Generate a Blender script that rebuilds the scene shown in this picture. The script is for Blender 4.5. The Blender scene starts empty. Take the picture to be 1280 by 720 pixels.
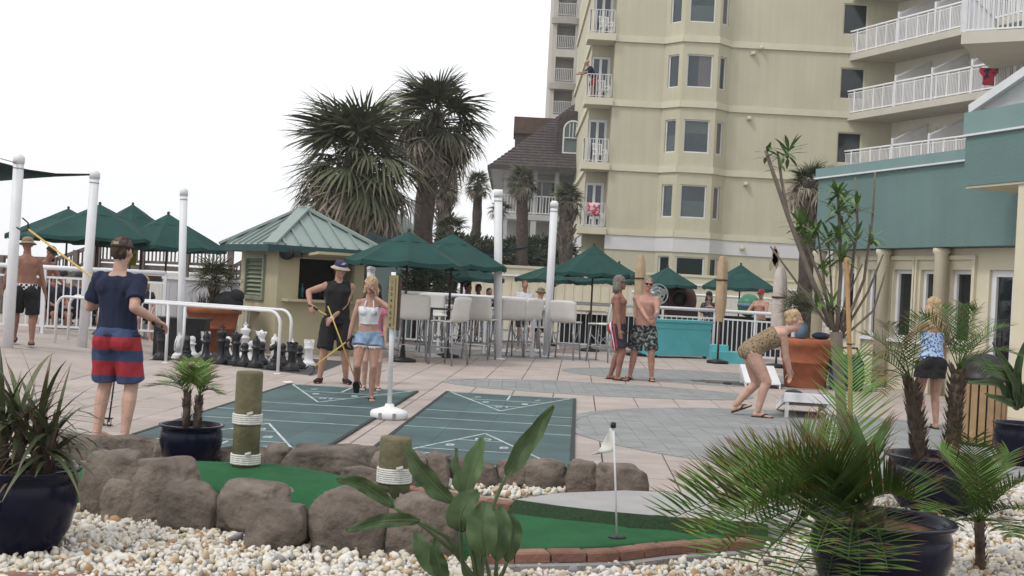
import bpy, math, random, numpy as np
from mathutils import Vector, Matrix, noise, Euler
R = math.radians; PI = math.pi
random.seed(7)
SC = bpy.context.scene
COL = SC.collection
TMP = bpy.data.scenes.new('workbench'); TVL = TMP.view_layers[0]      # empty scratch scene for meshing, removed at the end
# ---------------------------------------------------------------- camera
F = 1500.0; TH = 0.052; CZ = 1.5; HY = 359.0
CT, ST = math.cos(TH), math.sin(TH)
cam_d = bpy.data.cameras.new('camera'); cam = bpy.data.objects.new('camera', cam_d); COL.objects.link(cam)
cam_d.sensor_width = 36; cam_d.lens = 36*F/1280; cam_d.clip_end = 5000; cam_d.clip_start = .05
cam.matrix_world = Matrix.Translation((0, 0, CZ)) @ Matrix.Rotation(PI/2, 4, 'X') @ Matrix.Rotation(TH, 4, 'Z')
cam_d.shift_y = (HY-360)/1280
SC.camera = cam
# ---------------------------------------------------------------- light
w = bpy.data.worlds.new('World'); SC.world = w; w.use_nodes = True
nt = w.node_tree; bg = nt.nodes['Background']
sky = nt.nodes.new('ShaderNodeTexSky'); sky.sky_type = 'NISHITA'; sky.sun_disc = False
SUN_EL = R(52); SUN_DIR = Vector((-.75, -.55, 0)).normalized()
sky.sun_elevation = SUN_EL; sky.sun_rotation = math.atan2(SUN_DIR.x, SUN_DIR.y)
sky.air_density = 1.0; sky.dust_density = 1.0; sky.ozone_density = 1.0
hs = nt.nodes.new('ShaderNodeHueSaturation'); hs.inputs['Saturation'].default_value = .12
nt.links.new(sky.outputs[0], hs.inputs['Color'])
ov = nt.nodes.new('ShaderNodeMix'); ov.data_type = 'RGBA'; ov.inputs[0].default_value = .82; ov.inputs[7].default_value = (8.1, 8.2, 8.4, 1)      # even overcast cloud layer over the clear sky
nt.links.new(hs.outputs[0], ov.inputs[6]); nt.links.new(ov.outputs[2], bg.inputs['Color'])
bg.inputs['Strength'].default_value = .15
sl = bpy.data.lights.new('sun', 'SUN'); sl.energy = 1.5; sl.angle = R(10); sl.color = (1, .96, .9)
so = bpy.data.objects.new('sun', sl); COL.objects.link(so)
sd = Vector((SUN_DIR.x*math.cos(SUN_EL), SUN_DIR.y*math.cos(SUN_EL), math.sin(SUN_EL)))
so.rotation_euler = sd.to_track_quat('Z', 'Y').to_euler(); so.location = (-20, -15, 30)
SC.view_settings.view_transform = 'Standard'; SC.view_settings.look = 'None'
SC.view_settings.exposure = 0.0; SC.view_settings.gamma = 1
SC.render.engine = 'CYCLES'; SC.cycles.max_bounces = 6; SC.cycles.diffuse_bounces = 3
# ---------------------------------------------------------------- placing helpers (photo measurements -> metres)
def ray(x, y):
    u = (x-640)/F; v = (HY-y)/F
    return Vector((u*CT - v*ST, 1, u*ST + v*CT))
def at(x, y, d): return Vector((0, 0, CZ)) + ray(x, y)*d
def gnd(x, y, z=0.0):
    r = ray(x, y); return Vector((0, 0, CZ)) + r*((z-CZ)/r.z)
# ---------------------------------------------------------------- mesh builder
class MB:
    def __init__(s): s.v = []; s.f = []; s.a = []; s.sm = []
    def add(s, vs, fs, a=0.0, smooth=False):
        n = len(s.v); s.v += [tuple(p) for p in vs]
        s.f += [tuple(i+n for i in f) for f in fs]; s.sm += [smooth]*len(fs)
        s.a += list(a) if hasattr(a, '__len__') else [a]*len(vs)
        return s
    def box(s, c, d, rz=0, M=None, a=0.0):
        x, y, z = d[0]/2, d[1]/2, d[2]/2
        vs = [Vector((sx*x, sy*y, sz*z)) for sz in (-1, 1) for sx, sy in ((-1, -1), (1, -1), (1, 1), (-1, 1))]
        if rz: m = Matrix.Rotation(rz, 3, 'Z'); vs = [m @ p for p in vs]
        c = Vector(c); vs = [p+c for p in vs]
        if M is not None: vs = [M @ p for p in vs]
        return s.add(vs, [(3, 2, 1, 0), (4, 5, 6, 7), (0, 1, 5, 4), (1, 2, 6, 5), (2, 3, 7, 6), (3, 0, 4, 7)], a)
    def bar(s, p0, p1, wd, ht, up=(0, 0, 1), a=0.0):
        p0, p1 = Vector(p0), Vector(p1); d = (p1-p0); L = d.length; d.normalize()
        up = Vector(up); x = d.cross(up)
        if x.length < 1e-4: x = d.cross(Vector((1, 0, 0)))
        x.normalize(); u = x.cross(d)
        vs = [p+x*sx*wd/2+u*su*ht/2 for p in (p0, p1) for sx, su in ((-1, -1), (1, -1), (1, 1), (-1, 1))]
        return s.add(vs, [(0, 1, 2, 3), (7, 6, 5, 4), (0, 4, 5, 1), (1, 5, 6, 2), (2, 6, 7, 3), (3, 7, 4, 0)], a)
    def path(s, pts, rad, n=8, cap=True, a=0.0, smooth=True, flat=1.0, upv=None):
        pts = [Vector(p) for p in pts]
        if not hasattr(rad, '__len__'): rad = [rad]*len(pts)
        vs = []; m = len(pts)
        T = [(pts[min(i+1, m-1)]-pts[max(i-1, 0)]).normalized() for i in range(m)]
        ref = Vector(upv) if upv else (Vector((0, 0, 1)) if abs(T[0].z) < .9 else Vector((1, 0, 0)))
        x = T[0].cross(ref).normalized(); aa = []
        for i in range(m):
            x = (x - T[i]*x.dot(T[i])).normalized(); y = T[i].cross(x)
            for k in range(n):
                t = 2*PI*k/n
                vs.append(pts[i] + (x*math.cos(t) + y*math.sin(t)*flat)*rad[i])
                aa.append(a[i] if hasattr(a, '__len__') else a)
        fs = [(i*n+k, i*n+(k+1) % n, (i+1)*n+(k+1) % n, (i+1)*n+k) for i in range(m-1) for k in range(n)]
        s.add(vs, fs, aa, smooth)
        if cap:
            b = len(s.v)-len(vs)
            s.f += [tuple(b+k for k in range(n))[::-1], tuple(b+(m-1)*n+k for k in range(n))]; s.sm += [False]*2
        return s
    def loft(s, secs, n=16, a=0.0):      # secs: (centre, xaxis, yaxis) ellipses
        vs = [Vector(c)+Vector(ax)*math.cos(2*PI*k/n)+Vector(ay)*math.sin(2*PI*k/n) for c, ax, ay in secs for k in range(n)]
        m = len(secs)
        fs = [(i*n+k, i*n+(k+1) % n, (i+1)*n+(k+1) % n, (i+1)*n+k) for i in range(m-1) for k in range(n)]
        fs += [tuple(range(n))[::-1], tuple((m-1)*n+k for k in range(n))]
        return s.add(vs, fs, a, True)
    def lathe(s, prof, n=24, c=(0, 0, 0), a=0.0, smooth=True, M=None):
        vs = []; fs = []; c = Vector(c)
        for r, z in prof:
            for k in range(n):
                p = Vector((r*math.cos(2*PI*k/n), r*math.sin(2*PI*k/n), z))
                if M is not None: p = M @ p
                vs.append(p+c)
        for i in range(len(prof)-1):
            for k in range(n): fs.append((i*n+k, i*n+(k+1) % n, (i+1)*n+(k+1) % n, (i+1)*n+k))
        if prof[0][0] > 1e-4: fs.append(tuple(range(n))[::-1])
        if prof[-1][0] > 1e-4: fs.append(tuple((len(prof)-1)*n+k for k in range(n)))
        return s.add(vs, fs, a, smooth)
    def ell(s, c, r, M=None, n=12, m=8, a=0.0):
        c = Vector(c); vs = []
        for i in range(m+1):
            ph = -PI/2+PI*i/m
            for k in range(n):
                t = 2*PI*k/n; p = Vector((r[0]*math.cos(ph)*math.cos(t), r[1]*math.cos(ph)*math.sin(t), r[2]*math.sin(ph)))
                if M is not None: p = M @ p
                vs.append(c+p)
        fs = [(i*n+k, i*n+(k+1) % n, (i+1)*n+(k+1) % n, (i+1)*n+k) for i in range(m) for k in range(n)]
        return s.add(vs, fs, a, True)
    def caps(s, p0, p1, r0, r1, n=10, a=0.0):      # round-ended tapered limb
        p0, p1 = Vector(p0), Vector(p1); d = (p1-p0).normalized()
        P = []; Q = []
        for t in (80, 50, 20): P.append(p0-d*r0*math.sin(R(t))); Q.append(r0*math.cos(R(t)))
        P.append(p0); Q.append(r0); P.append(p1); Q.append(r1)
        for t in (20, 50, 80): P.append(p1+d*r1*math.sin(R(t))); Q.append(r1*math.cos(R(t)))
        return s.path(P, Q, n, True, a)
    def quad(s, a_, b, c, d, a=0.0): return s.add([a_, b, c, d], [(0, 1, 2, 3)], a)
    def prism(s, poly, z0, z1, a=0.0):
        n = len(poly); vs = [(p[0], p[1], z0) for p in poly]+[(p[0], p[1], z1) for p in poly]
        return s.add(vs, [tuple(range(n))[::-1], tuple(range(n, 2*n))]+[(i, (i+1) % n, n+(i+1) % n, n+i) for i in range(n)], a)
    def blade(s, p0, d, up, L, wd, droop, seg=3, a0=0.0, a1=1.0, prof=(.6, 1, .7, .05)):
        p0 = Vector(p0); d = Vector(d).normalized(); up = Vector(up); x = d.cross(up)
        if x.length < 1e-4: x = d.cross(Vector((.3, .2, .9)))
        x.normalize(); vs = []; aa = []
        p = p0.copy()
        for i in range(seg+1):
            t = i/seg; q = t*(len(prof)-1); k = min(int(q), len(prof)-2)
            ww = wd*(prof[k]+(prof[k+1]-prof[k])*(q-k))/2
            vs += [p-x*ww, p+x*ww]; aa += [a0+(a1-a0)*t]*2
            d = (d+Vector((0, 0, -droop/seg))).normalized(); p = p+d*L/seg
        return s.add(vs, [(2*i, 2*i+1, 2*i+3, 2*i+2) for i in range(seg)], aa, True)
    def mesh(s, name, mat):
        me = bpy.data.meshes.new(name); me.from_pydata(s.v, [], s.f); me.update()
        me.polygons.foreach_set('use_smooth', s.sm)
        if any(s.a): me.attributes.new('tip', 'FLOAT', 'POINT').data.foreach_set('value', s.a)
        if mat: me.materials.append(mat)
        return me
    def build(s, name, mat, parent=None, loc=None, rot=None, kind=None):
        return link(name, s.mesh(name, mat), parent, loc, rot, kind)
def link(name, me, parent=None, loc=None, rot=None, kind=None):
    o = bpy.data.objects.new(name, me); COL.objects.link(o)
    if parent: o.parent = parent
    if loc is not None: o.location = loc
    if rot is not None: o.rotation_euler = rot
    if kind: o['kind'] = kind
    return o
def tag(o, label, cat, group=None, kind=None):
    o['label'] = label; o['category'] = cat
    if group: o['group'] = group
    if kind: o['kind'] = kind
    return o
def thing(name, label, cat, loc=(0, 0, 0), rz=0, group=None, scale=1.0):
    o = bpy.data.objects.new(name, None); COL.objects.link(o); o.empty_display_size = .2
    o.location = loc; o.rotation_euler = (0, 0, rz); o.scale = (scale,)*3
    return tag(o, label, cat, group)
def copy_tree(o, parent=None):
    c = o.copy(); COL.objects.link(c)
    if parent: c.parent = parent
    for ch in list(o.children): copy_tree(ch, c)
    return c
def dup(o, loc, rz, label, group=None, scale=None):
    c = copy_tree(o); c.location = loc; c.rotation_euler = (0, 0, rz); c['label'] = label
    if group: c['group'] = group
    if scale: c.scale = (scale,)*3
    return c
# ---------------------------------------------------------------- materials
def srgb(r, g, b):
    f = lambda c: (c/255/12.92 if c/255 < .04045 else ((c/255+.055)/1.055)**2.4)
    return (f(r), f(g), f(b))
MATS = {}
def mat(name, col, rough=.7, var=.18, scale=6., bump=0., bscale=None, bdist=.02, streak=0., col2=None, tip=None, spec=.35, metal=0., rnd=0., coat=0., det=4.):
    if name in MATS: return MATS[name]
    m = bpy.data.materials.new(name); m.use_nodes = True; t = m.node_tree; N = t.nodes; Lk = t.links
    b = N['Principled BSDF']; b.inputs['Roughness'].default_value = rough
    b.inputs['Specular IOR Level'].default_value = spec; b.inputs['Metallic'].default_value = metal
    b.inputs['Coat Weight'].default_value = coat; b.inputs['Coat Roughness'].default_value = .05
    g = N.new('ShaderNodeNewGeometry')
    nz = N.new('ShaderNodeTexNoise'); nz.inputs['Scale'].default_value = scale; nz.inputs['Detail'].default_value = det
    nz.inputs['Roughness'].default_value = .6
    Lk.new(g.outputs['Position'], nz.inputs['Vector'])
    mx = N.new('ShaderNodeMix'); mx.data_type = 'RGBA'
    c2 = col2 if col2 else tuple(min(1, c*(1+var)) for c in col)
    c1 = col if col2 else tuple(c*(1-var) for c in col)
    mx.inputs[6].default_value = (*c1, 1); mx.inputs[7].default_value = (*c2, 1)
    mr = N.new('ShaderNodeMapRange'); mr.inputs[1].default_value = .3; mr.inputs[2].default_value = .7
    Lk.new(nz.outputs[0], mr.inputs[0]); Lk.new(mr.outputs[0], mx.inputs[0])
    out = mx.outputs[2]
    if tip is not None:
        at_ = N.new('ShaderNodeAttribute'); at_.attribute_name = 'tip'
        rp = N.new('ShaderNodeMapRange'); rp.inputs[1].default_value = tip[1]; rp.inputs[2].default_value = tip[2]
        Lk.new(at_.outputs['Fac'], rp.inputs[0])
        m2 = N.new('ShaderNodeMix'); m2.data_type = 'RGBA'; m2.inputs[7].default_value = (*tip[0], 1)
        Lk.new(rp.outputs[0], m2.inputs[0]); Lk.new(out, m2.inputs[6]); out = m2.outputs[2]
    if rnd:
        oi = N.new('ShaderNodeObjectInfo'); hv = N.new('ShaderNodeHueSaturation')
        r2 = N.new('ShaderNodeMapRange'); r2.inputs[3].default_value = 1-rnd; r2.inputs[4].default_value = 1+rnd
        Lk.new(oi.outputs['Random'], r2.inputs[0]); Lk.new(r2.outputs[0], hv.inputs['Value']); Lk.new(out, hv.inputs['Color']); out = hv.outputs[0]
    if streak:      # rain streaks and patched tone on walls
        mp = N.new('ShaderNodeMapping'); mp.inputs['Scale'].default_value = (1.6, 1.6, .06); n3 = N.new('ShaderNodeTexNoise'); n3.inputs['Scale'].default_value = 2.2; n3.inputs['Detail'].default_value = 6; n3.inputs['Roughness'].default_value = .7
        Lk.new(g.outputs['Position'], mp.inputs[0]); Lk.new(mp.outputs[0], n3.inputs['Vector']); r3 = N.new('ShaderNodeMapRange'); r3.inputs[1].default_value = .35; r3.inputs[2].default_value = .75; r3.inputs[3].default_value = 1+streak*.4; r3.inputs[4].default_value = 1-streak
        h3 = N.new('ShaderNodeHueSaturation'); Lk.new(n3.outputs[0], r3.inputs[0]); Lk.new(r3.outputs[0], h3.inputs['Value']); Lk.new(out, h3.inputs['Color']); out = h3.outputs[0]
    Lk.new(out, b.inputs['Base Color'])
    if bump:
        n2 = N.new('ShaderNodeTexNoise'); n2.inputs['Scale'].default_value = bscale or scale*3; n2.inputs['Detail'].default_value = 5
        Lk.new(g.outputs['Position'], n2.inputs['Vector'])
        bp = N.new('ShaderNodeBump'); bp.inputs['Strength'].default_value = bump; bp.inputs['Distance'].default_value = bdist
        Lk.new(n2.outputs[0], bp.inputs['Height']); Lk.new(bp.outputs[0], b.inputs['Normal'])
    MATS[name] = m; return m
def zramp(name, stops, axis=2, rough=.8):      # printed bands across a garment: (height, colour)
    m = bpy.data.materials.new(name); m.use_nodes = True; t = m.node_tree; N = t.nodes; b = N['Principled BSDF']; b.inputs['Roughness'].default_value = rough
    tc = N.new('ShaderNodeTexCoord'); sp = N.new('ShaderNodeSeparateXYZ'); t.links.new(tc.outputs['Object'], sp.inputs[0])
    lo = stops[0][0]; hi = stops[-1][0]+.01
    mr = N.new('ShaderNodeMapRange'); mr.inputs[1].default_value = lo; mr.inputs[2].default_value = hi; t.links.new(sp.outputs[axis], mr.inputs[0])
    cr = N.new('ShaderNodeValToRGB'); cr.color_ramp.interpolation = 'CONSTANT'; e = cr.color_ramp.elements
    while len(e) < len(stops): e.new(.5)
    for k, (z, c) in enumerate(stops): e[k].position = (z-lo)/(hi-lo); e[k].color = (*c, 1)
    t.links.new(mr.outputs[0], cr.inputs[0]); t.links.new(cr.outputs[0], b.inputs['Base Color'])
    return m
def cells(name, ca, cb, scale, thr=.5, kind='vor', cc=None, rough=.85):      # printed cloth: spots, flowers, checks
    m = bpy.data.materials.new(name); m.use_nodes = True; t = m.node_tree; N = t.nodes; b = N['Principled BSDF']; b.inputs['Roughness'].default_value = rough
    tc = N.new('ShaderNodeTexCoord')
    if kind == 'chk':
        x = N.new('ShaderNodeTexChecker'); x.inputs['Scale'].default_value = scale; o = x.outputs[1]
    elif kind == 'noise':
        x = N.new('ShaderNodeTexNoise'); x.inputs['Scale'].default_value = scale; x.inputs['Detail'].default_value = 2; o = x.outputs[0]
    else:
        x = N.new('ShaderNodeTexVoronoi'); x.inputs['Scale'].default_value = scale; o = x.outputs[0]
    t.links.new(tc.outputs['Object'], x.inputs['Vector'])
    cr = N.new('ShaderNodeValToRGB'); cr.color_ramp.interpolation = 'CONSTANT'; e = cr.color_ramp.elements
    e[0].color = (*ca, 1); e[1].position = thr; e[1].color = (*cb, 1)
    if cc: k = e.new(min(.99, thr+.12)); k.color = (*cc, 1)
    t.links.new(o, cr.inputs[0]); t.links.new(cr.outputs[0], b.inputs['Base Color']); return m
WHITE = mat('white_paint', (.66, .67, .69), .45, .06, 3)
WHITE_PLASTIC = mat('white_plastic', (.72, .72, .72), .35, .05, 4)
CREAM = mat('cream_stucco', (.485, .46, .345), .85, .06, .5, .15, 40, streak=.085)
CREAM_TRIM = mat('cream_trim', (.56, .535, .41), .8, .05, 1.5)
TEALW = mat('teal_stucco', (.128, .208, .2), .85, .09, .5, .3, 30, streak=.06)
TEAL_TRIM = mat('teal_trim', (.17, .265, .262), .6, .05, 2)
TURQ = mat('turquoise_paint', (.10, .42, .46), .6, .08, 3)
GLASS = mat('window_glass', (.035, .05, .06), .06, .25, .8, spec=.6)
DARKG = mat('dark_glass', (.015, .022, .025), .08, .2, .8, spec=.5)
GREENC = mat('green_canvas', (.008, .050, .043), .85, .18, 2.5)
DKWOOD = mat('dark_wood', (.06, .03, .02), .6, .2, 10)
GREYW = mat('grey_wood', (.17, .14, .125), .85, .25, 8, .2)
STEEL = mat('grey_metal', (.30, .31, .33), .4, .08, 5, metal=.4)
BLACK = mat('black_plastic', (.012, .012, .014), .45, .2, 8)
BLACKM = mat('black_mesh', (.02, .021, .025), .9, .3, 6)
TERRA = mat('terracotta', (.35, .115, .055), .75, .22, 5, .1)
NAVYPOT = mat('navy_glaze', (.004, .005, .017), .18, .4, 4, spec=.2, coat=.0)
SOIL = mat('potting_bark', (.11, .05, .03), .95, .5, 30, .8, 40)
TRUNK = mat('palm_trunk', (.075, .06, .052), .95, .4, 9, .8, 25)
TAN = mat('tan_cover', (.42, .31, .20), .85, .15, 6, .3, 12)
CONC = mat('concrete', (.33, .325, .32), .9, .1, 3, .2, 60)
# ================================================================ GROUND
YAW = R(3.2); E1 = Vector((math.cos(YAW), -math.sin(YAW), 0)); E2 = Vector((math.sin(YAW), math.cos(YAW), 0))
def tw(a, b, z=0.0): return E1*a + E2*b + Vector((0, 0, z))
def inpoly(x, y, P):
    c = False; j = len(P)-1
    for i in range(len(P)):
        if (P[i][1] > y) != (P[j][1] > y) and x < (P[j][0]-P[i][0])*(y-P[i][1])/(P[j][1]-P[i][1])+P[i][0]: c = not c
        j = i
    return c
def clip(poly, conv):       # keep the part of poly inside the convex counter-clockwise polygon conv
    out = list(poly)
    for i in range(len(conv)):
        a, b = conv[i], conv[(i+1) % len(conv)]; src = out; out = []
        sd_ = lambda p: (b[0]-a[0])*(p[1]-a[1])-(b[1]-a[1])*(p[0]-a[0])
        for k in range(len(src)):
            p, q = src[k], src[(k+1) % len(src)]; sp, sq = sd_(p), sd_(q)
            if sp >= 0: out.append(p)
            if sp*sq < 0: t = sp/(sp-sq); out.append((p[0]+(q[0]-p[0])*t, p[1]+(q[1]-p[1])*t))
        if not out: return []
    return out
GROUND = mat('ground_sand', (.30, .28, .25), .95, .12, .3, .1, 20)
g = MB(); g.quad((-500, -60, -.07), (500, -60, -.07), (500, 590, -.07), (-500, 590, -.07)); g.build('ground', GROUND, kind='structure')
JOINT = mat('paver_joint', (.085, .075, .07), .95, .2, 3)
pb = MB(); pb.quad((-30, 8.0, -.03), (45, 8.0, -.03), (45, 33.3, -.03), (-30, 33.3, -.03)); patio = pb.build('patio', JOINT, kind='structure')
PINK = mat('pink_paver', (.36, .308, .28), .85, .13, 1.6, .12, 45, rnd=.06)
GREYP = mat('grey_paver', (.235, .243, .24), .85, .16, 2.2, .12, 45)
TA, TB, TG = .575, .285, .012
def paver(m, c, la, lb, z0, z1, fr):
    ch = .004
    A = [c+fr[0]*sx*la/2+fr[1]*sy*lb/2+Vector((0, 0, z0)) for sx, sy in ((-1, -1), (1, -1), (1, 1), (-1, 1))]
    B = [c+fr[0]*sx*la/2+fr[1]*sy*lb/2+Vector((0, 0, z1-ch)) for sx, sy in ((-1, -1), (1, -1), (1, 1), (-1, 1))]
    C = [c+fr[0]*sx*(la/2-ch)+fr[1]*sy*(lb/2-ch)+Vector((0, 0, z1)) for sx, sy in ((-1, -1), (1, -1), (1, 1), (-1, 1))]
    m.add(A+B+C, [(i, (i+1) % 4, 4+(i+1) % 4, 4+i) for i in range(4)]+[(4+i, 4+(i+1) % 4, 8+(i+1) % 4, 8+i) for i in range(4)]+[(8, 9, 10, 11)])
tm = MB(); paver(tm, Vector((0, 0, 0)), TA-TG, TB-TG, -.029, 0, (Vector((1, 0, 0)), Vector((0, 1, 0)))); tile_me = tm.mesh('paver', PINK)
far = MB(); n_t = 0
CIRC = [((3.7, 13.4), 3.07, 3.0), ((1.4, 18.5), 2.4, 1.25), ((3.9, 22.4), 2.9, 1.9), ((-.6, 26.6), 2.6, 1.0), ((9.6, 12.3), 4.2, 2.6)]
def in_circ(p, k): (c, rx, ry) = CIRC[k]; return ((p.x-c[0])/rx)**2+((p.y-c[1])/ry)**2
def in_court(a, b): return (-3.90+.93 < a+.0 < -2.2+.0 or -.95 < a < .79) and 10.0 < b < 16.45
for ib in range(28, 118):
    b = ib*TB
    off = random.uniform(-.002, .002)
    for ia in range(-32, 36):
        a = ia*TA; p = tw(a, b)
        if abs(p.x) > .45*p.y+.4: continue
        if p.y < (9.15 if p.x < 1.15 else 8.35 if p.x < 2.4 else 9.3) or p.y > 33: continue
        if any(in_circ(p, k) < .7 for k in range(5)): continue
        z = random.uniform(-.0015, .0015)
        if n_t < 300:
            o = link('paver', tile_me, patio, (p.x, p.y, z), (random.uniform(-.003, .003), random.uniform(-.003, .003), -YAW)); n_t += 1
        else: paver(far, p, TA-TG, TB-TG, -.029, z, (E1, E2))
far.build('distant_pavers', PINK, patio, kind='stuff')
gp = MB(); S = .21
for k, (c, rx, ry) in enumerate(CIRC):
    el = [(c[0]+(rx-.16)*math.cos(2*PI*i/48), c[1]+(ry-.16)*math.sin(2*PI*i/48)) for i in range(48)]
    n = int(max(rx, ry)/S)+1
    for i in range(-n, n+1):
        for j in range(-n, n+1):
            x0 = c[0]+i*S+.002; y0 = c[1]+j*S+.002; x1 = x0+S-.004; y1 = y0+S-.004
            if k == 2 and ((x0-4.6)/1.5)**2+((y0-21.2)/.55)**2 < 1: continue
            q = clip([(x0, y0), (x1, y0), (x1, y1), (x0, y1)], el)
            if len(q) > 2:
                z = .006+random.uniform(-.0012, .0012)
                gp.prism(q, -.029, z)
    nb = 60                                             # soldier course round the rim
    for i in range(nb):
        t0 = 2*PI*(i+.02)/nb; t1 = 2*PI*(i+.98)/nb
        P = [(c[0]+(rx-dd)*math.cos(t), c[1]+(ry-dd)*math.sin(t)) for t, dd in ((t0, .155), (t0, 0), (t1, 0), (t1, .155))]
        gp.prism(P, -.029, .007)
gp.build('grey_paver_inlay', GREYP, patio, kind='stuff')
# ---- ramp on the left
rm = MB()
rm.add([(-16, 14.6, .004), (-5.6, 14.6, .004), (-7.9, 18.8, .2), (-16, 18.8, .2), (-8.7, 26, .2), (-18, 26, .2), (-5.9, 19.4, .003), (-7.0, 26, .003)],
       [(0, 1, 2, 3), (3, 2, 4, 5), (1, 6, 2), (2, 6, 7, 4)])
rm.build('ramp', PINK, kind='structure')
# ---- text
TXT = []
def text(name, body, size, m, M, parent, ext=.002):
    cu = bpy.data.curves.new(name, 'FONT'); cu.body = body; cu.size = size; cu.align_x = 'CENTER'; cu.align_y = 'CENTER'; cu.extrude = ext; cu.resolution_u = 2
    t = bpy.data.objects.new(name, cu); TMP.collection.objects.link(t); TVL.update()
    me = bpy.data.meshes.new_from_object(t.evaluated_get(TVL.depsgraph)); TXT.append(t)
    me.materials.clear(); me.materials.append(m); me.transform(M); return link(name, me, parent)
# ---- shuffleboard courts
COURT = mat('court_mat', (.042, .085, .088), .6, .24, 2.2, .05, 60, rnd=.16, det=9.)
EDGE = mat('court_edge', (.02, .025, .025), .7); LINE = mat('court_line', (.42, .46, .46), .7, .3, 5)
def court(x0, label):
    t = thing('shuffleboard_court', label, 'court', (x0.x, x0.y, 0), -YAW, 'shuffleboard courts on the patio')
    W, L = 1.72, 6.75; nx, ny = 4, 15; pw, pl = W/nx, L/ny
    m = MB().box((0, 0, .010), (pw-.003, pl-.003, .012)); me = m.mesh('panel', COURT)
    for i in range(nx):
        for j in range(ny): link('panel', me, t, (-W/2+pw*(i+.5), -pl*(j+.5), .0))
    e = MB().box((W/2+.02, -L/2, .012), (.04, L, .016)); e.build('edge_strip', EDGE, t)
    e = MB().box((-W/2-.02, -L/2, .012), (.04, L, .016)); e.build('edge_strip', EDGE, t)
    z = .0185
    def ln(p, q, wd=.022):
        d = (Vector(q)-Vector(p)); MB().bar((p[0], p[1], z), (q[0], q[1], z), wd, .004).build('line', LINE, t)
    for s, y0 in ((1, -.04), (-1, -L+.04)):
        ap = (0, y0-s*2.2); bl = (-W/2+.05, y0-s*.1); br = (W/2-.05, y0-s*.1)
        ln(bl, ap); ln(br, ap)
        for k in (.38, .72):
            w_ = (W/2-.05)*(1-k)
            ln((-w_, y0-s*(.1+2.1*k)), (w_, y0-s*(.1+2.1*k)), .014)
        ln((0, y0-s*.15), (0, y0-s*.8), .025); ln((-W/2+.03, y0-s*.05), (W/2-.03, y0-s*.05), .02)
        rz = 0 if s < 0 else PI
        for tx, x_, dy in (('10', 0, 1.72), ('8', -.25, 1.2), ('8', .25, 1.2), ('7', -.4, .55), ('7', .4, .55)):
            text('number', tx, .2, LINE, Matrix.Translation((x_, y0-s*dy, z)) @ Matrix.Rotation(rz, 4, 'Z'), t)
    for yy in (-2.55, -3.4, -4.25): ln((-W/2, yy), (W/2, yy), .014)
    return t
court(gnd(442, 485.5), 'left dark green shuffleboard court the young woman in denim shorts walks on')
court(gnd(638.5, 495), 'right dark green shuffleboard court behind the white golf flag')
# ---- rocks
ROCK = mat('brown_rock', (.085, .07, .058), .9, .4, 5.5, 1., 9, col2=(.215, .175, .145), rnd=.25, bdist=.06, det=9.)
import bmesh
def ico(sub):
    b = bmesh.new(); bmesh.ops.create_icosphere(b, subdivisions=sub, radius=1); V = [v.co.copy() for v in b.verts]; Fc = [tuple(v.index for v in f.verts) for f in b.faces]; b.free(); return V, Fc
I4 = ico(4); I1 = ico(1); I0 = ico(0) if False else None
b_ = bmesh.new(); bmesh.ops.create_icosphere(b_, subdivisions=1, radius=1); IC = ([v.co.copy() for v in b_.verts], [tuple(v.index for v in f.verts) for f in b_.faces]); b_.free()
b_ = bmesh.new(); bmesh.ops.create_icosphere(b_, subdivisions=2, radius=1); IC2 = ([v.co.copy() for v in b_.verts], [tuple(v.index for v in f.verts) for f in b_.faces]); b_.free()
def rock(px, parent, zb=.02, seed=0, lean=0., thick=.8):
    x0, x1, yt, yb = px; c = gnd((x0+x1)/2, yb, zb); W = (x1-x0)*c.y/F; H = (yb-yt)*c.y/F*1.03; D = max(.26, W*thick)
    rg = random.Random(seed); o = Vector((rg.uniform(-50, 50),)*3)
    V = []
    tilt = rg.uniform(-.12, .12)
    cuts = [(Vector((rg.gauss(0, 1), rg.gauss(0, 1), rg.gauss(.2, .8))).normalized(), rg.uniform(.92, 1.22)) for _ in range(14)]
    for p in I4[0]:
        q = Vector([math.copysign(abs(t)**.45, t) for t in p])      # boxy
        q.normalize(); m = max(abs(t) for t in q); q = q*(1/m)**.74
        d = noise.noise(q*1.1+o)*.17+noise.noise(q*2.3+o)*.10+noise.noise(q*5+o)*.045+noise.noise(q*11+o)*.018
        for n_, c_ in cuts:
            e_ = q.dot(n_)-c_
            if e_ > 0: q = q-n_*e_*.9
        q = q*(1+d*.75)
        z = q.z*H/2; V.append((q.x*W*.54*(1-.10*max(0, q.z)), q.y*D/2*(1-.10*q.z)+lean*z, z+H/2+q.x*tilt*H*.5))
    xs_ = [v[0] for v in V]; zs_ = [v[2] for v in V]; a0, a1, c0_, c1_ = min(xs_), max(xs_), min(zs_), max(zs_); V = [((v[0]-a0)/(a1-a0)*W*1.06-W*.53, v[1], (v[2]-c0_)/(c1_-c0_)*(H+.05)-.05) for v in V]
    m = MB().add(V, I4[1], 0, True)
    return m.build('rock', ROCK, parent, (c.x, c.y+D*.42, zb), (0, 0, rg.uniform(-.12, .12)))
st1 = thing('stone_edging', 'front row of big brown boulders between pale gravel and green turf', 'stone border', (0, 6.8, 0), 0, 'boulder borders of the mini golf')
st1.location = (0, 0, 0)
for k, px in enumerate([(94, 172, 566, 650), (118, 172, 596, 652), (144, 238, 576, 654), (196, 272, 607, 666), (263, 356, 608, 672), (303, 380, 632, 690), (380, 488, 616, 694), (478, 568, 621, 700)]):
    rock(px, st1, .0, k+3, .12 if k < 3 else .05)
rock((330, 375, 612, 650), st1, .0, 77)
st2 = thing('stone_edging', 'rear row of brown boulders between turf and shuffleboard courts', 'stone border', (0, 0, 0), 0, 'boulder borders of the mini golf')
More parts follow.
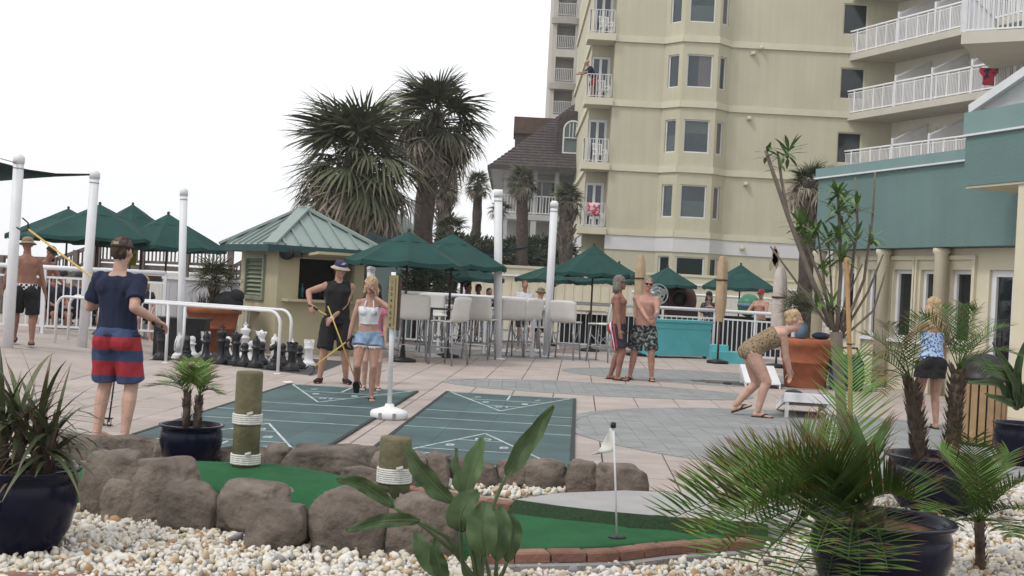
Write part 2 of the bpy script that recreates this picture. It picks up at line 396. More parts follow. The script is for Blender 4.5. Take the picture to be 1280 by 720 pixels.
for k, px in enumerate([(44, 128, 545, 580), (122, 202, 548, 580), (188, 240, 550, 586), (262, 332, 560, 590), (322, 362, 558, 592), (350, 470, 562, 600), (366, 408, 557, 572), (424, 480, 586, 614), (462, 504, 566, 606), (500, 532, 568, 606),
                        (528, 562, 568, 606), (556, 622, 575, 607), (618, 664, 577, 607), (654, 712, 577, 610), (706, 750, 578, 613), (746, 811, 582, 620)]):
    rock(px, st2, .02, k+31, 0, .7)
# ---- turf
TURF = mat('green_turf', (.018, .125, .042), .95, .22, 4, .9, 160, det=9.)
TURFE = mat('turf_edge', (.022, .052, .02), 1., .4, 60, 1., 120)
def mound(name, out, zc, ze, label_kind='structure', rings=9, cen=None):
    n = len(out); c = cen or (sum(p[0] for p in out)/n, sum(p[1] for p in out)/n); V = []; Fc = []
    for r in range(rings+1):
        t = r/rings; h = ze+(zc-ze)*(1-t*t)**1.0
        for p in out: V.append((c[0]+(p[0]-c[0])*t, c[1]+(p[1]-c[1])*t, h+(noise.noise(Vector((p[0]*t, p[1]*t, 3)))*.01)))
    for r in range(rings):
        for i in range(n): Fc.append((r*n+i, (r+1)*n+i, (r+1)*n+(i+1) % n, r*n+(i+1) % n))
    b = len(V); V += [(p[0], p[1], -.06) for p in out]; Fc += [(rings*n+i, b+i, b+(i+1) % n, rings*n+(i+1) % n) for i in range(n)]
    o = MB().add(V, Fc, 0, True).build(name, TURF); o['kind'] = 'structure'; return o
def smooth(P, it=2):
    for _ in range(it):
        Q = []
        for i in range(len(P)):
            a, b = P[i], P[(i+1) % len(P)]; Q += [(a[0]*.75+b[0]*.25, a[1]*.75+b[1]*.25), (a[0]*.25+b[0]*.75, a[1]*.25+b[1]*.75)]
        P = Q
    return P
mound('putting_green', smooth([(-3.2, 7.5), (-1.6, 7.22), (-.9, 7.0), (-.3, 6.9), (-.45, 7.9), (-.95, 8.45), (-1.7, 8.7), (-2.4, 8.45), (-3.3, 8.45)]), .235, .06, cen=(-1.65, 7.95))
g2 = [gnd(x, y, .05) for x, y in ((520, 690), (632, 688), (740, 684), (830, 676), (905, 671), (945, 668), (960, 655), (900, 656), (830, 651), (760, 645), (700, 636), (645, 627), (585, 618), (520, 606), (470, 606), (470, 650))]
mound('putting_green', [(p.x, p.y) for p in g2], .055, .045)
# concrete walk and turf lip
wk = [gnd(x, y, .12) for x, y in ((645, 624), (700, 616), (780, 613), (860, 616), (940, 622), (1010, 640), (980, 655), (905, 650), (830, 645), (760, 639), (700, 632))]
MB().prism([(p.x, p.y) for p in wk][::-1], -.06, .12).build('concrete_path', CONC, kind='structure')
lt = [gnd(x, y, .121) for x, y in ((643, 624.5), (700, 632.5), (760, 639.5), (830, 645.5), (905, 650.5), (960, 653))]
lb = [gnd(x, y, .05) for x, y in ((634, 642), (700, 651), (760, 657), (830, 663), (905, 669), (960, 671))]
m = MB()
for i in range(5): m.quad(lb[i], lb[i+1], lt[i+1], lt[i])
m.build('turf_lip', TURFE, kind='structure')
# ---- brick edging
BRICK = mat('edging_brick', (.22, .115, .085), .9, .25, 7, .5, 40, rnd=.15); MORT = mat('mortar', (.27, .26, .255), .95, .12, 9, .5, 40)
def brick_row(parent, pts, z, L=.22, hh=.055, wd=.1, seg=None):
    for i in range(len(pts)-1):
        p, q = pts[i], pts[i+1]; d = q-p; n = max(1, round(d.length/L)); 
        for k in range(n):
            a = p.lerp(q, (k+.025)/n); b = p.lerp(q, (k+.975)/n); a.z = b.z = 0
            m = MB(); ll = (b-a).length; x = ll/2; y = wd/2; c_ = .010
            for zz, i_ in ((-hh/2, 0), (hh/2-c_, 0), (hh/2, c_)):
                m.v += [(-x+i_, -y+i_, zz), (x-i_, -y+i_, zz), (x-i_, y-i_, zz), (-x+i_, y-i_, zz)]
            m.f = [(j+4*r, (j+1) % 4+4*r, (j+1) % 4+4*r+4, j+4*r+4) for r in (0, 1) for j in range(4)]+[(8, 9, 10, 11)]; m.sm = [False]*9; m.a = [0]*12
            c = (a+b)/2; c.z = z+random.uniform(-.003, .003)
            m.build('brick', BRICK, parent, c, (random.uniform(-.015, .015), random.uniform(-.015, .015), math.atan2(d.y, d.x)+random.uniform(-.02, .02)))
be = thing('brick_edging', 'red brick edging on grey mortar kerb along near side of right putting green', 'brick border', (0, 0, 0), 0, 'brick borders of the mini golf')
fr = [gnd(x, y, .1) for x, y in ((600, 690), (640, 689), (730, 688), (770, 687), (825, 680), (905, 675), (950, 672))]
brick_row(be, fr, .075)
m = MB()
for i in range(len(fr)-1): a, b = fr[i].copy(), fr[i+1].copy(); a.z = b.z = .0; m.bar(a-Vector((0, .03, 0)), b-Vector((0, .03, 0)), .17, .09)
m.build('mortar_kerb', MORT, be)
be2 = thing('brick_edging', 'red brick edging between rear gravel strip and right putting green', 'brick border', (0, 0, 0), 0, 'brick borders of the mini golf')
brick_row(be2, [gnd(x, y, .1) for x, y in ((478, 606), (520, 609), (585, 620), (643, 629))], .075)
be3 = thing('brick_edging', 'red brick edging behind left putting green beside small potted palm', 'brick border', (0, 0, 0), 0, 'brick borders of the mini golf')
brick_row(be3, [gnd(x, y, .08) for x, y in ((40, 577), (125, 581), (200, 588), (275, 590))], .07)
be4 = thing('brick_edging', 'flat red brick edging along bottom left corner of gravel bed', 'brick border', (0, 0, 0), 0, 'brick borders of the mini golf')
brick_row(be4, [gnd(x, y, .03) for x, y in ((-90, 716), (60, 720), (170, 724), (330, 730))], .01, .24)
# ---- gravel
GB = mat('gravel_bed', (.36, .32, .26), .95, .3, 25, 1., 60)
m = MB(); m.prism([(-6, 4.2), (6, 4.2), (6, 9.25), (2.45, 9.25), (1.6, 8.3), (1.2, 8.3), (1.1, 9.1), (-6, 9.1)], -.066, -.006); m.build('gravel_bed', GB, kind='structure')
PEB = bpy.data.materials.new('pebble'); PEB.use_nodes = True
_n = PEB.node_tree.nodes; _l = PEB.node_tree.links; _b = _n['Principled BSDF']; _b.inputs['Roughness'].default_value = .65
_a = _n.new('ShaderNodeAttribute'); _a.attribute_name = 'tip'; _r = _n.new('ShaderNodeValToRGB'); _e = _r.color_ramp.elements
for p_, c_ in ((.2, (.60, .56, .48)), (.4, (.60, .53, .42)), (.6, (.56, .56, .54)), (.72, (.48, .37, .24)), (.82, (.64, .61, .55)), (.9, (.37, .23, .12)), (.96, (.24, .24, .24))): k_ = _e.new(p_); k_.color = (*c_, 1)
_e[0].color = (.68, .65, .60, 1); _e[-1].color = (.25, .11, .06, 1); _r.color_ramp.interpolation = 'CONSTANT'
_l.new(_a.outputs['Fac'], _r.inputs[0]); _l.new(_r.outputs[0], _b.inputs['Base Color'])
def scatter(polys, dens, rad, hi):
    rg = np.random.default_rng(5); pts = []
    for P in polys:
        W = [gnd(x, y) for x, y in P]; W = [(p.x, p.y) for p in W]; xs = [p[0] for p in W]; ys = [p[1] for p in W]
        n = int((max(xs)-min(xs))*(max(ys)-min(ys))*dens)
        for x, y in zip(rg.uniform(min(xs), max(xs), n), rg.uniform(min(ys), max(ys), n)):
            if inpoly(x, y, W): pts.append((x, y))
    return np.array(pts)
def pebbles(name, pts, base, rad):
    rg = np.random.default_rng(9); n = len(pts); BV = np.array([tuple(v) for v in base[0]]); BF = np.array(base[1])
    q = rg.normal(size=(n, 4)); q /= np.linalg.norm(q, axis=1)[:, None]; a, b, c, d = q.T
    M = np.stack([1-2*(c*c+d*d), 2*(b*c-a*d), 2*(b*d+a*c), 2*(b*c+a*d), 1-2*(b*b+d*d), 2*(c*d-a*b), 2*(b*d-a*c), 2*(c*d+a*b), 1-2*(b*b+c*c)], 1).reshape(n, 3, 3)
    r = rad*np.exp(rg.normal(0, .28, n)); sc = np.stack([r*rg.uniform(.9, 1.5, n), r*rg.uniform(.7, 1.1, n), r*rg.uniform(.5, .85, n)], 1)
    V = BV[None]*sc[:, None]*(1+rg.uniform(-.16, .16, (n, len(BV), 1)))
    V = np.einsum('nij,nkj->nki', M, V); z = np.clip(rg.normal(.012, .010, n), -.008, .04)
    V += np.concatenate([pts, z[:, None]], 1)[:, None]
    FF = (BF[None]+(np.arange(n)*len(BV))[:, None, None]).reshape(-1, 3)
    me = bpy.data.meshes.new(name); me.from_pydata(V.reshape(-1, 3).tolist(), [], FF.tolist())
    me.polygons.foreach_set('use_smooth', [True]*len(me.polygons))
    me.attributes.new('tip', 'FLOAT', 'POINT').data.foreach_set('value', np.repeat(rg.uniform(0, 1, n), len(BV)).astype(np.float32))
    me.materials.append(PEB); o = link(name, me, kind='stuff'); tag(o, 'pale white and tan pebble gravel around the boulders and pots', 'gravel'); return o
near = scatter([[(-20, 640), (95, 636), (150, 640), (250, 652), (370, 670), (480, 684), (568, 690), (620, 701), (760, 703), (900, 694), (1000, 680), (1300, 660), (1300, 760), (-20, 760)]], 1400, .02, 1)
gv = pebbles('gravel', near, IC2, .016)
far_ = scatter([[(930, 672), (990, 640), (1300, 600), (1300, 662), (1000, 682)], [(440, 600), (640, 597), (770, 606), (735, 616), (690, 617), (640, 624), (585, 615), (520, 605), (455, 606)], [(30, 566), (310, 570), (300, 588), (200, 586), (120, 579), (30, 576)]], 1150, .02, 0)
gv2 = pebbles('gravel', far_, IC, .02); gv2['label'] = 'pale pebble gravel strips behind the putting greens and the right hand pots'
# ---- bollards, flag
PILE = mat('treated_pile', (.10, .09, .05), .85, .35, 9, .5, 30, col2=(.17, .15, .085)); ROPE = mat('white_rope', (.62, .61, .57), .9, .15, 40, .4, 80)
def bollard(p, h, r, bands, label):
    t = thing('wood_bollard', label, 'bollard', p, 0, 'rope-wrapped wood bollards')
    m = MB(); n = 24; prof = [(r*1.02, 0), (r, h*.5), (r, h-.015), (r*.94, h), (0, h+.003)]
    m.lathe(prof, n); m.build('post', PILE, t)
    for z0, k in bands:
        b = MB()
        for i in range(k):
            z = z0+i*.0135; P = [(math.cos(2*PI*j/20)*(r+.006), math.sin(2*PI*j/20)*(r+.006), z) for j in range(21)]; b.path(P, .0078, 6)
        b.bar((r*.2, -r-.012, z0+k*.0135), (r*.6, -r-.01, z0+k*.0135+.012), .02, .014); b.build('rope_band', ROPE, t)
pb1 = gnd(306, 590, .19); s1 = pb1.y/F
bollard(pb1, 126*s1, 16.5*s1, [(62*s1, 5), (12*s1, 5)], 'taller wood bollard with two white rope bands behind the boulders')
pb2 = gnd(491, 632, .06); s2 = pb2.y/F
bollard(pb2, 86*s2, 20*s2, [(31*s2, 7)], 'shorter wood bollard with one white rope band beside the big leafed plant')
fp = gnd(771, 671, .052); sf = fp.y/F
t = thing('golf_flag', 'small white golf flag on thin pole in right putting green', 'flag', fp)
MB().path([(0, 0, 0), (-.026, .0, 70*sf), (-.056, .0, 141*sf)], .0058, 8).build('pole', WHITE, t)
MB().lathe([(.017, 0), (.016, .03), (0, .035)], 10, (-.055, 0, 136*sf)).build('pole_cap', BLACK, t)
m = MB(); top = Vector((-.058, 0, 140*sf)); bot = Vector((-.044, 0, 106*sf)); tipp = Vector((-.175, .01, 100*sf)); V = []
for i in range(7):
    for j in range(9):
        s_ = i/6; u_ = j/8; e = top.lerp(bot, s_); q = e.lerp(tipp.lerp(top, .12*(1-s_)), u_*(.25+.75*s_)); q.y += .016*math.sin(s_*9+u_*5)*u_; V.append(q)
m.add(V, [(i*9+j, i*9+j+1, i*9+j+10, i*9+j+9) for i in range(6) for j in range(8)], 0, True)
o = m.build('cloth', mat('flag_cloth', (.72, .72, .68), .9, .05, 8), t)
sm_ = o.modifiers.new('thick', 'SOLIDIFY'); sm_.thickness = .003
MB().lathe([(.055, 0), (.055, .002), (0, .002)], 20).build('hole', BLACK, t)
# ================================================================ BUILDINGS
def facade(m, O, u, U0, U1, Z0, Z1, ops, dep=.15):
    u = Vector(u).normalized(); n = Vector((u.y, -u.x, 0)); O = Vector(O)
    P = lambda a, z, d=0: O+u*a+n*-d+Vector((0, 0, z))
    us = sorted({U0, U1, *[min(max(o[k], U0), U1) for o in ops for k in (0, 1)]}); zs = sorted({Z0, Z1, *[o[k] for o in ops for k in (2, 3) if Z0 < o[k] < Z1]})
    for i in range(len(us)-1):
        for j in range(len(zs)-1):
            a, z = (us[i]+us[i+1])/2, (zs[j]+zs[j+1])/2
            if any(o[0] < a < o[1] and o[2] < z < o[3] for o in ops): continue
            m.quad(P(us[i], zs[j]), P(us[i+1], zs[j]), P(us[i+1], zs[j+1]), P(us[i], zs[j+1]))
    for a0, a1, z0, z1 in ops:
        c = [(a0, z0), (a1, z0), (a1, z1), (a0, z1)]
        for k in range(4): p, q = c[k], c[(k+1) % 4]; m.quad(P(*p), P(*p, dep), P(*q, dep), P(*q))
    return P
def window(parent, P, o, fw=.06, dep=.1, mul=0, rails=(), glass=GLASS, fm=WHITE, sill=False):
    a0, a1, z0, z1 = o; m = MB(); e = .002
    def br(p, q, w_, t=.05): m.bar(p, q, w_, t, up=(P(0, 0, 0)-P(0, 0, 1)))
    for a in (a0+fw/2+e, a1-fw/2-e): br(P(a, z0+e, dep), P(a, z1-e, dep), fw)
    for z in (z0+fw/2+e, z1-fw/2-e, *rails): br(P(a0+fw, z, dep), P(a1-fw, z, dep), fw)
    for k in range(mul): a = a0+(a1-a0)*(k+1)/(mul+1); br(P(a, z0+fw, dep+.003), P(a, z1-fw, dep+.003), fw)
    if sill: br(P(a0-.05, z0-.03, -.03), P(a1+.05, z0-.03, -.03), .06, .1)
    f = m.build('window', fm, parent)
    p = MB(); p.quad(P(a0+.01, z0+.01, dep+.02), P(a1-.01, z0+.01, dep+.02), P(a1-.01, z1-.01, dep+.02), P(a0+.01, z1-.01, dep+.02)); p.build('pane', glass, f)
    return f
def railing(m, p0, p1, h, sp=.11, post=1.6, pk=.012, top=.03, low=.08, base=True):
    p0, p1 = Vector(p0), Vector(p1); L = (p1-p0).length; U = Vector((0, 0, 1))
    m.bar(p0+U*h, p1+U*h, top*1.6, top); m.bar(p0+U*low, p1+U*low, top, top)
    n = max(1, int(L/sp))
    for k in range(n+1): a = p0.lerp(p1, k/n); m.bar(a+U*low, a+U*(h-.01), pk, pk)
# ---- yellow tower
YT = 54.0; Xp = lambda x, y: at(x, y, YT).x; Zp = lambda x, y: at(x, y, YT).z
TRUE_FL = [4.2+2.9*k for k in range(5)]
tower = thing('apartment_tower', 'pale yellow apartment tower with bay windows and left corner balconies', 'building')
XL, XR0 = Xp(767, 100), Xp(832, 52); XB1, XB2, XR1 = Xp(852, 52), Xp(895.5, 54), Xp(914, 56); XE = Xp(1100, 60)+.8; X0 = Xp(740, 100)
PR = .75
def fl(o, ks): return [(o[0], o[1], o[2]+2.9*k, o[3]+2.9*k) for k in ks]
KS = (-2, -1, 0, 1)
wm = MB(); segs = []
def seg(a, b, ops, name):
    a = Vector(a); b = Vector(b); u = b-a; L = u.length
    P = facade(wm, a, u, 0, L, 0, 17.6, ops); segs.append((a, b)); return P
zt, zb2 = Zp(872, 72), Zp(872, 113)
gz = (1.7, 3.25)
# door recess wall, return, flat wall A, bay (three faces), flat wall B
Dx0, Dx1 = Xp(739.5, 105)-X0, Xp(764, 105)-X0
dops = [(Dx0, Dx1, z+.22, z+2.3) for z in TRUE_FL]
Pd = seg((X0, YT+1.1, 0), (XL, YT+1.1, 0), dops, 'd')
seg((XL, YT+1.1, 0), (XL, YT, 0), [], 'r')
seg((XL, YT, 0), (XR0, YT, 0), [], 'A')
l1 = math.hypot(XB1-XR0, PR); o1 = (l1*.22, l1*.8, zb2, zt); P1 = seg((XR0, YT, 0), (XB1, YT-PR, 0), fl(o1, KS)+[(l1*.2, l1*.8, *gz)], 'b')
l2 = XB2-XB1; o2 = (l2*.13, l2*.86, zb2, zt); P2 = seg((XB1, YT-PR, 0), (XB2, YT-PR, 0), fl(o2, KS)+[(l2*.1, l2*.9, *gz)], 'b')
l3 = math.hypot(XR1-XB2, PR); o3 = (l3*.2, l3*.72, zb2, zt); P3 = seg((XB2, YT-PR, 0), (XR1, YT, 0), fl(o3, KS)+[(l3*.2, l3*.8, *gz)], 'b')
wB = XE-XR1; r0 = Xp(1050.5, 100)-XR1; r1 = Xp(1081, 100)-XR1; oB = (r0, r1, Zp(1065, 124), Zp(1066, 85)); PB = seg((XR1, YT, 0), (XE, YT, 0), fl(oB, (-2, -1, 0, 1)), 'B')
seg((XE, YT, 0), (XE, YT+16, 0), [], 'e'); seg((X0, YT+16, 0), (X0, YT+1.1, 0), [], 'w')
wm.build('wall', CREAM, tower)
CURT = [0, 1, 0, 0, 0, 1, 4, 2, 1, 0, 5, 5, 3, 5, 0]
CURTM = [mat('curtain_a', (.10, .125, .125), .15, .1, 3, spec=.5), mat('curtain_b', (.075, .10, .10), .12, .1, 3, spec=.5), mat('curtain_c', (.12, .11, .115), .2, .1, 3, spec=.5)]
for P, ops, gl in ((P1, fl(o1, KS)+[(l1*.2, l1*.8, *gz)], GLASS), (P2, fl(o2, KS)+[(l2*.1, l2*.9, *gz)], GLASS), (P3, fl(o3, KS)+[(l3*.2, l3*.8, *gz)], GLASS)):
    for o in ops:
        f = window(tower, P, o, .055, .09, 0, (), DARKG if o[2] < 2 else gl); k_ = CURT.pop(0) if CURT else 0
        if k_: a0, a1, z0, z1 = {1: (0, 1, 0, .52), 2: (.45, 1, 0, 1), 3: (0, .42, 0, 1), 4: (0, 1, .6, 1), 5: (0, 1, 0, 1)}[k_]; w_, h_ = o[1]-o[0]-.12, o[3]-o[2]-.12; q_ = lambda s, t: P(o[0]+.06+w_*s, o[2]+.06+h_*t, .104); MB().quad(q_(a0, z0), q_(a1, z0), q_(a1, z1), q_(a0, z1)).build('curtain', CURTM[k_ % 3], f)
for o in fl(oB, (-2, -1, 0, 1)): window(tower, PB, o, .05, .08, 0, (), DARKG, CREAM_TRIM)
for o in dops:
    f = window(tower, Pd, o, .12, .08, 1); f.name = 'balcony_door'
def band(z0, z1, pr, mt, name, skip=()):
    m = MB()
    for i, (a, b) in enumerate(segs):
        if i in (0, 1): continue
        d = (b-a).normalized(); n = Vector((d.y, -d.x, 0)); c = (a+b)/2-n*-pr/2*1.0; e = .03
        m.bar(Vector((a.x, a.y, (z0+z1)/2))+n*pr/2-d*e, Vector((b.x, b.y, (z0+z1)/2))+n*pr/2+d*e, pr, z1-z0)
    m.build(name, mt, tower)
for z in TRUE_FL[1:]: band(z-.12, z+.17, .09, CREAM_TRIM, 'floor_band')
band(4.1, 4.37, .10, CREAM_TRIM, 'floor_band'); band(3.45, 4.09, .05, mat('offwhite_band', (.60, .60, .60), .8, .04, 1), 'white_band')
vm = MB()
RAILW = mat('balcony_rail', (.62, .62, .62), .5, .05, 3)
for k, z in enumerate(TRUE_FL):
    s = MB(); s.prism([(X0-.30, YT-.25), (XL-.004, YT-.25), (XL-.004, YT+1.09), (X0-.30, YT+1.09)], z-.12, z+.2); s.build('balcony_slab', CREAM_TRIM, tower)
    r = MB(); railing(r, (X0-.2, YT-.15, z+.2), (XL-.1, YT-.15, z+.2), 1.05, .13, pk=.028); railing(r, (X0-.2, YT-.15, z+.2), (X0-.2, YT+1.0, z+.2), 1.05, .13, pk=.028); r.build('balcony_railing', RAILW, tower, kind='stuff')
for x, y in ((951, 60), (941, 67), (936, 148), (932, 230), (927, 310)):
    p = at(x, y, YT); v = MB(); v.box((p.x, YT-.07, p.z), (.2, .14, .16)); v.ell((p.x, YT-.16, p.z-.02), (.09, .09, .09)); v.build('wall_lamp', CREAM_TRIM, tower)
rf = MB(); rf.prism([(X0, YT+1.1), (XE, YT), (XE, YT+16), (X0, YT+16)], 17.6, 17.9); rf.build('roof', CREAM_TRIM, tower)
# ---- far stair tower
D2 = 100.0; far_t = thing('apartment_tower', 'distant beige tower with stacked open balconies behind the shingled house', 'building')
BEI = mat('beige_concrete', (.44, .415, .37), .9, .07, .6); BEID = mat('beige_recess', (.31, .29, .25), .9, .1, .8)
a = at(690, 60, D2).x; b = at(760, 60, D2).x; o0 = at(696, 46, D2).x-a; o1_ = at(719, 46, D2).x-a
zs = [at(708, y, D2).z for y in (61, 102)]; dz = 2.73; ops = []
z = zs[0]
ops = [(o0, o1_, z+dz*k, z+dz*k+2.05) for k in range(-5, 4)]
m = MB(); PF = facade(m, (a, D2, 0), (1, 0, 0), 0, b-a, 0, z+dz*4, ops, 1.2); m.quad((a, D2+14, 0), (a, D2, 0), (a, D2, z+dz*4), (a, D2+14, z+dz*4)); m.build('wall', BEI, far_t)
for k, o in enumerate(ops):
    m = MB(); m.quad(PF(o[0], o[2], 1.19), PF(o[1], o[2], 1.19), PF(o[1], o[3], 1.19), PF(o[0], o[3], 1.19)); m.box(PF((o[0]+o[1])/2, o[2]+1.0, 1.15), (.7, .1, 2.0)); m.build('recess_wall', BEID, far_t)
    r = MB(); railing(r, PF(o[0], o[2], -.05), PF(o[1], o[2], -.05), 1.05, .15, pk=.035); r.build('balcony_railing', RAILW, far_t, kind='stuff')
    if k % 2 == 0:
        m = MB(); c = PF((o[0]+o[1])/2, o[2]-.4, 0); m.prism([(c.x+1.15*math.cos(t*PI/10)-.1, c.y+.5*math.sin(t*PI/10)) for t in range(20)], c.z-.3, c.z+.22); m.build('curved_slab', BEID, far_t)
    m = MB(); x = o[1]+.55; m.bar(PF(x, o[2]-.35, -.03), PF(x, o[3]+.2, -.03), .7, .06, up=(0, 1, 0)); m.build('panel', BEI, far_t)
# ---- shingled house
SHING = mat('grey_shingle', (.075, .064, .064), .95, .35, 5, .8, 12); HW = mat('house_siding', (.42, .42, .43), .85, .08, 1.5)
house = thing('beach_house', 'grey house with steep shingled hip roof, arched dormer and porch', 'house')
DH = 64.0
A = at(612, 206, DH); Bx = A.x+15; ez = A.z; pk = at(722, 128, DH+7)
C0 = Vector((Bx, DH, ez)); Dl = Vector((A.x, DH+14, ez)); Dr = Vector((Bx, DH+14, ez)); P0 = Vector((pk.x, DH+7, pk.z)); Q0 = Vector((Bx-5, DH+7, pk.z))
m = MB()
def sheet(v0, v1, t0, t1, rows, cols=1):        # overlapping shingle courses between eave v0-v1 and ridge t0-t1
    for k in range(rows):
        f0, f1 = k/rows, (k+1)/rows; l = Vector((0, 0, .06))
        p = v0.lerp(t0, f0); q = v1.lerp(t1, f0); r = v1.lerp(t1, f1); s = v0.lerp(t0, f1); m.quad(p+l, q+l, r, s); m.quad(p, q, q+l, p+l)
sheet(A, C0, P0, Q0, 26); sheet(Dl, A, P0, P0, 26); m.add([C0, Dr, Q0], [(0, 1, 2)]); m.quad(Dr, Dl, P0, Q0)
m.build('roof', SHING, house)
m = MB(); m.quad(A-Vector((0, 0, .15)), Dl-Vector((0, 0, .15)), Dr-Vector((0, 0, .15)), C0-Vector((0, 0, .15))); m.build('soffit', HW, house)
m = MB(); m.bar(A-Vector((0, .05, .1)), C0-Vector((0, .05, .1)), .12, .22); m.bar(A-Vector((.05, 0, .1)), Dl-Vector((.05, 0, .1)), .12, .22); m.build('gutter', mat('dark_gutter', (.05, .05, .055), .6), house)
rx0, rx1 = at(645, 150, DH+9).x, at(700, 150, DH+9).x; rz1 = at(650, 149, DH+9).z
m = MB(); m.prism([(rx0, DH+8), (rx1+3, DH+8), (rx1+3, DH+11), (rx0, DH+11)], ez+1, rz1-1.0); m.build('upper_roof', SHING, house); m = MB(); m.prism([(rx0-.1, DH+7.9), (rx1+3, DH+7.9), (rx1+3, DH+11), (rx0-.1, DH+11)], rz1-.998, rz1); m.build('upper_roof_cap', mat('brown_roof', (.11, .075, .06), .9, .2, 4), house)
dx0, dx1 = at(695, 180, DH+1.5).x, at(734, 180, DH+1.5).x; dzb, dzt = at(712, 199, DH+1.5).z, at(712, 138, DH+1.5).z; cx = (dx0+dx1)/2; hw = (dx1-dx0)/2
arc = [(cx+hw*math.cos(PI*t/12), dzt-hw*.95+hw*.95*math.sin(PI*t/12)) for t in range(13)]
m = MB(); poly = [(dx1, dzb-.3)]+arc+[(dx0, dzb-.3)]; n = len(poly)
m.add([(x, DH+1.5, z) for x, z in poly]+[(x, DH+6, z) for x, z in poly], [tuple(range(n))]+[(i, i+n, (i+1) % n+n, (i+1) % n) for i in range(n)]); m.build('dormer', SHING, house)
wx0, wx1 = at(703, 180, DH+1.4).x, at(728, 180, DH+1.4).x; wzb, wzt = at(712, 193, DH+1.4).z, at(714, 150, DH+1.4).z; hw = (wx1-wx0)/2; cx = (wx0+wx1)/2
def archp(s_, y, zb_): return [(cx+hw*s_, y, zb_), *[(cx+hw*s_*math.cos(PI*t/12), y, wzt-hw+hw*s_*math.sin(PI*t/12)) for t in range(13)], (cx-hw*s_, y, zb_)]
o_ = archp(1, DH+1.4, wzb); i_ = archp(.84, DH+1.4, wzb+.12); n = len(o_)
m = MB(); m.add(o_+i_, [(k, (k+1) % n, n+(k+1) % n, n+k) for k in range(n)])
for k in (-.34, 0, .34): m.bar((cx+hw*k, DH+1.4, wzb+.9), (cx+hw*k, DH+1.4, wzt-.12-hw*abs(k)*.4), .04, .04)
m.bar((cx-hw*.9, DH+1.4, wzb+.9), (cx+hw*.9, DH+1.4, wzb+.9), .07, .05)
f = m.build('window', WHITE, house); MB().add(archp(.88, DH+1.44, wzb+.08), [tuple(range(n))]).build('pane', mat('pale_glass', (.13, .16, .17), .1, .2, .7), f)
hx0, hx1 = at(628, 230, DH+1).x, Bx-.8; fz = at(660, 268, DH+.8).z
bw = MB(); ops = [(1.2, 3.2, fz+.05, fz+2.1), (4.6, 5.8, fz+.05, fz+2.2), (1.0, 4.2, .3, 2.4)]
PH = facade(bw, (hx0, DH+3.2, 0), (1, 0, 0), 0, hx1-hx0, 0, ez-.15, ops); bw.quad((hx0, DH+13, 0), (hx0, DH+3.2, 0), (hx0, DH+3.2, ez-.15), (hx0, DH+13, ez-.15)); bw.build('wall', HW, house)
for o in ops: window(house, PH, o, .1, .1, 1, (), DARKG if o[2] < 1 else GLASS)
m = MB(); m.prism([(hx0-.1, DH+.7), (hx1, DH+.7), (hx1, DH+3.18), (hx0-.1, DH+3.18)], fz-.3, fz); m.build('porch_floor', HW, house)
for x in (632, 668, 695, 724): c = at(x, 250, DH+.9).x; m = MB(); m.box((c, DH+.9, (ez-.15+fz)/2), (.22, .22, ez-.15-fz-.01)); m.box((c, DH+.9, (fz-.3)/2), (.3, .3, fz-.31)); m.build('column', HW, house)
r = MB(); railing(r, (hx0, DH+.78, fz), (hx1, DH+.78, fz), 1.0, .16, pk=.045, top=.06); r.build('porch_railing', WHITE, house, kind='stuff')
# ---- teal building
teal = thing('restaurant_building', 'teal banded low building with cream window wall on the right', 'building')
TA_ = at(1019, 313, 24.35); TB_ = at(1205, 309, 20.15); UD = Vector((TB_.x-TA_.x, TB_.y-TA_.y, 0)).normalized(); ND = Vector((UD.y, -UD.x, 0))
T0 = Vector((TA_.x, TA_.y, 0))
def uw(x, y, off=0.0):       # distance along the wall (offset outward) under a photo column
    r = ray(x, y); q = T0+ND*off; dd = (q.x*ND.x+q.y*ND.y)/(r.x*ND.x+r.y*ND.y); p = r*dd; return (Vector((p.x, p.y, 0))-q).dot(UD), p.z+CZ, dd
WP = lambda a, z, d=0: T0+UD*a-ND*d+Vector((0, 0, z))
zb, zt = 2.58, 4.2
m = MB()
def wblock(m, a0, a1, d0, d1, z0, z1):
    v = [WP(a0, z0, d0), WP(a1, z0, d0), WP(a1, z0, d1), WP(a0, z0, d1)]; t_ = [p+Vector((0, 0, z1-z0)) for p in v]
    m.add(v+t_, [(3, 2, 1, 0), (4, 5, 6, 7), (0, 1, 5, 4), (1, 2, 6, 5), (2, 3, 7, 6), (3, 0, 4, 7)])
wblock(m, 0, 9, 0, 10, zb, zt-.19); m.build('wall', TEALW, teal)
m = MB(); wblock(m, -.05, 9, -.05, 10.05, zt-.16, zt+.02); m.build('roof_trim', TEAL_TRIM, teal)
m = MB(); wblock(m, -.07, 9, -.07, 10, zt-.19, zt-.162); m.build('trim_line', WHITE, teal)
IN = .32; wins = []
for x0, x1 in ((1046, 1066), (1082, 1098), (1114, 1138), (1148, 1170), (1186, 1212)):
    a0 = uw(x0, 400, -IN)[0]; a1 = uw(x1, 400, -IN)[0]; wins.append((a0, a1, .92, 2.2))
da0, da1 = uw(1234, 400, -IN)[0], uw(1266, 400, -IN)[0]; door = (da0, da1, .02, 2.2)
cm = MB(); PT = facade(cm, WP(0, 0, IN), UD, .15, 9, 0, zb-.01, wins+[door], .18); cm.quad(WP(.15, 0, 10), WP(.15, 0, IN), WP(.15, zb-.01, IN), WP(.15, zb-.01, 10))
CREAM2 = mat('cream_wall', (.60, .55, .42), .85, .05, 1.5, .1, 40)
cm.build('window_wall', CREAM2, teal)
TGL = mat('tinted_glass', (.012, .016, .018), .04, .2, 1, spec=.7)
for o in wins: window(teal, PT, o, .07, .1, 0, (), TGL, WHITE, True)
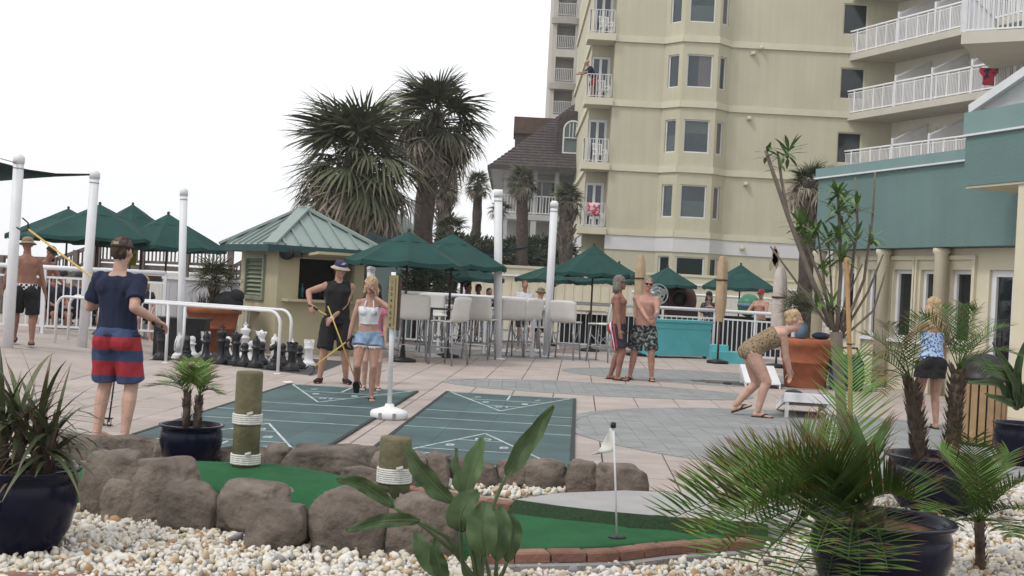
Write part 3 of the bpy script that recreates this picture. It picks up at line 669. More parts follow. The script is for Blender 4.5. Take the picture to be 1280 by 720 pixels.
f = window(teal, PT, door, .11, .08, 0, (), TGL, WHITE); f.name = 'entrance_door'
MB().path([PT(da0+.16, .95, .02), PT(da0+.16, 1.2, .02)], .015, 8).build('handle', STEEL, f)
for i, o in enumerate(wins):       # raised surround
    m = MB()
    for a in (o[0]-.09, o[1]+.09): m.bar(PT(a, .75, -.03), PT(a, 2.38, -.03), .07, .06, up=-ND)
    m.bar(PT(o[0]-.13, 2.41, -.03), PT(o[1]+.13, 2.41, -.03), .07, .06, up=-ND); m.build('window_surround', CREAM2, teal)
for x in (1024, 1104, 1176):
    a0 = uw(x, 360, -IN+.14)[0]; p = WP(a0, 0, IN-.16); MB().lathe([(.115, 0), (.115, 2.45), (.15, 2.5), (.15, zb-.012)], 16, p).build('round_pilaster', CREAM2, teal)
OFF = 1.2; pu, _, pd = uw(1206, 200, OFF); bz = at(1207, 233, pd).z; bt = at(1205, 141, pd).z
m = MB(); wblock(m, pu, 9, -OFF, 1, bz, bt-.36); m.build('portico_block', TEALW, teal)
m = MB(); wblock(m, pu-.03, 9, -OFF-.03, 1, bt-.34, bt); m.build('roof_trim', TEAL_TRIM, teal)
m = MB(); wblock(m, pu-.05, 9, -OFF-.05, 1, bt-.37, bt-.341); m.build('trim_line', WHITE, teal)
m = MB(); wblock(m, pu+.03, 9, -OFF+.02, IN-.01, bz-.035, bz-.002); m.build('soffit', CREAM2, teal)
cu = uw(1265, 350, OFF-.02)[0]; m = MB(); wblock(m, cu, cu+1.0, -OFF+.05, -OFF+.75, 0, bz-.04); m.build('column', CREAM2, teal)
m = MB(); q = [at(1214, 137, 19.5), at(1286, 88, 17.5), at(1300, 120, 17.3), at(1300, 131, 17.3)]
MB().add(q+[p+Vector((.25, .25, 0)) for p in q], [(0, 3, 2, 1), (4, 5, 6, 7), (0, 1, 5, 4), (1, 2, 6, 5), (3, 0, 4, 7), (2, 3, 7, 6)]).build('parapet_panel', HW, teal)
m = MB(); m.bar(q[0]-Vector((0, .04, 0)), q[1]-Vector((0, .04, 0)), .12, .14); m.build('parapet_cap', WHITE, teal)
# ---- hotel wing with balconies
wing = thing('hotel_wing', 'hotel wing with rows of white railed balconies above the teal roof', 'building')
W0 = Vector((at(1058, 150, 54).x, 54, 0)); W1 = Vector((at(1205, 130, 47.4).x, 47.4, 0)); WU = (W1-W0).normalized(); WN = Vector((WU.y, -WU.x, 0))
HP = lambda a, z, d=0: W0+WU*a-WN*d+Vector((0, 0, z))
def hu(x, y):
    r = ray(x, y); dd = (W0.x*WN.x+W0.y*WN.y)/(r.x*WN.x+r.y*WN.y); p = r*dd; return (Vector((p.x, p.y, 0))-W0).dot(WU)
u1, u2 = hu(1117, 120), hu(1163, 110); du = u2-u1; LV = (7.08, 9.78, 12.48, 15.18); EN = u1+du*4
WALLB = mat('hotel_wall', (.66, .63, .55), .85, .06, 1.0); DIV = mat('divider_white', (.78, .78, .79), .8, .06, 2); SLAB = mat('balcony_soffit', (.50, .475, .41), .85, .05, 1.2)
m = MB(); ops = []; S0 = -.0; DB = 1.9
for z in LV:
    for k in range(-1, 4):
        a = u1+du*k; ops += [(a+.25*du, a+.43*du, z+.3, z+2.2), (a+.52*du, a+.70*du, z+1.1, z+2.25), (a+.73*du, a+.93*du, z+1.1, z+2.25)]
PW = facade(m, HP(0, 0, DB), WU, -2.6, EN, 0, 18, [o for o in ops if o[0] > -.5]); m.quad(HP(-2.6, 0, DB), HP(-2.6, 18, DB), HP(-2.6, 18, DB+9), HP(-2.6, 0, DB+9)); m.build('wall', WALLB, wing)
for o in ops:
    if o[0] > -.5: window(wing, PW, o, .06, .08, 0, (), GLASS)
RG = mat('rail_white', (.78, .78, .79), .5, .04, 3)
for i, z in enumerate(LV):
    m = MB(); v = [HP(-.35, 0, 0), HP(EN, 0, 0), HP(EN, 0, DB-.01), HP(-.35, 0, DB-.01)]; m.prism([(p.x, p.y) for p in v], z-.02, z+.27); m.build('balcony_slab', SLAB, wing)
    r = MB(); r2 = MB()
    p0, p1 = HP(-.28, z+.27, .08), HP(EN, z+.27, .08); U = Vector((0, 0, 1))
    r2.bar(p0+U*1.05, p1+U*1.05, .07, .06); r2.bar(p0+U*.08, p1+U*.08, .05, .05); r2.bar(p0+U*.93, p1+U*.93, .03, .03)
    n = int((p1-p0).length/.62)
    for k in range(n+1): q = p0.lerp(p1, k/n); r2.bar(q, q+U*1.05, .045, .045)
    n = int((p1-p0).length/.085)
    for k in range(n+1): q = p0.lerp(p1, k/n); r.bar(q+U*.1, q+U*.93, .033, .02)
    q0 = HP(-.28, z+.27, DB-.05); r2.bar(p0+U*1.05, q0+U*1.05, .07, .06); r2.bar(p0+U*.08, q0+U*.08, .05, .05)
    f = r2.build('balcony_railing', RG, wing); r.build('pickets', DIV, f, kind='stuff')
    for k in range(0, 4):
        a = u1+du*k; p = MB(); pts = [HP(a, z+.27, .12), HP(a, z+.27, DB-.02), HP(a, z+2.35, DB-.02), HP(a, z+1.5, .12)]; t_ = WU*.05
        p.add(pts+[q+t_ for q in pts], [(0, 1, 2, 3), (7, 6, 5, 4), (0, 4, 5, 1), (1, 5, 6, 2), (2, 6, 7, 3), (3, 7, 4, 0)])
        for j in range(1, 6): qa = pts[0].lerp(pts[1], j/6)-t_*.15; p.bar(qa, qa+U*(1.23+.85*j/6-.05), .06, .02, up=WU)
        d = p.build('divider_panel', DIV, wing); MB().bar(pts[3]+t_*.5+U*.04, pts[2]+t_*.5+U*.04, .12, .09).build('divider_cap', WHITE, d)
        MB().bar(HP(a, z+.27, .1), HP(a, z+1.62, .1), .11, .11, up=WN).build('post', WHITE, wing)
# corner balcony close at top right
n0 = at(1201, 55, 42); n1 = at(1258, 104, 48.6); rr = Vector((n0.x+5.0, 39.2, n0.z)); r3 = Vector((n0.x+8, 47, n0.z)); zc = n0.z
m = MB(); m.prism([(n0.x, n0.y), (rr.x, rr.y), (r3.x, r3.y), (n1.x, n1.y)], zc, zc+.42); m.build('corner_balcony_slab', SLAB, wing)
r = MB(); railing(r, (n0.x+.1, n0.y+.1, zc+.42), (rr.x, rr.y+.1, zc+.42), 1.5, .16, pk=.05, top=.06); railing(r, (n0.x+.1, n0.y+.1, zc+.42), (n1.x+.1, n1.y, zc+.42), 1.5, .16, pk=.05, top=.06)
r.box((n0.x+.1, n0.y+.1, zc+1.3), (.16, .16, 1.75)); r.build('corner_railing', WHITE, wing, kind='stuff')
pp = MB(); pp.path([WP(pu-.12, zt+.02, .1), WP(pu-.12, zt+.62, .1), WP(pu-.12, zt+.7, .15)], .07, 12); pp.build('vent_pipe', WHITE, teal)
rr0 = uw(1055, 195)[0]
# ---- bar hut
hut = thing('bar_hut', 'cream kiosk with green metal hip roof and open serving counter', 'kiosk')
AN = R(34.5); C = Vector((at(344, 400, 22.7).x, 22.7, 0)); ER = Vector((math.cos(AN), math.sin(AN), 0)); EL = Vector((-math.sin(AN), math.cos(AN), 0)); S_ = 1.83
HUTW = mat('hut_wall', (.45, .405, .27), .85, .08, 2, .15, 40)
wz = 2.06
def hpt(a, b, z): return C+ER*a+EL*b+Vector((0, 0, z))
m = MB(); orr = [(.44, 1.62, 1.06, 1.84)]; PR_ = facade(m, C, ER, 0, S_, 0, wz, orr, .12)
lo = [(.45, 1.35, .95, 1.82)]; PL_ = facade(m, hpt(0, S_, 0), -EL, 0, S_, 0, wz, [(.27, 1.25, 1.0, 1.88)], .08)
m.quad(hpt(S_, 0, 0), hpt(S_, S_, 0), hpt(S_, S_, wz), hpt(S_, 0, wz)); m.quad(hpt(S_, S_, 0), hpt(0, S_, 0), hpt(0, S_, wz), hpt(S_, S_, wz)); m.build('wall', HUTW, hut)
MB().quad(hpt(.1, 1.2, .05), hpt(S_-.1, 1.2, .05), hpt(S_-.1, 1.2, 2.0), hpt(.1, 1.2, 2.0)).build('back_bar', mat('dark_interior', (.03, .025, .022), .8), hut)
for k in range(7):
    p = PR_(.5+.17*k, 1.09, .5+.1*(k % 3)); MB().lathe([(.03, 0), (.03, .16), (.012, .2), (.012, .27)], 8, p).build('bottle', (WHITE, TERRA, TURQ, DARKG, GREENC, TAN, WHITE)[k], hut)
m = MB(); m.bar(PR_(.1, 1.04, -.12), PR_(S_-.15, 1.04, -.12), .34, .05); m.build('counter_shelf', HUTW, hut)
m = MB(); a, b = PR_(.46, 1.87, -.03), PR_(1.62, 1.87, -.03); c, d = PR_(1.62, 1.93, -.75), PR_(.46, 1.93, -.75); U = Vector((0, 0, .05)); m.add([a, b, c, d, a+U, b+U, c+U, d+U], [(3, 2, 1, 0), (4, 5, 6, 7), (0, 1, 5, 4), (1, 2, 6, 5), (2, 3, 7, 6), (3, 0, 4, 7)]); m.build('hatch_flap', HUTW, hut)
LG = mat('louver_green', (.23, .26, .19), .7, .08, 4)
lv0, lv1 = .27, 1.25; m = MB()
for a in (lv0+.04, lv1-.04): m.bar(PL_(a, 1.0, .0), PL_(a, 1.88, .0), .08, .1, up=PL_(0, 0, 0)-PL_(0, 0, 1))
for z in (1.04, 1.84): m.bar(PL_(lv0+.08, z, .0), PL_(lv1-.08, z, .0), .1, .08)
f = m.build('louver', LG, hut)
for k in range(9):
    z = 1.13+.083*k; s = MB(); s.add([PL_(lv0+.09, z-.035, -.02), PL_(lv1-.09, z-.035, -.02), PL_(lv1-.09, z+.04, .06), PL_(lv0+.09, z+.04, .06), PL_(lv0+.09, z-.045, -.005), PL_(lv1-.09, z-.045, -.005), PL_(lv1-.09, z+.03, .07), PL_(lv0+.09, z+.03, .07)], [(0, 1, 2, 3), (7, 6, 5, 4), (0, 4, 5, 1), (3, 2, 6, 7)]); s.build('slat', LG, f)
MB().quad(PL_(lv0+.05, 1.02, .075), PL_(lv1-.05, 1.02, .075), PL_(lv1-.05, 1.86, .075), PL_(lv0+.05, 1.86, .075)).build('backing', BLACKM, f)
OV = .32; K = [hpt(-OV, -OV, wz), hpt(S_+OV, -OV, wz), hpt(S_+OV, S_+OV, wz), hpt(-OV, S_+OV, wz)]; PKT = hpt(S_/2, S_/2, 2.86)
MROOF = mat('green_metal_roof', (.22, .275, .258), .5, .07, 1.5, spec=.5); DKG = mat('dark_green_trim', (.02, .06, .06), .6, .1, 3)
m = MB()
for i in range(4): m.add([K[i], K[(i+1) % 4], PKT], [(0, 1, 2)])
m.add(K, [(3, 2, 1, 0)]); m.build('roof', MROOF, hut)
for i in (0, 3, 1):
    a, b = K[i], K[(i+1) % 4]
    for k in range(1, 8):
        t = k/8; q = a.lerp(b, t); h = 2*min(t, 1-t); e = (a+b)/2; top = q+(PKT-e)*h*.97; MB().bar(q+Vector((0, 0, .02)), top+Vector((0, 0, .02)), .03, .045).build('seam', MROOF, hut)
for k in K: MB().bar(k+Vector((0, 0, .02)), PKT+Vector((0, 0, .02)), .24, .05).build('hip_cap', MROOF, hut)
m = MB()
for i in range(4): m.bar(K[i]-Vector((0, 0, .06)), K[(i+1) % 4]-Vector((0, 0, .06)), .06, .13)
m.build('fascia', DKG, hut)
sp = PR_(.08, 1.93, -.22); m = MB(); M_ = Matrix.Rotation(PI/2, 3, 'X'); m.lathe([(.0, -.13), (.13, -.13), (.14, .1), (.1, .13), (0, .13)], 16, sp, M=M_); m.box(sp+Vector((.16, .05, -.02)), (.2, .2, .12)); m.build('wall_speaker', BLACK, hut)
# second kiosk behind
k2 = thing('bar_hut', 'rear kiosk with teal gabled roof between the two tall palms', 'kiosk')
c0 = at(472, 259, 30); q1 = at(508, 296, 30); q2 = at(436, 296, 30); zz = q1.z
m = MB(); m.add([c0, q1, q2, c0+Vector((.4, 3.2, 0)), q1+Vector((.4, 3.2, 0)), q2+Vector((.4, 3.2, 0))], [(0, 2, 1), (0, 1, 4, 3), (2, 0, 3, 5), (3, 4, 5)]); m.build('roof', MROOF, k2)
MB().bar(c0+Vector((0, -.05, .03)), q1+Vector((0, -.05, .03)), .1, .1).build('gable_trim', mat('pale_trim', (.45, .52, .5), .6), k2)
m = MB(); m.prism([(q2.x+.15, 30.2), (q1.x-.1, 30.2), (q1.x+.2, 33), (q2.x+.4, 33)], 0, zz+.02); m.build('wall', mat('pale_teal_wall', (.32, .42, .42), .8, .1, 2), k2)
# ================================================================ POLES, SAILS, RAILS
def pole(px, pt, r, label, z=0, group='white shade sail poles', d=None):
    b = gnd(*px, z) if d is None else at(*px, d); b.z = max(b.z, z) if d is None else 0
    tp = at(*pt, b.y); t = thing('sail_pole', label, 'pole', b, 0, group); v = tp-b
    MB().path([(0, 0, 0), v*.5, v*.965], r, 14).build('shaft', WHITE, t)
    MB().path([v*.955, v*.985, v], [r*1.12, r*1.12, r*.6], 14).build('cap', WHITE, t)
    MB().path([v*.93+Vector((-.001, 0, 0)), v*.935], r*1.06, 14).build('collar', STEEL, t)
    MB().lathe([(r*2, 0), (r*2, .015), (r*1.1, .03), (0, .03)], 14).build('base_plate', WHITE, t)
    return b, tp
p1b, p1t = pole((9, 449), (24, 193), .078, 'thick white pole at far left edge beside the shirtless man', 0)
p2b, p2t = pole((102, 442), (119, 213), .078, 'white pole holding the dark sail corner, left of the navy shirt')
pole((225, 447), (230, 235), .062, 'slim white pole rising behind the chess pieces and planter')
pole((622, 449), (623, 237), .085, 'tall white pole in the middle of the white bar chairs')
pole((683, 446), (693, 251), .085, 'tall white pole between bar chairs and front green umbrella')
pole((461, 430), (464, 333), .09, 'short pale pole behind the woman in the white top', 0, d=27)
SAIL = mat('sail_cloth', (.018, .035, .035), .9, .2, 2)
def sail(name, label, top, bot, tipw=1):
    n = len(top); m = MB(); V = []
    for i in range(n):
        for j in range(7): q = top[i].lerp(bot[i], j/6); q.y += .25*math.sin(PI*j/6)*(1-i/(n-1)); V.append(q)
    m.add(V, [(i*7+j, i*7+j+1, i*7+j+8, i*7+j+7) for i in range(n-1) for j in range(6)], 0, True)
    t = thing(name, label, 'shade sail'); o = m.build('cloth', SAIL, t); s = o.modifiers.new('t', 'SOLIDIFY'); s.thickness = .006; return t
D_ = p2t.y
t = sail('shade_sail', 'dark green shade sail stretched across top left corner', [at(-120, 178, D_-1), at(-50, 193, D_-.7), at(0, 203, D_-.4), at(34, 212, D_-.2), at(70, 217, D_-.1), at(113, 217.5, D_-.05)], [at(-120, 245, D_-1), at(-50, 233, D_-.7), at(0, 226, D_-.4), at(34, 223, D_-.2), at(70, 220.5, D_-.1), at(113, 219, D_-.05)])
m = MB(); m.path([at(112, 218, D_-.05), p2t-Vector((0, 0, .12))], .008, 5); m.path([at(0, 198, D_-2.2), p1t-Vector((0, .08, .14))], .008, 5); m.build('cable', STEEL, t)
sail('shade_sail', 'dark sail behind the kiosk roof, left of the green umbrella', [at(462, 289, 27), at(480, 296, 27), at(505, 305, 27), at(540, 314, 27)], [at(430, 318, 26), at(450, 321, 26.3), at(480, 320, 26.6), at(538, 316, 27)])
sail('shade_sail', 'dark sail seen beyond the second umbrella before the hedge', [at(585, 308, 40), at(605, 312, 40), at(630, 313, 40), at(662, 308, 40)], [at(575, 322, 40), at(600, 322, 40), at(630, 318, 40), at(661, 310, 40)])
# pedestrian handrails
def handrail(pts, label, zt=.95, r=.024):
    t = thing('handrail', label, 'handrail', pts[0], 0, 'white ramp handrails'); o = pts[0]; P = []
    q = [p-o for p in pts]; dv = (q[1]-q[0]).normalized(); U = Vector((0, 0, 1)); rr = .2
    P.append(q[0]); P.append(q[0]+U*(zt-rr))
    for k in range(1, 7): a_ = PI/2*k/6; P.append(q[0]+U*(zt-rr+rr*math.sin(a_))+dv*(rr-rr*math.cos(a_)))
    dv2 = (q[-2]-q[-1]).normalized()
    for x in q[1:-1]: P.append(x+U*zt)
    for k in range(6, -1, -1): a_ = PI/2*k/6; P.append(q[-1]+U*(zt-rr+rr*math.sin(a_))+dv2*(rr-rr*math.cos(a_)))
    P.append(q[-1]); MB().path(P, r, 10).build('rail', WHITE, t)
    for x in q[1:-1]: MB().path([x, x+U*(zt-.01)], r, 10).build('post', WHITE, t)
    for x in q: MB().lathe([(.06, 0), (.06, .012), (.03, .02), (0, .02)], 12, x).build('foot', WHITE, t)
handrail([gnd(347, 468), gnd(207, 454), gnd(68, 440)], 'near white pipe handrail in front of the black chess pieces')
handrail([gnd(361, 463), gnd(228, 450), gnd(84, 436)], 'far white pipe handrail just behind the near one')
def fence(p0, p1, zb, zt, label, sp=.13, posts=None, top=None, pk=.022, name='railing', group=None, m_=WHITE, pr=.03):
    p0 = Vector(p0); p1 = Vector(p1); t = thing(name, label, 'railing', p0, math.atan2((p1-p0).y, (p1-p0).x), group); L = (p1-p0).length
    for z in (zb, zt): MB().bar((0, 0, z), (L, 0, z), .04, .04).build('rail', m_, t)
    if top: MB().path([(0, 0, top), (L, 0, top)], .045, 10).build('top_rail', m_, t)
    n = max(1, int(L/sp)); me = MB().bar((0, 0, zb), (0, 0, zt), pk, pk, up=(0, 1, 0)).mesh('picket', m_)
    for k in range(n+1): link('picket', me, t, (L*k/n, 0, 0))
    np_ = posts or max(1, round(L/1.8))
    for k in range(np_+1): MB().bar((L*k/np_, 0, 0), (L*k/np_, 0, (top or zt)+.0), .055, .055, up=(0, 1, 0)).build('post', m_, t)
    return t
fence((at(-20, 340, 22).x, 22, .0), (at(201, 345, 22).x, 22.3, .0), .34, 1.24, 'white picket railing at left behind the navy shirted man', .13, 3, 1.42)
m = MB(); t = thing('board_wall', 'low wall of pale grey boards behind the chess set and planter', 'wall', (at(203, 350, 23.4).x, 23.4, 0))
W_ = at(302, 355, 23.4).x-at(203, 350, 23.4).x
bm_ = MB().box((0, 0, .66), (.145, .04, 1.3)).mesh('board', mat('pale_board', (.46, .46, .48), .7, .08, 4, rnd=.06))
for k in range(int(W_/.15)): link('board', bm_, t, (.08+.15*k, 0, 0))
MB().box((W_/2, 0, 1.335), (W_, .1, .05)).build('cap', WHITE, t)
# raised boardwalk behind
t = thing('boardwalk', 'weathered grey wooden boardwalk railing and stairs behind the left umbrellas', 'boardwalk', (0, 34, 0)); D = 34
X = lambda x: at(x, 320, D).x
xa, xb = X(124), X(290)
def rail_run(a, b, za, zb_, hgt):
    for dz, s_ in ((0, .10), (-hgt, .08)): MB().bar((a, 0, za+dz), (b, 0, zb_+dz), .12, s_).build('rail', GREYW, t)
    n = max(2, int(abs(b-a)/.105)); mm = MB()
    for k in range(n+1): x = a+(b-a)*k/n; z = za+(zb_-za)*k/n; MB().bar((x, 0, z-hgt), (x, 0, z-.02), .04, .04, up=(0, 1, 0)).build('picket', GREYW, t)
    for k in range(max(2, int(abs(b-a)/1.2))+1): n2 = max(2, int(abs(b-a)/1.2)); x = a+(b-a)*k/n2; z = za+(zb_-za)*k/n2; MB().bar((x, -.08, 0), (x, -.08, z+.05), .13, .13, up=(0, 1, 0)).build('post', GREYW, t)
rail_run(xa, xb, 2.08, 2.12, .42); rail_run(X(70), X(122), 1.62, 2.1, .42); rail_run(X(292), X(330), 1.66, 2.2, .42); rail_run(X(-60), X(68), 1.6, 1.62, .4)
m = MB(); m.box(((xa+xb)/2, .6, 1.52), (xb-xa, 1.3, .14)); m.build('deck', GREYW, t)
m = MB(); m.box(((X(-60)+X(330))/2, .8, 1.2), (X(330)-X(-60), .08, .18)); m.build('beam', GREYW, t)
# middle and right railings, back walls
BR0, BR1 = at(496, 362, 27.5), at(668, 379, 26.0)
fence((BR0.x, BR0.y, 0), (BR1.x, BR1.y, 0), .2, 1.02, 'white railing with wide bar rail behind the white bar chairs', .14, 3, 1.25)
BB0, BB1 = at(700, 390, 30.5), at(893, 396, 30.2)
fence((BB0.x, BB0.y, 0), (BB1.x, BB1.y, 0), .15, .98, 'white picket railing between the front green umbrella and turquoise box', .13, 3, 1.18)
BC0, BC1 = at(899, 396, 30.0), at(1044, 400, 27.5)
fence((BC0.x, BC0.y, 0), (BC1.x, BC1.y, 0), .12, .98, 'white picket railing right of the turquoise box behind the bending woman', .14, 3, 1.18)
m = MB(); t = thing('screen_panel', 'black mesh screen behind the white pickets beside the turquoise box', 'screen', (BC0.x, 30.5, 0)); MB().box((1.0, .0, .5), (2.0, .03, .84)).build('mesh_panel', BLACKM, t); MB().bar((0, 0, 0), (0, 0, .95), .04, .04, up=(0, 1, 0)).build('frame', BLACK, t); MB().bar((2, 0, 0), (2, 0, .95), .04, .04, up=(0, 1, 0)).build('frame', BLACK, t)
t = thing('screen_panel', 'dark mesh screen behind the railing between the shirtless men and oven', 'screen', (BB0.x, 31.2, 0)); MB().box((2.0, 0, .5), (3.9, .03, .8)).build('mesh_panel', BLACKM, t); MB().bar((0, 0, 0), (0, 0, .9), .04, .04, up=(0, 1, 0)).build('frame', BLACK, t)
t = thing('garden_wall', 'long pale yellow boundary wall below the tower behind the umbrellas', 'wall', (0, 47, 0)); a, b = at(597, 335, 47), at(1060, 350, 47)
m = MB(); m.box(((a.x+b.x)/2, 0, 1.13), (b.x-a.x, .25, 2.3)); m.build('wall', CREAM2, t); m = MB(); m.box(((a.x+b.x)/2, 0, 2.31), (b.x-a.x+.1, .34, .1)); m.build('coping', CREAM_TRIM, t)
t = thing('garden_wall', 'lower pale yellow paneled wall with white coping behind the pool people', 'wall', (0, 43, 0)); a, b = at(590, 346, 43), at(1060, 360, 43)
m = MB(); m.box(((a.x+b.x)/2, 0, .95), (b.x-a.x, .2, 1.9)); m.build('wall', CREAM2, t); m = MB(); m.box(((a.x+b.x)/2, -.02, 1.93), (b.x-a.x+.1, .34, .07)); m.build('coping', WHITE, t)
me = MB().box((0, 0, .95), (.05, .03, 1.8)).mesh('batten', CREAM2)
for k in range(int((b.x-a.x)/.32)): link('batten', me, t, (a.x+.1+.32*k, -.115, 0))
c0, c1 = at(790, 362, 38), at(1040, 372, 38)
fence((c0.x, 38, 0), (c1.x, 38, 0), .7, 1.42, 'far white picket railing along the pool below the yellow wall', .2, 4, 1.55, .03)
# ================================================================ UMBRELLAS
def canopy_panel(r, zr, za, n=8):
    m = MB(); V = []; h = PI/n; K = 6
    for i in range(K+1):
        t_ = i/K; rr = r*t_; z = za+(zr-za)*(t_**1.06)
        for j in range(5):
            a_ = -h+2*h*j/4; e = math.cos(h)/math.cos(a_); sag = 1-(1-abs(a_/h)**2)*.035*t_
            V.append((rr*e*sag*math.sin(a_), -rr*e*sag*math.cos(a_), z-(1-abs(a_/h)**2)*.04*t_))
    b = len(V)
    for j in range(5): x, y, z = V[K*5+j]; V.append((x*1.005, y*1.005, z-.085-.018*math.cos(j*2.2)))
    m.add(V, [(i*5+j, i*5+j+1, i*5+j+6, i*5+j+5) for i in range(K+1) for j in range(4)], 0, False)
    return m.mesh('canopy_panel', GREENC)
UMB = None
def umbrella(px, d, r, yr, ya, label, rz=0., group='green market umbrellas'):
    hy = HY+math.tan(TH)*(px-640); zr = CZ+(hy-yr)*d/F; za = CZ+(hy-ya)*d/F; c = at(px, hy, d)
    t = thing('market_umbrella', label, 'umbrella', (c.x, c.y, 0), rz, group); me = canopy_panel(r, zr, za)
    for k in range(8): link('canopy_panel', me, t, None, (0, 0, 2*PI*(k+.5)/8))
    MB().lathe([(.34*r, za-(za-zr)*.325), (.2*r, za-(za-zr)*.165), (.03, za+.02), (0, za+.03)], 8, smooth=False).build('vent_cap', GREENC, t)
    MB().lathe([(.02, za), (.03, za+.03), (.036, za+.06), (.02, za+.085), (0, za+.09)], 10).build('finial', DKWOOD, t)
    MB().path([(0, 0, .05), (0, 0, za)], .024, 10).build('pole', DKWOOD, t)
    rb = MB().bar((0, 0, za-.06), (0, -r*.985, zr-.02), .018, .025).mesh('rib', DKWOOD); stt = MB().bar((0, 0, za-.62), (0, -r*.52, (za+zr)/2-.05), .015, .02).mesh('strut', DKWOOD)
    for k in range(8): link('rib', rb, t, None, (0, 0, 2*PI*k/8)); link('strut', stt, t, None, (0, 0, 2*PI*k/8))
    MB().lathe([(.26, 0), (.26, .05), (.06, .09), (.03, .35), (0, .35)], 16).build('base', BLACK, t)
    return t
umbrella(508, 22.5, 1.17, 327, 291, 'nearest green umbrella over bar chairs, right of the kiosk', .1)
umbrella(563, 24.5, 1.2, 330, 294, 'green umbrella directly behind the nearest one by the palm trunk', .35)
umbrella(578, 31, 1.1, 346, 326, 'low green umbrella partly hidden beneath the second umbrella', .2)
umbrella(692, 32, 1.1, 349, 330, 'green umbrella behind and left of the front one with red finial', .3)
umbrella(740, 30, 1.07, 341, 308, 'front green umbrella left of the two shirtless men', .15)
umbrella(772, 33.5, 1.02, 351, 330, 'green umbrella half hidden behind the one by the shirtless men', .3)
umbrella(833, 36, .95, 355, 335, 'small green umbrella in front of the domed oven', .2)
umbrella(924, 36, 1.15, 359, 332, 'green umbrella over the man in sunglasses right of tan cover', .1)
umbrella(121, 27, 1.6, 297, 257, 'large green umbrella above the navy shirted man, second from left', .2)
umbrella(82, 30, 1.55, 297, 262, 'leftmost large green umbrella behind the two left poles', .0)
umbrella(162, 31, 1.55, 304, 257, 'large green umbrella with pale finial, third from left', .3)
umbrella(207, 27.5, 1.35, 308, 269, 'green umbrella beside the kiosk, fourth from left', .1)
def closed(px, d, yt, yb, r, label, m_=TAN, hp=True):
    hy = HY+math.tan(TH)*(px-640); z1 = CZ+(hy-yt)*d/F; z0 = CZ+(hy-yb)*d/F; c = at(px, hy, d); t = thing('closed_umbrella', label, 'umbrella', (c.x, c.y, 0), 0, 'closed umbrellas in covers'); n = 20; V = []; rows = 9
    prof = [.6, .85, .97, 1.02, 1, .98, .97, .93, .82, .5]
    for i in range(rows+1):
        z = z0+(z1-z0)*i/rows
        for k in range(n): a_ = 2*PI*k/n; rr = r*prof[i]*(1+.10*math.sin(5*a_+i*.5)+.05*noise.noise(Vector((k, i, px)))); V.append((rr*math.cos(a_), rr*math.sin(a_), z))
    MB().add(V, [(i*n+k, i*n+(k+1) % n, (i+1)*n+(k+1) % n, (i+1)*n+k) for i in range(rows) for k in range(n)], 0, True).build('cover', m_, t)
    MB().path([(0, 0, 0), (0, 0, z0+.2)], .025, 8).build('pole', DKWOOD, t); MB().lathe([(.25, 0), (.25, .06), (.05, .1), (0, .1)], 14).build('base', BLACK, t)
    MB().lathe([(r*1.08, z0+(z1-z0)*.62), (r*1.08, z0+(z1-z0)*.645)], 20).build('strap', DKWOOD, t)
closed(799, 29, 319, 398, .128, 'closed umbrella in tan cover rising behind the two shirtless men')
closed(901, 27.5, 320, 402, .125, 'closed umbrella in tan cover at right corner of turquoise box')
closed(974, 27, 334, 437, .16, 'closed umbrella in pale dusty cover behind the bending woman', mat('pale_cover', (.5, .45, .42), .85, .1, 5, .3, 10))
# ================================================================ BAR CHAIRS AND TABLES
CH = mat('chair_shell', (.66, .645, .61), .4, .05, 4)
def chair_proto():
    t = thing('bar_chair', 'proto', 'bar chair', (0, 0, 0), 0, 'white bar chairs at the high tables')
    V = []; prof = [(-.22, .73), (-.215, .755), (-.1, .765), (.05, .755), (.15, .755), (.2, .79), (.225, .87), (.245, 1.0), (.265, 1.12), (.27, 1.17)]
    for y, z in prof:
        for j in range(9):
            s = (j-4)/4; c_ = .03*s*s if z > .8 else -.012*(1-s*s); wd = .27 if z < .8 else .275-.02*(z-.8)
            edge = (.03*(abs(s)**6) if z > 1.1 else 0)
            V.append((s*wd, y-c_*(1.3 if z > .8 else 0), z-edge+(c_ if z < .8 else 0)))
    m = MB(); n = 9; k = len(V); m.add(V, [(i*n+j, i*n+j+1, (i+1)*n+j+1, (i+1)*n+j) for i in range(len(prof)-1) for j in range(n-1)], 0, True)
    o = m.build('shell', CH, t); s = o.modifiers.new('t', 'SOLIDIFY'); s.thickness = .022
    for sx in (-1, 1):
        for sy in (-1, 1): MB().path([(sx*.21, sy*.17, .735), (sx*.26, sy*.23, 0)], .016, 8).build('leg', STEEL, t)
    for z, f_ in ((.3, .6),):
        q = [(sx*(.21+.05*(1-z/.735)), sy*(.17+.06*(1-z/.735)), z) for sx, sy in ((-1, -1), (1, -1), (1, 1), (-1, 1))]
        for k in range(4): MB().path([q[k], q[(k+1) % 4]], .011, 6).build('footrest', STEEL, t)
    for sx in (-1, 1): MB().path([(sx*.2, -.19, .55), (sx*.2, 0, .36), (sx*.2, .19, .55)], .01, 6).build('brace', STEEL, t)
    return t
ch0 = chair_proto(); used = [0]
def chair(px, y, rz, label):
    p = gnd(px, y)
    if not used[0]: ch0.location = p; ch0.scale = (1.09,)*3; ch0.rotation_euler = (0, 0, rz); ch0['label'] = label; used[0] = 1
    else: dup(ch0, p, rz, label)
chair(514, 452, PI+.1, 'white bar chair just right of the score post, back to camera')
chair(560, 456, -PI/2-.5, 'white bar chair turned left, standing nearest the camera of all the bar chairs')
chair(538, 440, .2, 'white bar chair behind the nearest umbrella pole facing the camera')
chair(598, 449, PI-.3, 'white bar chair with back to camera, just left of tall middle pole')
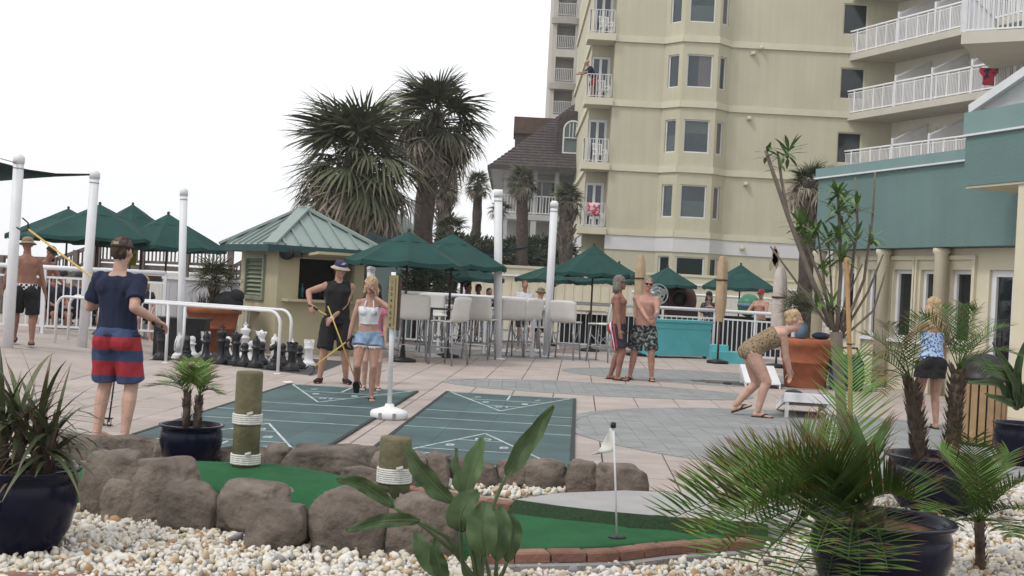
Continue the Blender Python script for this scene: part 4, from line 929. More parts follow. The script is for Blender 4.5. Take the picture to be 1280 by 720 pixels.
chair(583, 438, -.6, 'white bar chair tucked behind others left of the tall middle pole')
chair(666, 437, -.8, 'white bar chair behind the others between the two tall poles')
chair(632, 446, PI+.5, 'white bar chair directly behind the tall middle pole')
chair(654, 446, -PI/2-.7, 'white bar chair right of the tall middle pole, turned left')
chair(705, 449, PI-.35, 'white bar chair right of the second tall pole, back to camera')
chair(752, 452, -PI/2-.45, 'white bar chair nearest the man in red striped shorts')
chair(610, 433, 2.2, 'white bar chair farthest back at the middle table')
TT = mat('table_top', (.10, .10, .105), .5, .1, 3)
def table(px, y, z, label, r=.42):
    p = gnd(px, y); t = thing('bar_table', label, 'table', p, 0, 'high bar tables')
    MB().lathe([(r, z-.03), (r+.01, z-.015), (r, z), (0, z)], 24).build('table_top', TT, t); MB().path([(0, 0, .06), (0, 0, z-.02)], .04, 10).build('column', STEEL, t); MB().lathe([(.3, 0), (.3, .03), (.08, .07), (0, .07)], 20).build('base', mat('pale_base', (.5, .5, .5), .6), t)
table(536, 446, 1.0, 'high dark bar table under the nearest umbrella')
table(622, 440, 1.0, 'high bar table behind the tall middle pole')
table(735, 437, 1.0, 'high dark bar table under the front umbrella beside the shirtless men')
table(672, 440, 1.0, 'high bar table between the two tall white poles')
# ================================================================ BOXES, PLANTERS, BIN
p0 = gnd(816, 448); p1_ = gnd(888, 449.5); t = thing('turquoise_planter', 'long turquoise painted wooden box in front of the white railing', 'planter box', (p0.x, p0.y+.3, 0), math.atan2(p1_.y-p0.y, p1_.x-p0.x)); L = (p1_-p0).length
m = MB(); m.box((L/2, .25, .46), (L, .6, .8)); m.build('body', TURQ, t); m = MB(); m.box((L/2, .25, .89), (L+.08, .68, .06)); m.build('lid', TURQ, t); MB().box((L/2, -.055, .78), (L+.02, .01, .14)).build('fascia_board', TURQ, t)
for x in (.12, L-.12): MB().lathe([(.05, -.02), (.05, .02)], 12, (x, 0, .05), M=Matrix.Rotation(PI/2, 3, 'X')).build('caster', BLACK, t)
p0 = gnd(889, 453); t = thing('step_block', 'turquoise two step block right of the turquoise box', 'steps', p0, -.08)
MB().box((.42, .35, .13), (.85, .7, .26)).build('lower_step', TURQ, t); MB().box((.2, .45, .33), (.4, .5, .14)).build('upper_step', TURQ, t)
o = MB(); 
def pot_lathe(r, h, lip=.03, foot=.62): return [(r*foot, 0), (r*foot*1.03, .02), (r*.86, h*.3), (r*.97, h*.6), (r*.96, h*.82), (r*.90, h*.92), (r*1.0, h*.955), (r*1.02, h*.985), (r*1.0, h), (r*.9, h), (r*.87, h*.94), (r*.85, h*.86)]
def pot(loc, r, h, label, mt=NAVYPOT, group='dark navy glazed pots', prof=None, kind='glazed_pot', cat='pot'):
    t = thing(kind, label, cat, loc, 0, group); MB().lathe(prof or pot_lathe(r, h), 48).build('body', mt, t); MB().lathe([(0, h*.87), (r*.5, h*.885), (r*.87, h*.87)], 24).build('soil', SOIL, t); return t
def tprof(r, h): return [(r*.68, 0), (r*.70, .02), (r*.80, h*.5), (r*.815, h*.5), (r*.82, h*.53), (r*.82, h*.54), (r*.9, h*.83), (r*.99, h*.84), (r*1.0, h*.97), (r*.98, h), (r*.9, h), (r*.86, h*.9)]
pt = gnd(1006, 484); pt_h = 61*pt.y/F; pot(pt, 36*pt.y/F, pt_h, 'large terracotta pot with blue cups beside the bending woman', TERRA, 'terracotta planters', tprof(36*pt.y/F, pt_h), 'terracotta_pot', 'planter')
pt2 = Vector((at(266, 400, 22.6).x, 22.6, 0)); pot(pt2, .53, .86, 'wide terracotta planter behind the chess pieces', TERRA, 'terracotta planters', tprof(.53, .86), 'terracotta_pot', 'planter')
PL = at(26, 690, 6.15); PL = gnd(26, 690, .0); pot(PL, .275, .445, 'big navy glazed pot with spiky plant in left foreground')
PS = gnd(237, 585, .05); pot(PS, .232, .325, 'small navy glazed pot with young double palm near the bollard')
PR2 = Vector((at(1172, 600, 8.8).x, 8.8, 0)); pot(PR2, .38, .43, 'navy pot holding the palm with two shaggy trunks')
PR1 = Vector((at(1102, 660, 6.1).x, 6.1, 0)); pot(PR1, .36, .43, 'nearest navy glazed pot half hidden by palm fronds at right')
PR3 = Vector((at(1276, 530, 11.9).x, 11.9, 0)); pot(PR3, .26, .42, 'navy pot at right edge beside the slatted trash can')
p = gnd(219, 446); t = thing('storage_bin', 'black lidded storage bin behind the left chess pieces', 'bin', (p.x, p.y+.35, 0), .08)
m = MB(); m.loft([((0, 0, 0), (.40, 0, 0), (0, .28, 0)), ((0, 0, .1), (.41, 0, 0), (0, .29, 0)), ((0, 0, .62), (.44, 0, 0), (0, .31, 0))], 4); m = MB().box((0, 0, .31), (.86, .55, .62)); m.build('body', BLACK, t); MB().box((0, 0, .645), (.92, .6, .05)).build('lid', BLACK, t)
for x in (-.3, 0, .3): MB().box((x, -.28, .3), (.03, .02, .5)).build('rib', BLACK, t)
# slatted trash can
p = gnd(1224, 556); t = thing('trash_can', 'round trash can with tan wooden slats and black dome lid', 'trash can', p); SLAT = mat('tan_slat', (.33, .215, .115), .65, .18, 8, .1, rnd=.12)
MB().lathe([(.235, .03), (.235, .74)], 24).build('liner', BLACK, t); me = MB().box((0, -.262, .385), (.068, .022, .69)).mesh('slat', SLAT)
for k in range(19): link('slat', me, t, None, (0, 0, 2*PI*k/19))
MB().lathe([(.27, .72), (.285, .74), (.285, .77), (.26, .79), (.255, .86), (.235, .93), (.18, .99), (.08, 1.025), (0, 1.03)], 28).build('dome_lid', BLACK, t); MB().add([(.10*math.cos(a_)-.0, -.249+.012*abs(math.cos(a_)), .87+.045*math.sin(a_)) for a_ in [k*PI/8 for k in range(16)]], [tuple(range(16))]).build('opening', DARKG, t); MB().lathe([(.27, 0), (.27, .035), (0, .035)], 24).build('foot_ring', BLACK, t)
# score post
p = gnd(486, 523); s_ = p.y/F; t = thing('score_post', 'white post with narrow tan scoreboard on white plastic foot', 'scoreboard', p)
MB().lathe([(.19, 0), (.205, .02), (.208, .06), (.195, .085), (.12, .11), (.055, .13), (.045, .16), (0, .16)], 32).build('foot', WHITE_PLASTIC, t)
for a_ in (-1.95, -1.2): MB().box((.203*math.cos(a_), .203*math.sin(a_), .04), (.035, .02, .07), a_+PI/2).build('clip', STEEL, t)
MB().path([(0, 0, .15), (-.03, 0, 183*s_)], .026, 14).build('post', WHITE_PLASTIC, t); hb = 66*s_; zb0 = 113*s_; BRD = mat('score_tan', (.30, .255, .14), .75, .12, 6)
b = MB().box((-.018, -.045, zb0+hb/2), (.10, .035, hb)); b.build('board', BRD, t); MB().box((.045, .0, zb0+hb/2-.02), (.03, .1, hb)).build('side_board', DKWOOD, t)
for k in range(8): text('number', str(k+1), .052, DKWOOD, Matrix.Translation((-.035, -.065, zb0+hb*(.90-.115*k)-.02)) @ Matrix.Rotation(PI/2, 4, 'X'), t, .001)
MB().bar((.004, -.064, zb0+.03), (.004, -.064, zb0+hb-.03), .006, .004).build('groove', DKWOOD, t)
# cornhole boards and bags
CW = mat('cornhole_white', (.70, .70, .72), .5, .05, 3)
def cornhole(p, rz, label):
    t = thing('cornhole_board', label, 'game board', p, rz, 'white cornhole boards'); U = Vector((0, 0, 1))
    a, b, c, d = Vector((-.3, 0, .31)), Vector((.3, 0, .31)), Vector((.3, 1.15, .07)), Vector((-.3, 1.15, .07)); m = MB(); th = Vector((0, 0, .022))
    m.add([a, b, c, d, a+th, b+th, c+th, d+th], [(3, 2, 1, 0), (4, 5, 6, 7), (0, 1, 5, 4), (1, 2, 6, 5), (2, 3, 7, 6), (3, 0, 4, 7)]); m.build('top', CW, t)
    for x in (-.285, .285): MB().add([(x-.012, 0, .305), (x+.012, 0, .305), (x+.012, 1.15, .065), (x-.012, 1.15, .065), (x-.012, .0, .21), (x+.012, 0, .21), (x+.012, 1.15, 0), (x-.012, 1.15, 0)], [(0, 1, 2, 3), (7, 6, 5, 4), (0, 4, 5, 1), (1, 5, 6, 2), (2, 6, 7, 3), (3, 7, 4, 0)]).build('side_frame', CW, t); MB().box((x*.92, .03, .105), (.045, .06, .21)).build('leg', CW, t)
    MB().box((0, -.014, .262), (.62, .024, .10)).build('apron', CW, t)
    MB().lathe([(.08, 0), (.08, .002), (0, .002)], 20, (0, .22, .289), M=Matrix.Rotation(-.2, 3, 'X')).build('hole', BLACK, t); return t
cb = gnd(1009, 524); cornhole(cb, -.13, 'near white cornhole board in front of the bending woman')
c2 = gnd(962, 486); cornhole((c2.x, c2.y+1.15, 0), PI-.1, 'far white cornhole board seen behind the bending woman')
BLUE = mat('blue_bag', (.02, .045, .12), .9, .2, 8)
def bag(p, m_, label, s=1., rz=0): 
    o = MB().ell((0, 0, .025*s), (.085*s, .075*s, .028*s)).build('bean_bag', m_, None, p, (.1, .05, rz)); tag(o, label, 'bean bag'); return o
bag(at(1028, 500, 15.9)+Vector((0, 0, 0)), BLUE, 'large blue bean bag at right end of the near cornhole board', 1.5)
bag(at(1010, 502.5, 15.75), BLUE, 'small blue bean bag in the middle of the near cornhole board', .6)
bag(gnd(909, 481), BLACK, 'small black bean bag lying alone on the pavers', 1.)
o = bag(gnd(1002, 497) if False else at(992, 494, 15.9), BLACK, 'black bean bags piled at left end of the near cornhole board', 1.4)
# blue cups and bag on terracotta pot
z = pt_h; CUP = mat('blue_cup', (.12, .19, .27), .4, .1, 5)
o = MB().lathe([(.07, 0), (.10, .02), (.11, .22), (.07, .26), (.03, .32), (0, .32)], 16).build('blue_jug', CUP, None, (pt.x-.14, pt.y-.1, z)); tag(o, 'pale blue jug standing on rim of the big terracotta pot', 'jug')
o = MB().ell((0, 0, .08), (.17, .12, .065)).build('towel', mat('navy_towel', (.02, .03, .07), .95, .3, 10), None, (pt.x+.2, pt.y-.16, z-.02)); tag(o, 'folded dark blue towel lying on the big terracotta pot', 'towel')
p = at(1057, 490, 21); t = thing('duffel_bag', 'blue and brown bag on the ground beside the window wall', 'bag', (p.x, p.y, 0)); m = MB(); m.loft([((0, 0, 0), (.28, 0, 0), (0, .18, 0)), ((0, 0, .2), (.32, 0, 0), (0, .2, 0)), ((0, 0, .5), (.30, 0, 0), (0, .17, 0)), ((0, 0, .62), (.2, 0, 0), (0, .1, 0))], 18); m.build('body', mat('duffel_cloth', (.02, .035, .08), .9, .4, 6), t); MB().path([(-.2, -.1, .55), (-.12, -.14, .75), (.12, -.14, .75), (.2, -.1, .55)], .02, 8).build('handle', DKWOOD, t)
# oven, fan, ball
c = at(846, 372, 37); t = thing('pizza_oven', 'maroon domed outdoor oven beneath the small green umbrella', 'oven', (c.x, 37, 0)); MAR = mat('maroon_paint', (.07, .022, .022), .6, .2, 3)
MB().ell((0, 0, 1.35), (.62, .55, .62), n=24, m=14).build('dome', MAR, t); MB().box((0, 0, .55), (1.2, 1.0, 1.1)).build('base', MAR, t); m = MB(); m.lathe([(.3, 0), (.3, .16), (.22, .16), (.22, 0)], 20, (.0, -.5, 1.4), M=Matrix.Rotation(PI/2, 3, 'X')); m.build('mouth_ring', MAR, t); MB().lathe([(.22, 0), (.22, .02), (0, .02)], 20, (0, -.55, 1.4), M=Matrix.Rotation(PI/2, 3, 'X')).build('mouth', BLACK, t); MB().path([(0, .1, 1.9), (0, .1, 2.15)], .09, 12).build('flue', MAR, t)
c = at(822, 368, 35); t = thing('pedestal_fan', 'round pale fan on a stand left of the oven', 'fan', (c.x, 35, 0)); M_ = Matrix.Rotation(PI/2, 3, 'X')
for r_ in (.3, .2, .1): MB().path([(r_*math.cos(a_), 0, c.z+r_*math.sin(a_)) for a_ in [k*PI/14 for k in range(29)]], .015, 6).build('guard_ring', mat('fan_grey', (.36, .41, .42), .5), t)
for k in range(4): MB().blade((0, .03, c.z), (math.cos(k*PI/2+.4), 0, math.sin(k*PI/2+.4)), (0, 1, .3), .3, .2, 0, 2, 0, 0, (.4, 1, .9)).build('fan_blade', mat('fan_grey', (.4, .45, .47), .5), t)
MB().path([(0, .08, 0), (0, .08, c.z)], .03, 8).build('stand', WHITE, t); MB().lathe([(.25, 0), (.25, .04), (0, .06)], 16).build('foot', WHITE, t)
c = at(936, 388, 33); bs = thing('beach_ball', 'green and blue beach ball near the man in sunglasses', 'ball', (c.x, 33, c.z-.32)); mm = mat('ball_green', (.04, .17, .10), .4); MB().ell((0, 0, .32), (.32, .32, .32), n=20, m=12).build('shell', mm, bs); MB().lathe([(.322, .27), (.325, .32), (.322, .37)], 20).build('stripe', CUP, bs)
c = at(936, 396, 33); t = thing('pool_counter', 'dark covered counter carrying the beach ball behind the railing', 'counter', (c.x, 33, 0)); MB().box((0, .2, .5), (1.9, .7, .95)).build('body', BLACKM, t); MB().box((0, .2, 1.0), (2.0, .8, .04)).build('top', BLACK, t)
bs.location.z = 1.02
# white pipe stands beside the kiosk
def pipe_stand(p, w_, h, label, rz=0):
    t = thing('pipe_stool', label, 'stool', p, rz, 'white pipe stools by the kiosk')
    for x in (-w_/2, w_/2):
        for y in (-.2, .2): MB().path([(x, y, 0), (x*.9, y*.9, h)], .017, 8).build('leg', WHITE, t)
    for z in (.2, h*.5): 
        for y in (-.19, .19): MB().path([(-w_/2, y, z), (w_/2, y, z)], .013, 8).build('rung', WHITE, t)
    MB().box((0, 0, h+.01), (w_, .42, .03)).build('seat', WHITE_PLASTIC, t)
pipe_stand(gnd(317, 438), .42, .78, 'white pipe stool left of the counter behind the white chess king')
pipe_stand(gnd(392, 440), .42, .85, 'white pipe stool behind the man in the black tank top')
c = at(303, 380, 21.6); o = MB().ell((0, 0, 0), (.28, .2, .2)).ell((.15, -.05, .12), (.15, .13, .13)).build('black_jacket', BLACKM, None, (pt2.x+.33, pt2.y-.2, .95)); tag(o, 'black jacket heaped on right rim of the wide terracotta planter', 'jacket')
c = at(165, 322, 28); t = thing('hanging_banner', 'yellow green banner hanging behind the navy shirted man', 'banner', (c.x, 28, c.z)); MB().box((0, 0, 0), (.2, .03, .36)).build('cloth', mat('olive_yellow', (.21, .20, .02), .8), t); MB().bar((-.16, .03, .2), (.2, .03, .2), .04, .04).build('bar', DKWOOD, t); MB().bar((.2, .04, -c.z), (.2, .04, .2), .05, .05, up=(0, 1, 0)).build('post', DKWOOD, t)
c = at(1236, 97, 44.2); m = MB(); m.add([(x_*.22-.02+(.12*x_ if k_ < 2 else 0), .02*math.sin(x_*5+k_), -.16*k_) for k_ in range(5) for x_ in (-1, -.5, 0, .5, 1)], [(k_*5+j, k_*5+j+1, k_*5+j+6, k_*5+j+5) for k_ in range(4) for j in range(4)], 0, True); o = m.build('beach_towel', cells('towel_red', (.45, .04, .06), (.03, .02, .05), 5, .55, 'noise'), None, (c.x, 44.2, c.z+.35)); s = o.modifiers.new('t', 'SOLIDIFY'); s.thickness = .02; tag(o, 'red and black towel hung over an upper hotel balcony rail', 'towel')
# shuffle disc and cue rack
o = MB().lathe([(.07, 0), (.075, .008), (.075, .02), (.06, .024), (.058, .018), (0, .018)], 20).build('shuffle_disc', WHITE_PLASTIC, None, gnd(360, 479)+Vector((0, 0, .002))); tag(o, 'white shuffleboard disc at far left corner of the left court', 'disc')
# ================================================================ CHESS
def sc(P, k): return [(r*k, z*k) for r, z in P]
BASE = [(.13, 0), (.135, .03), (.12, .05), (.125, .065), (.10, .09), (.07, .12)]
PROF = {'king': BASE+[(.055, .2), (.06, .34), (.085, .37), (.085, .385), (.06, .40), (.065, .44), (.09, .51), (.085, .53), (.03, .55), (.022, .6), (0, .61)],
        'queen': BASE+[(.055, .2), (.055, .32), (.08, .35), (.08, .365), (.055, .38), (.06, .42), (.095, .49), (.08, .5), (.05, .49), (.03, .53), (.0, .55)],
        'bishop': BASE+[(.055, .2), (.05, .29), (.08, .32), (.08, .335), (.05, .35), (.068, .40), (.055, .45), (.02, .485), (.025, .50), (0, .52)],
        'rook': BASE+[(.07, .15), (.06, .28), (.085, .31), (.085, .33), (.075, .34), (.085, .40), (.085, .425), (.06, .425), (.06, .40), (0, .40)],
        'pawn': BASE+[(.05, .18), (.045, .22), (.075, .245), (.075, .26), (.045, .27), (.062, .31), (.058, .35), (.03, .38), (0, .385)],
        'knight': BASE+[(.075, .14), (.08, .17), (0, .17)]}
CB = mat('chess_black', (.012, .013, .016), .35, .2, 6); CWH = mat('chess_white', (.72, .72, .72), .35, .05, 5)
def piece(kind, x, y, col, label, rz=0.):
    p = gnd(x, y); t = thing('chess_'+kind, label, 'chess piece', p, rz, 'giant %s chess pieces' % col); m_ = CB if col == 'black' else CWH
    m = MB(); m.lathe(PROF[kind], 20)
    if kind == 'king': m.box((0, 0, .60), (.09, .025, .025)); m.box((0, 0, .61), (.025, .025, .09))
    m.build('body', m_, t)
    if kind == 'knight':
        h = MB(); pts = [(0, .03, .15), (0, .05, .24), (0, .035, .33), (0, -.01, .38), (0, -.06, .36), (0, -.12, .32)]; h.path(pts, [.075, .06, .05, .045, .04, .03], 10); h.box((.02, .02, .42), (.015, .02, .05)); h.box((-.02, .02, .42), (.015, .02, .05)); h.build('head', m_, t)
        MB().path([(0, .11, .2), (0, .10, .3), (0, .06, .39)], .016, 6).build('mane', m_, t)
    if kind == 'rook':
        for k in range(6): MB().box((.072*math.cos(k*PI/3), .072*math.sin(k*PI/3), .44), (.03, .04, .035), k*PI/3).build('merlon', m_, t)
    if kind == 'queen':
        for k in range(8): MB().ell((.085*math.cos(k*PI/4), .085*math.sin(k*PI/4), .5), (.016, .016, .02), n=6, m=4).build('crown_point', m_, t)
    MB().box((0, 0, .004), (.3, .3, .008)).build('felt', CB, t)
    return t
MB().add([tuple(gnd(182, 444)+Vector((0, 0, .0045))), tuple(gnd(395, 470)+Vector((-.05, 0, .0045))), tuple(gnd(405, 455)+Vector((.3, .9, .0045))), tuple(gnd(215, 437)+Vector((0, .3, .0045)))], [(0, 1, 2, 3)]).build('chess_mat', mat('mat_dark', (.06, .065, .065), .9), None, kind='structure')
piece('rook', 201, 450, 'black', 'black chess rook standing apart at the left end of the row')
piece('knight', 233, 451, 'black', 'black chess knight next along from the lone left rook', .4)
piece('bishop', 257, 452, 'black', 'black chess bishop left of the black king')
piece('king', 276, 455, 'black', 'tallest black chess piece, the king with a cross')
piece('queen', 294, 456.5, 'black', 'black chess queen right of the black king')
piece('bishop', 319, 459.5, 'black', 'black chess bishop right of the black queen')
piece('knight', 343, 462, 'black', 'black chess knight near the handrail end', -.5)
piece('rook', 364, 464, 'black', 'black chess rook at the right end of the black row')
for x, y, w_ in ((282, 451, 'behind the black king'), (305, 458, 'between the black queen and right bishop'), (326, 456, 'just right of the black right bishop'), (352, 458, 'behind the black knight by the handrail'), (373, 461, 'at the far right end of the black pieces')): piece('pawn', x, y, 'black', 'small black chess pawn '+w_)
piece('knight', 224, 449, 'white', 'white chess knight behind the left black knight', 2.6); piece('pawn', 239, 448, 'white', 'white chess pawn between the two left knights')
piece('rook', 255, 447, 'white', 'white chess rook peeking behind the left black bishop'); piece('pawn', 284, 448, 'white', 'white chess pawn peeking behind the black king')
piece('king', 305, 449, 'white', 'white chess king standing tall behind the black pieces'); piece('queen', 325, 452, 'white', 'white chess queen right of the white king')
piece('bishop', 342, 456, 'white', 'white chess bishop behind the black knight'); piece('pawn', 313, 455, 'white', 'white chess pawn low between white king and queen')
piece('knight', 363, 456, 'white', 'white chess knight behind the right handrail', .3); piece('rook', 385, 459, 'white', 'white chess rook standing clear at the right end')
# balcony furniture
def plastic_chair(loc, rz, label):
    t = thing('plastic_chair', label, 'chair', loc, rz, 'white plastic balcony chairs')
    MB().box((0, 0, .42), (.5, .48, .04)).build('seat', WHITE_PLASTIC, t)
    for x in (-.2, -.1, 0, .1, .2): MB().bar((x, .22, .44), (x*1.05, .3, .9), .06, .02).build('back_slat', WHITE_PLASTIC, t)
    MB().bar((-.25, .31, .92), (.25, .31, .92), .04, .06).build('top_rail', WHITE_PLASTIC, t)
    for x in (-.23, .23):
        MB().bar((x, -.2, .64), (x, .28, .66), .05, .03).build('armrest', WHITE_PLASTIC, t)
        for y in (-.2, .2): MB().bar((x, y*1.1, 0), (x, y, .64 if y < 0 else .42), .05, .05, up=(0, 1, 0)).build('leg', WHITE_PLASTIC, t)
for k, nm in ((0, 'lowest'), (1, 'second lowest'), (2, 'third lowest'), (3, 'highest visible')): plastic_chair((XL-.42, YT+.45, TRUE_FL[k]+.2), .4, 'white plastic chair on the %s balcony of the yellow tower' % nm)
c = at(733, 260, 54); m = MB()
m = MB(); m.add([(x_*.26, .03*math.sin(x_*6), -.2*k_) for k_ in range(4) for x_ in (-1, -.5, 0, .5, 1)], [(k_*5+j, k_*5+j+1, k_*5+j+6, k_*5+j+5) for k_ in range(3) for j in range(4)], 0, True)
o = m.build('beach_towel', cells('towel_pink', (.45, .06, .10), (.6, .5, .5), 6, .5, 'noise'), None, (X0+.35, YT-.24, TRUE_FL[0]+1.28)); s = o.modifiers.new('t', 'SOLIDIFY'); s.thickness = .02; tag(o, 'red and white towels over lowest balcony rail of yellow tower', 'towel')
# ================================================================ PLANTS
random.seed(11)
FG = mat('palm_green', (.080, .092, .052), .7, .35, 3, tip=((.14, .115, .08), .66, 1.1), rnd=.45, spec=.2)
FD = mat('palm_dead', (.27, .225, .18), .95, .35, 6, rnd=.4)
def fan_mesh(m_, seed, droop, nl=32, spread=118):
    rg = random.Random(seed); m = MB(); m.path([(0, 0, 0), (.22, 0, .012), (.44, 0, -.005)], [.02, .014, .01], 5, True, .3)
    for k in range(nl):
        a_ = R(-spread+2*spread*k/(nl-1)); c = Vector((.44+.05*math.cos(a_), .05*math.sin(a_), -.005)); L = .58*(.72+.28*math.cos(a_*.7))*rg.uniform(.7, 1.12)
        d = Vector((math.cos(a_), math.sin(a_), .22*abs(math.sin(a_))-.1+rg.uniform(-.1, .1))); m.blade(c, d, (0, rg.uniform(-.3, .3), 1), L, .032, droop*rg.uniform(.2, 2.), 4, .3, 1., (.45, .9, 1, .55, .04))
    return m.mesh('frond', m_)
FANG = [fan_mesh(FG, i, .8) for i in range(3)]; FAND = [fan_mesh(FD, 10+i, 2.0, 22, 90) for i in range(2)]
FANW = [fan_mesh(FG, 30+i, 2.0) for i in range(2)]
FANS = [fan_mesh(FG, 20+i, .35, 16) for i in range(2)]
BOOT = mat('palm_boots', (.17, .14, .115), .95, .35, 7, .6, 18)
def sabal(base, top, d, rad, tr, ng, nd, label, boots=0., group='fan palms around the pool deck', d0=None, low=-35, seed=0, small=False):
    rg = random.Random(seed); T = at(*top, d); B = at(*base, d0 or d); B = Vector((B.x, B.y, 0)) if base[1] > 300 else Vector((at(*base, d).x, d, 0)); t = thing('palm_tree', label, 'palm tree', B, 0, group); v = T-B
    P = []; RR = []; n = 14
    for i in range(n+1): s = i/n; P.append(v*s+Vector((math.sin(s*5+seed)*.04, 0, 0))); RR.append(tr*(1.12-.12*s if s < .8 else 1.0)*(1+.06*math.sin(i*2.4)))
    MB().path(P, RR, 14).build('trunk', TRUNK, t)
    if boots:
        m = MB(); zb_ = v.z*(1-boots)
        for i in range(int(60*boots*v.z/2)):
            s = (1-boots)+boots*rg.random(); a_ = rg.uniform(0, 2*PI); p = v*s; r_ = tr*1.0; q = p+Vector((math.cos(a_)*r_, math.sin(a_)*r_, 0)); m.bar(q-Vector((0, 0, .14)), q+Vector((math.cos(a_)*.16, math.sin(a_)*.16, .16)), .10, .03)
        m.build('boots', BOOT, t, kind='stuff')
    MB().ell(v, (tr*.9, tr*.9, rad*.2), n=10, m=6).build('heart', TRUNK, t)
    for k in range(ng+nd):
        dead = k >= ng; az = k*2.39996+rg.uniform(-.3, .3)
        el = R(rg.uniform(low-45, low+45)) if dead else R(85-(85-low)*((k+.5)/ng)**.8+rg.uniform(-8, 8))
        me = (rg.choice(FAND) if dead else rg.choice(FANS if small else FANG)); s = rad*rg.uniform(.72, 1.1)*(.98 if dead else 1)
        o = link('frond', me, t, v+Vector((0, 0, -rad*rg.uniform(.1, .32) if dead else -rad*.25*max(0, (k+.5)/ng-.4))), None); o.rotation_euler = Euler((rg.uniform(-.5, .5), -el, az), 'XYZ'); o.scale = (s,)*3
    return t
sabal((518, 372), (544, 150), 32, 1.75, .25, 40, 34, 'tallest fan palm with a dark leaning trunk behind the umbrellas', .25, low=-30, seed=1)
sabal((446, 372), (445, 200), 29, 2.08, .34, 54, 64, 'broad shaggy fan palm with dead skirt behind the kiosk roof', .55, low=-45, seed=2)
sabal((552, 340), (556, 236), 50, 1.05, .28, 26, 12, 'smaller fan palm just right of the tallest palm trunk', .3, low=-40, seed=3)
sabal((592, 340), (597, 232), 52, .85, .2, 26, 8, 'slim fan palm standing alone against white sky left of the house', low=-35, seed=4)
sabal((652, 350), (653, 226), 50, .95, .24, 26, 16, 'fan palm in front of the porch of the shingled house', low=-40, seed=5)
sabal((706, 350), (709, 250), 48, .95, .27, 22, 14, 'fan palm at the left corner of the yellow tower', .4, low=-30, seed=6)
sabal((562, 345), (562, 288), 46, 1.0, .2, 26, 6, 'low green fan palm beneath the smaller palm by the tall trunk', low=-30, seed=7)
sabal((628, 345), (624, 262), 58, .75, .2, 18, 6, 'fan palm half hidden at the left corner of the shingled house', low=-30, seed=8)
sabal((1012, 372), (1012, 232), 27, .78, .17, 16, 26, 'fan palm with brown dead skirt at the corner of the teal building', .3, low=5, seed=9)
sabal((990, 345), (990, 245), 60, .6, .15, 1, 0, 'x') if False else None
b = gnd(515, 300, 1.4) if False else None
c = at(515, 300, 40); t = thing('light_pole', 'slim grey pole between the two tallest palms', 'pole', (c.x, 40, 0)); MB().path([(0, 0, 0), (.02, 0, at(517, 250, 40).z)], .13, 10).build('shaft', STEEL, t); MB().lathe([(.22, 0), (.22, .1), (0, .12)], 12).build('foot', STEEL, t)
# bushes made of leaves
LEAF = mat('leaf_dark', (.030, .050, .022), .7, .4, 4, tip=((.06, .075, .035), .4, 1.2), rnd=.1); STEM = mat('stem_brown', (.14, .11, .085), .9, .25, 9, .3)
def bush(c, r, n, ll, label, seed=0, name='bush', cat='bush', group='bushes by the boundary wall', m_=LEAF):
    rg = random.Random(seed); base = Vector((c[0], c[1], 0)); t = thing(name, label, cat, base, 0, group); m = MB(); o = Vector((seed*3.1, 1, 2))
    for k in range(n):
        while 1:
            p = Vector((rg.uniform(-1, 1), rg.uniform(-1, 1), rg.uniform(-1, 1)))
            if .25 < p.length < 1: break
        p = p*(1+.35*noise.noise(p*1.8+o)); q = Vector((p.x*r[0], p.y*r[1], c[2]+p.z*r[2])); d = (p+Vector((rg.uniform(-.8, .8), rg.uniform(-.8, .8), rg.uniform(-.3, .9)))).normalized()
        m.blade(q, d, (rg.uniform(-1, 1), rg.uniform(-1, 1), 1), ll*rg.uniform(.7, 1.3), ll*.3, rg.uniform(0, .8), 2, rg.random()*.6, rg.random(), (.3, 1, .1))
    m.build('foliage', m_, t); s = MB()
    for k in range(6): s.path([(rg.uniform(-.3, .3)*r[0], 0, 0), (rg.uniform(-.5, .5)*r[0], rg.uniform(-.3, .3)*r[1], c[2])], .03, 5)
    s.build('stems', STEM, t)
for k, (x, y, d, rx, rz_, lb_) in enumerate(((595, 322, 50, 1.4, .9, 'dark bush left of the tall middle pole by the yellow wall'), (640, 322, 52, 1.5, .75, 'dark bush between the two tall poles before the house'), (680, 316, 54, 1.5, .7, 'dark bush right of the palm beneath the house porch'), (570, 325, 45, 1.3, .9, 'dark bush below the low fan palm'), (530, 355, 30, .75, .6, 'dark bush under the second umbrella beside the tall trunk'), (500, 352, 33, 1., .8, 'dark bush between kiosk and tall trunk'))):
    p = at(x, y, d); bush(p, (rx, rx*.7, rz_), 1500, .30 if d > 40 else .16, lb_, k+1)
p = at(738, 205, 60)
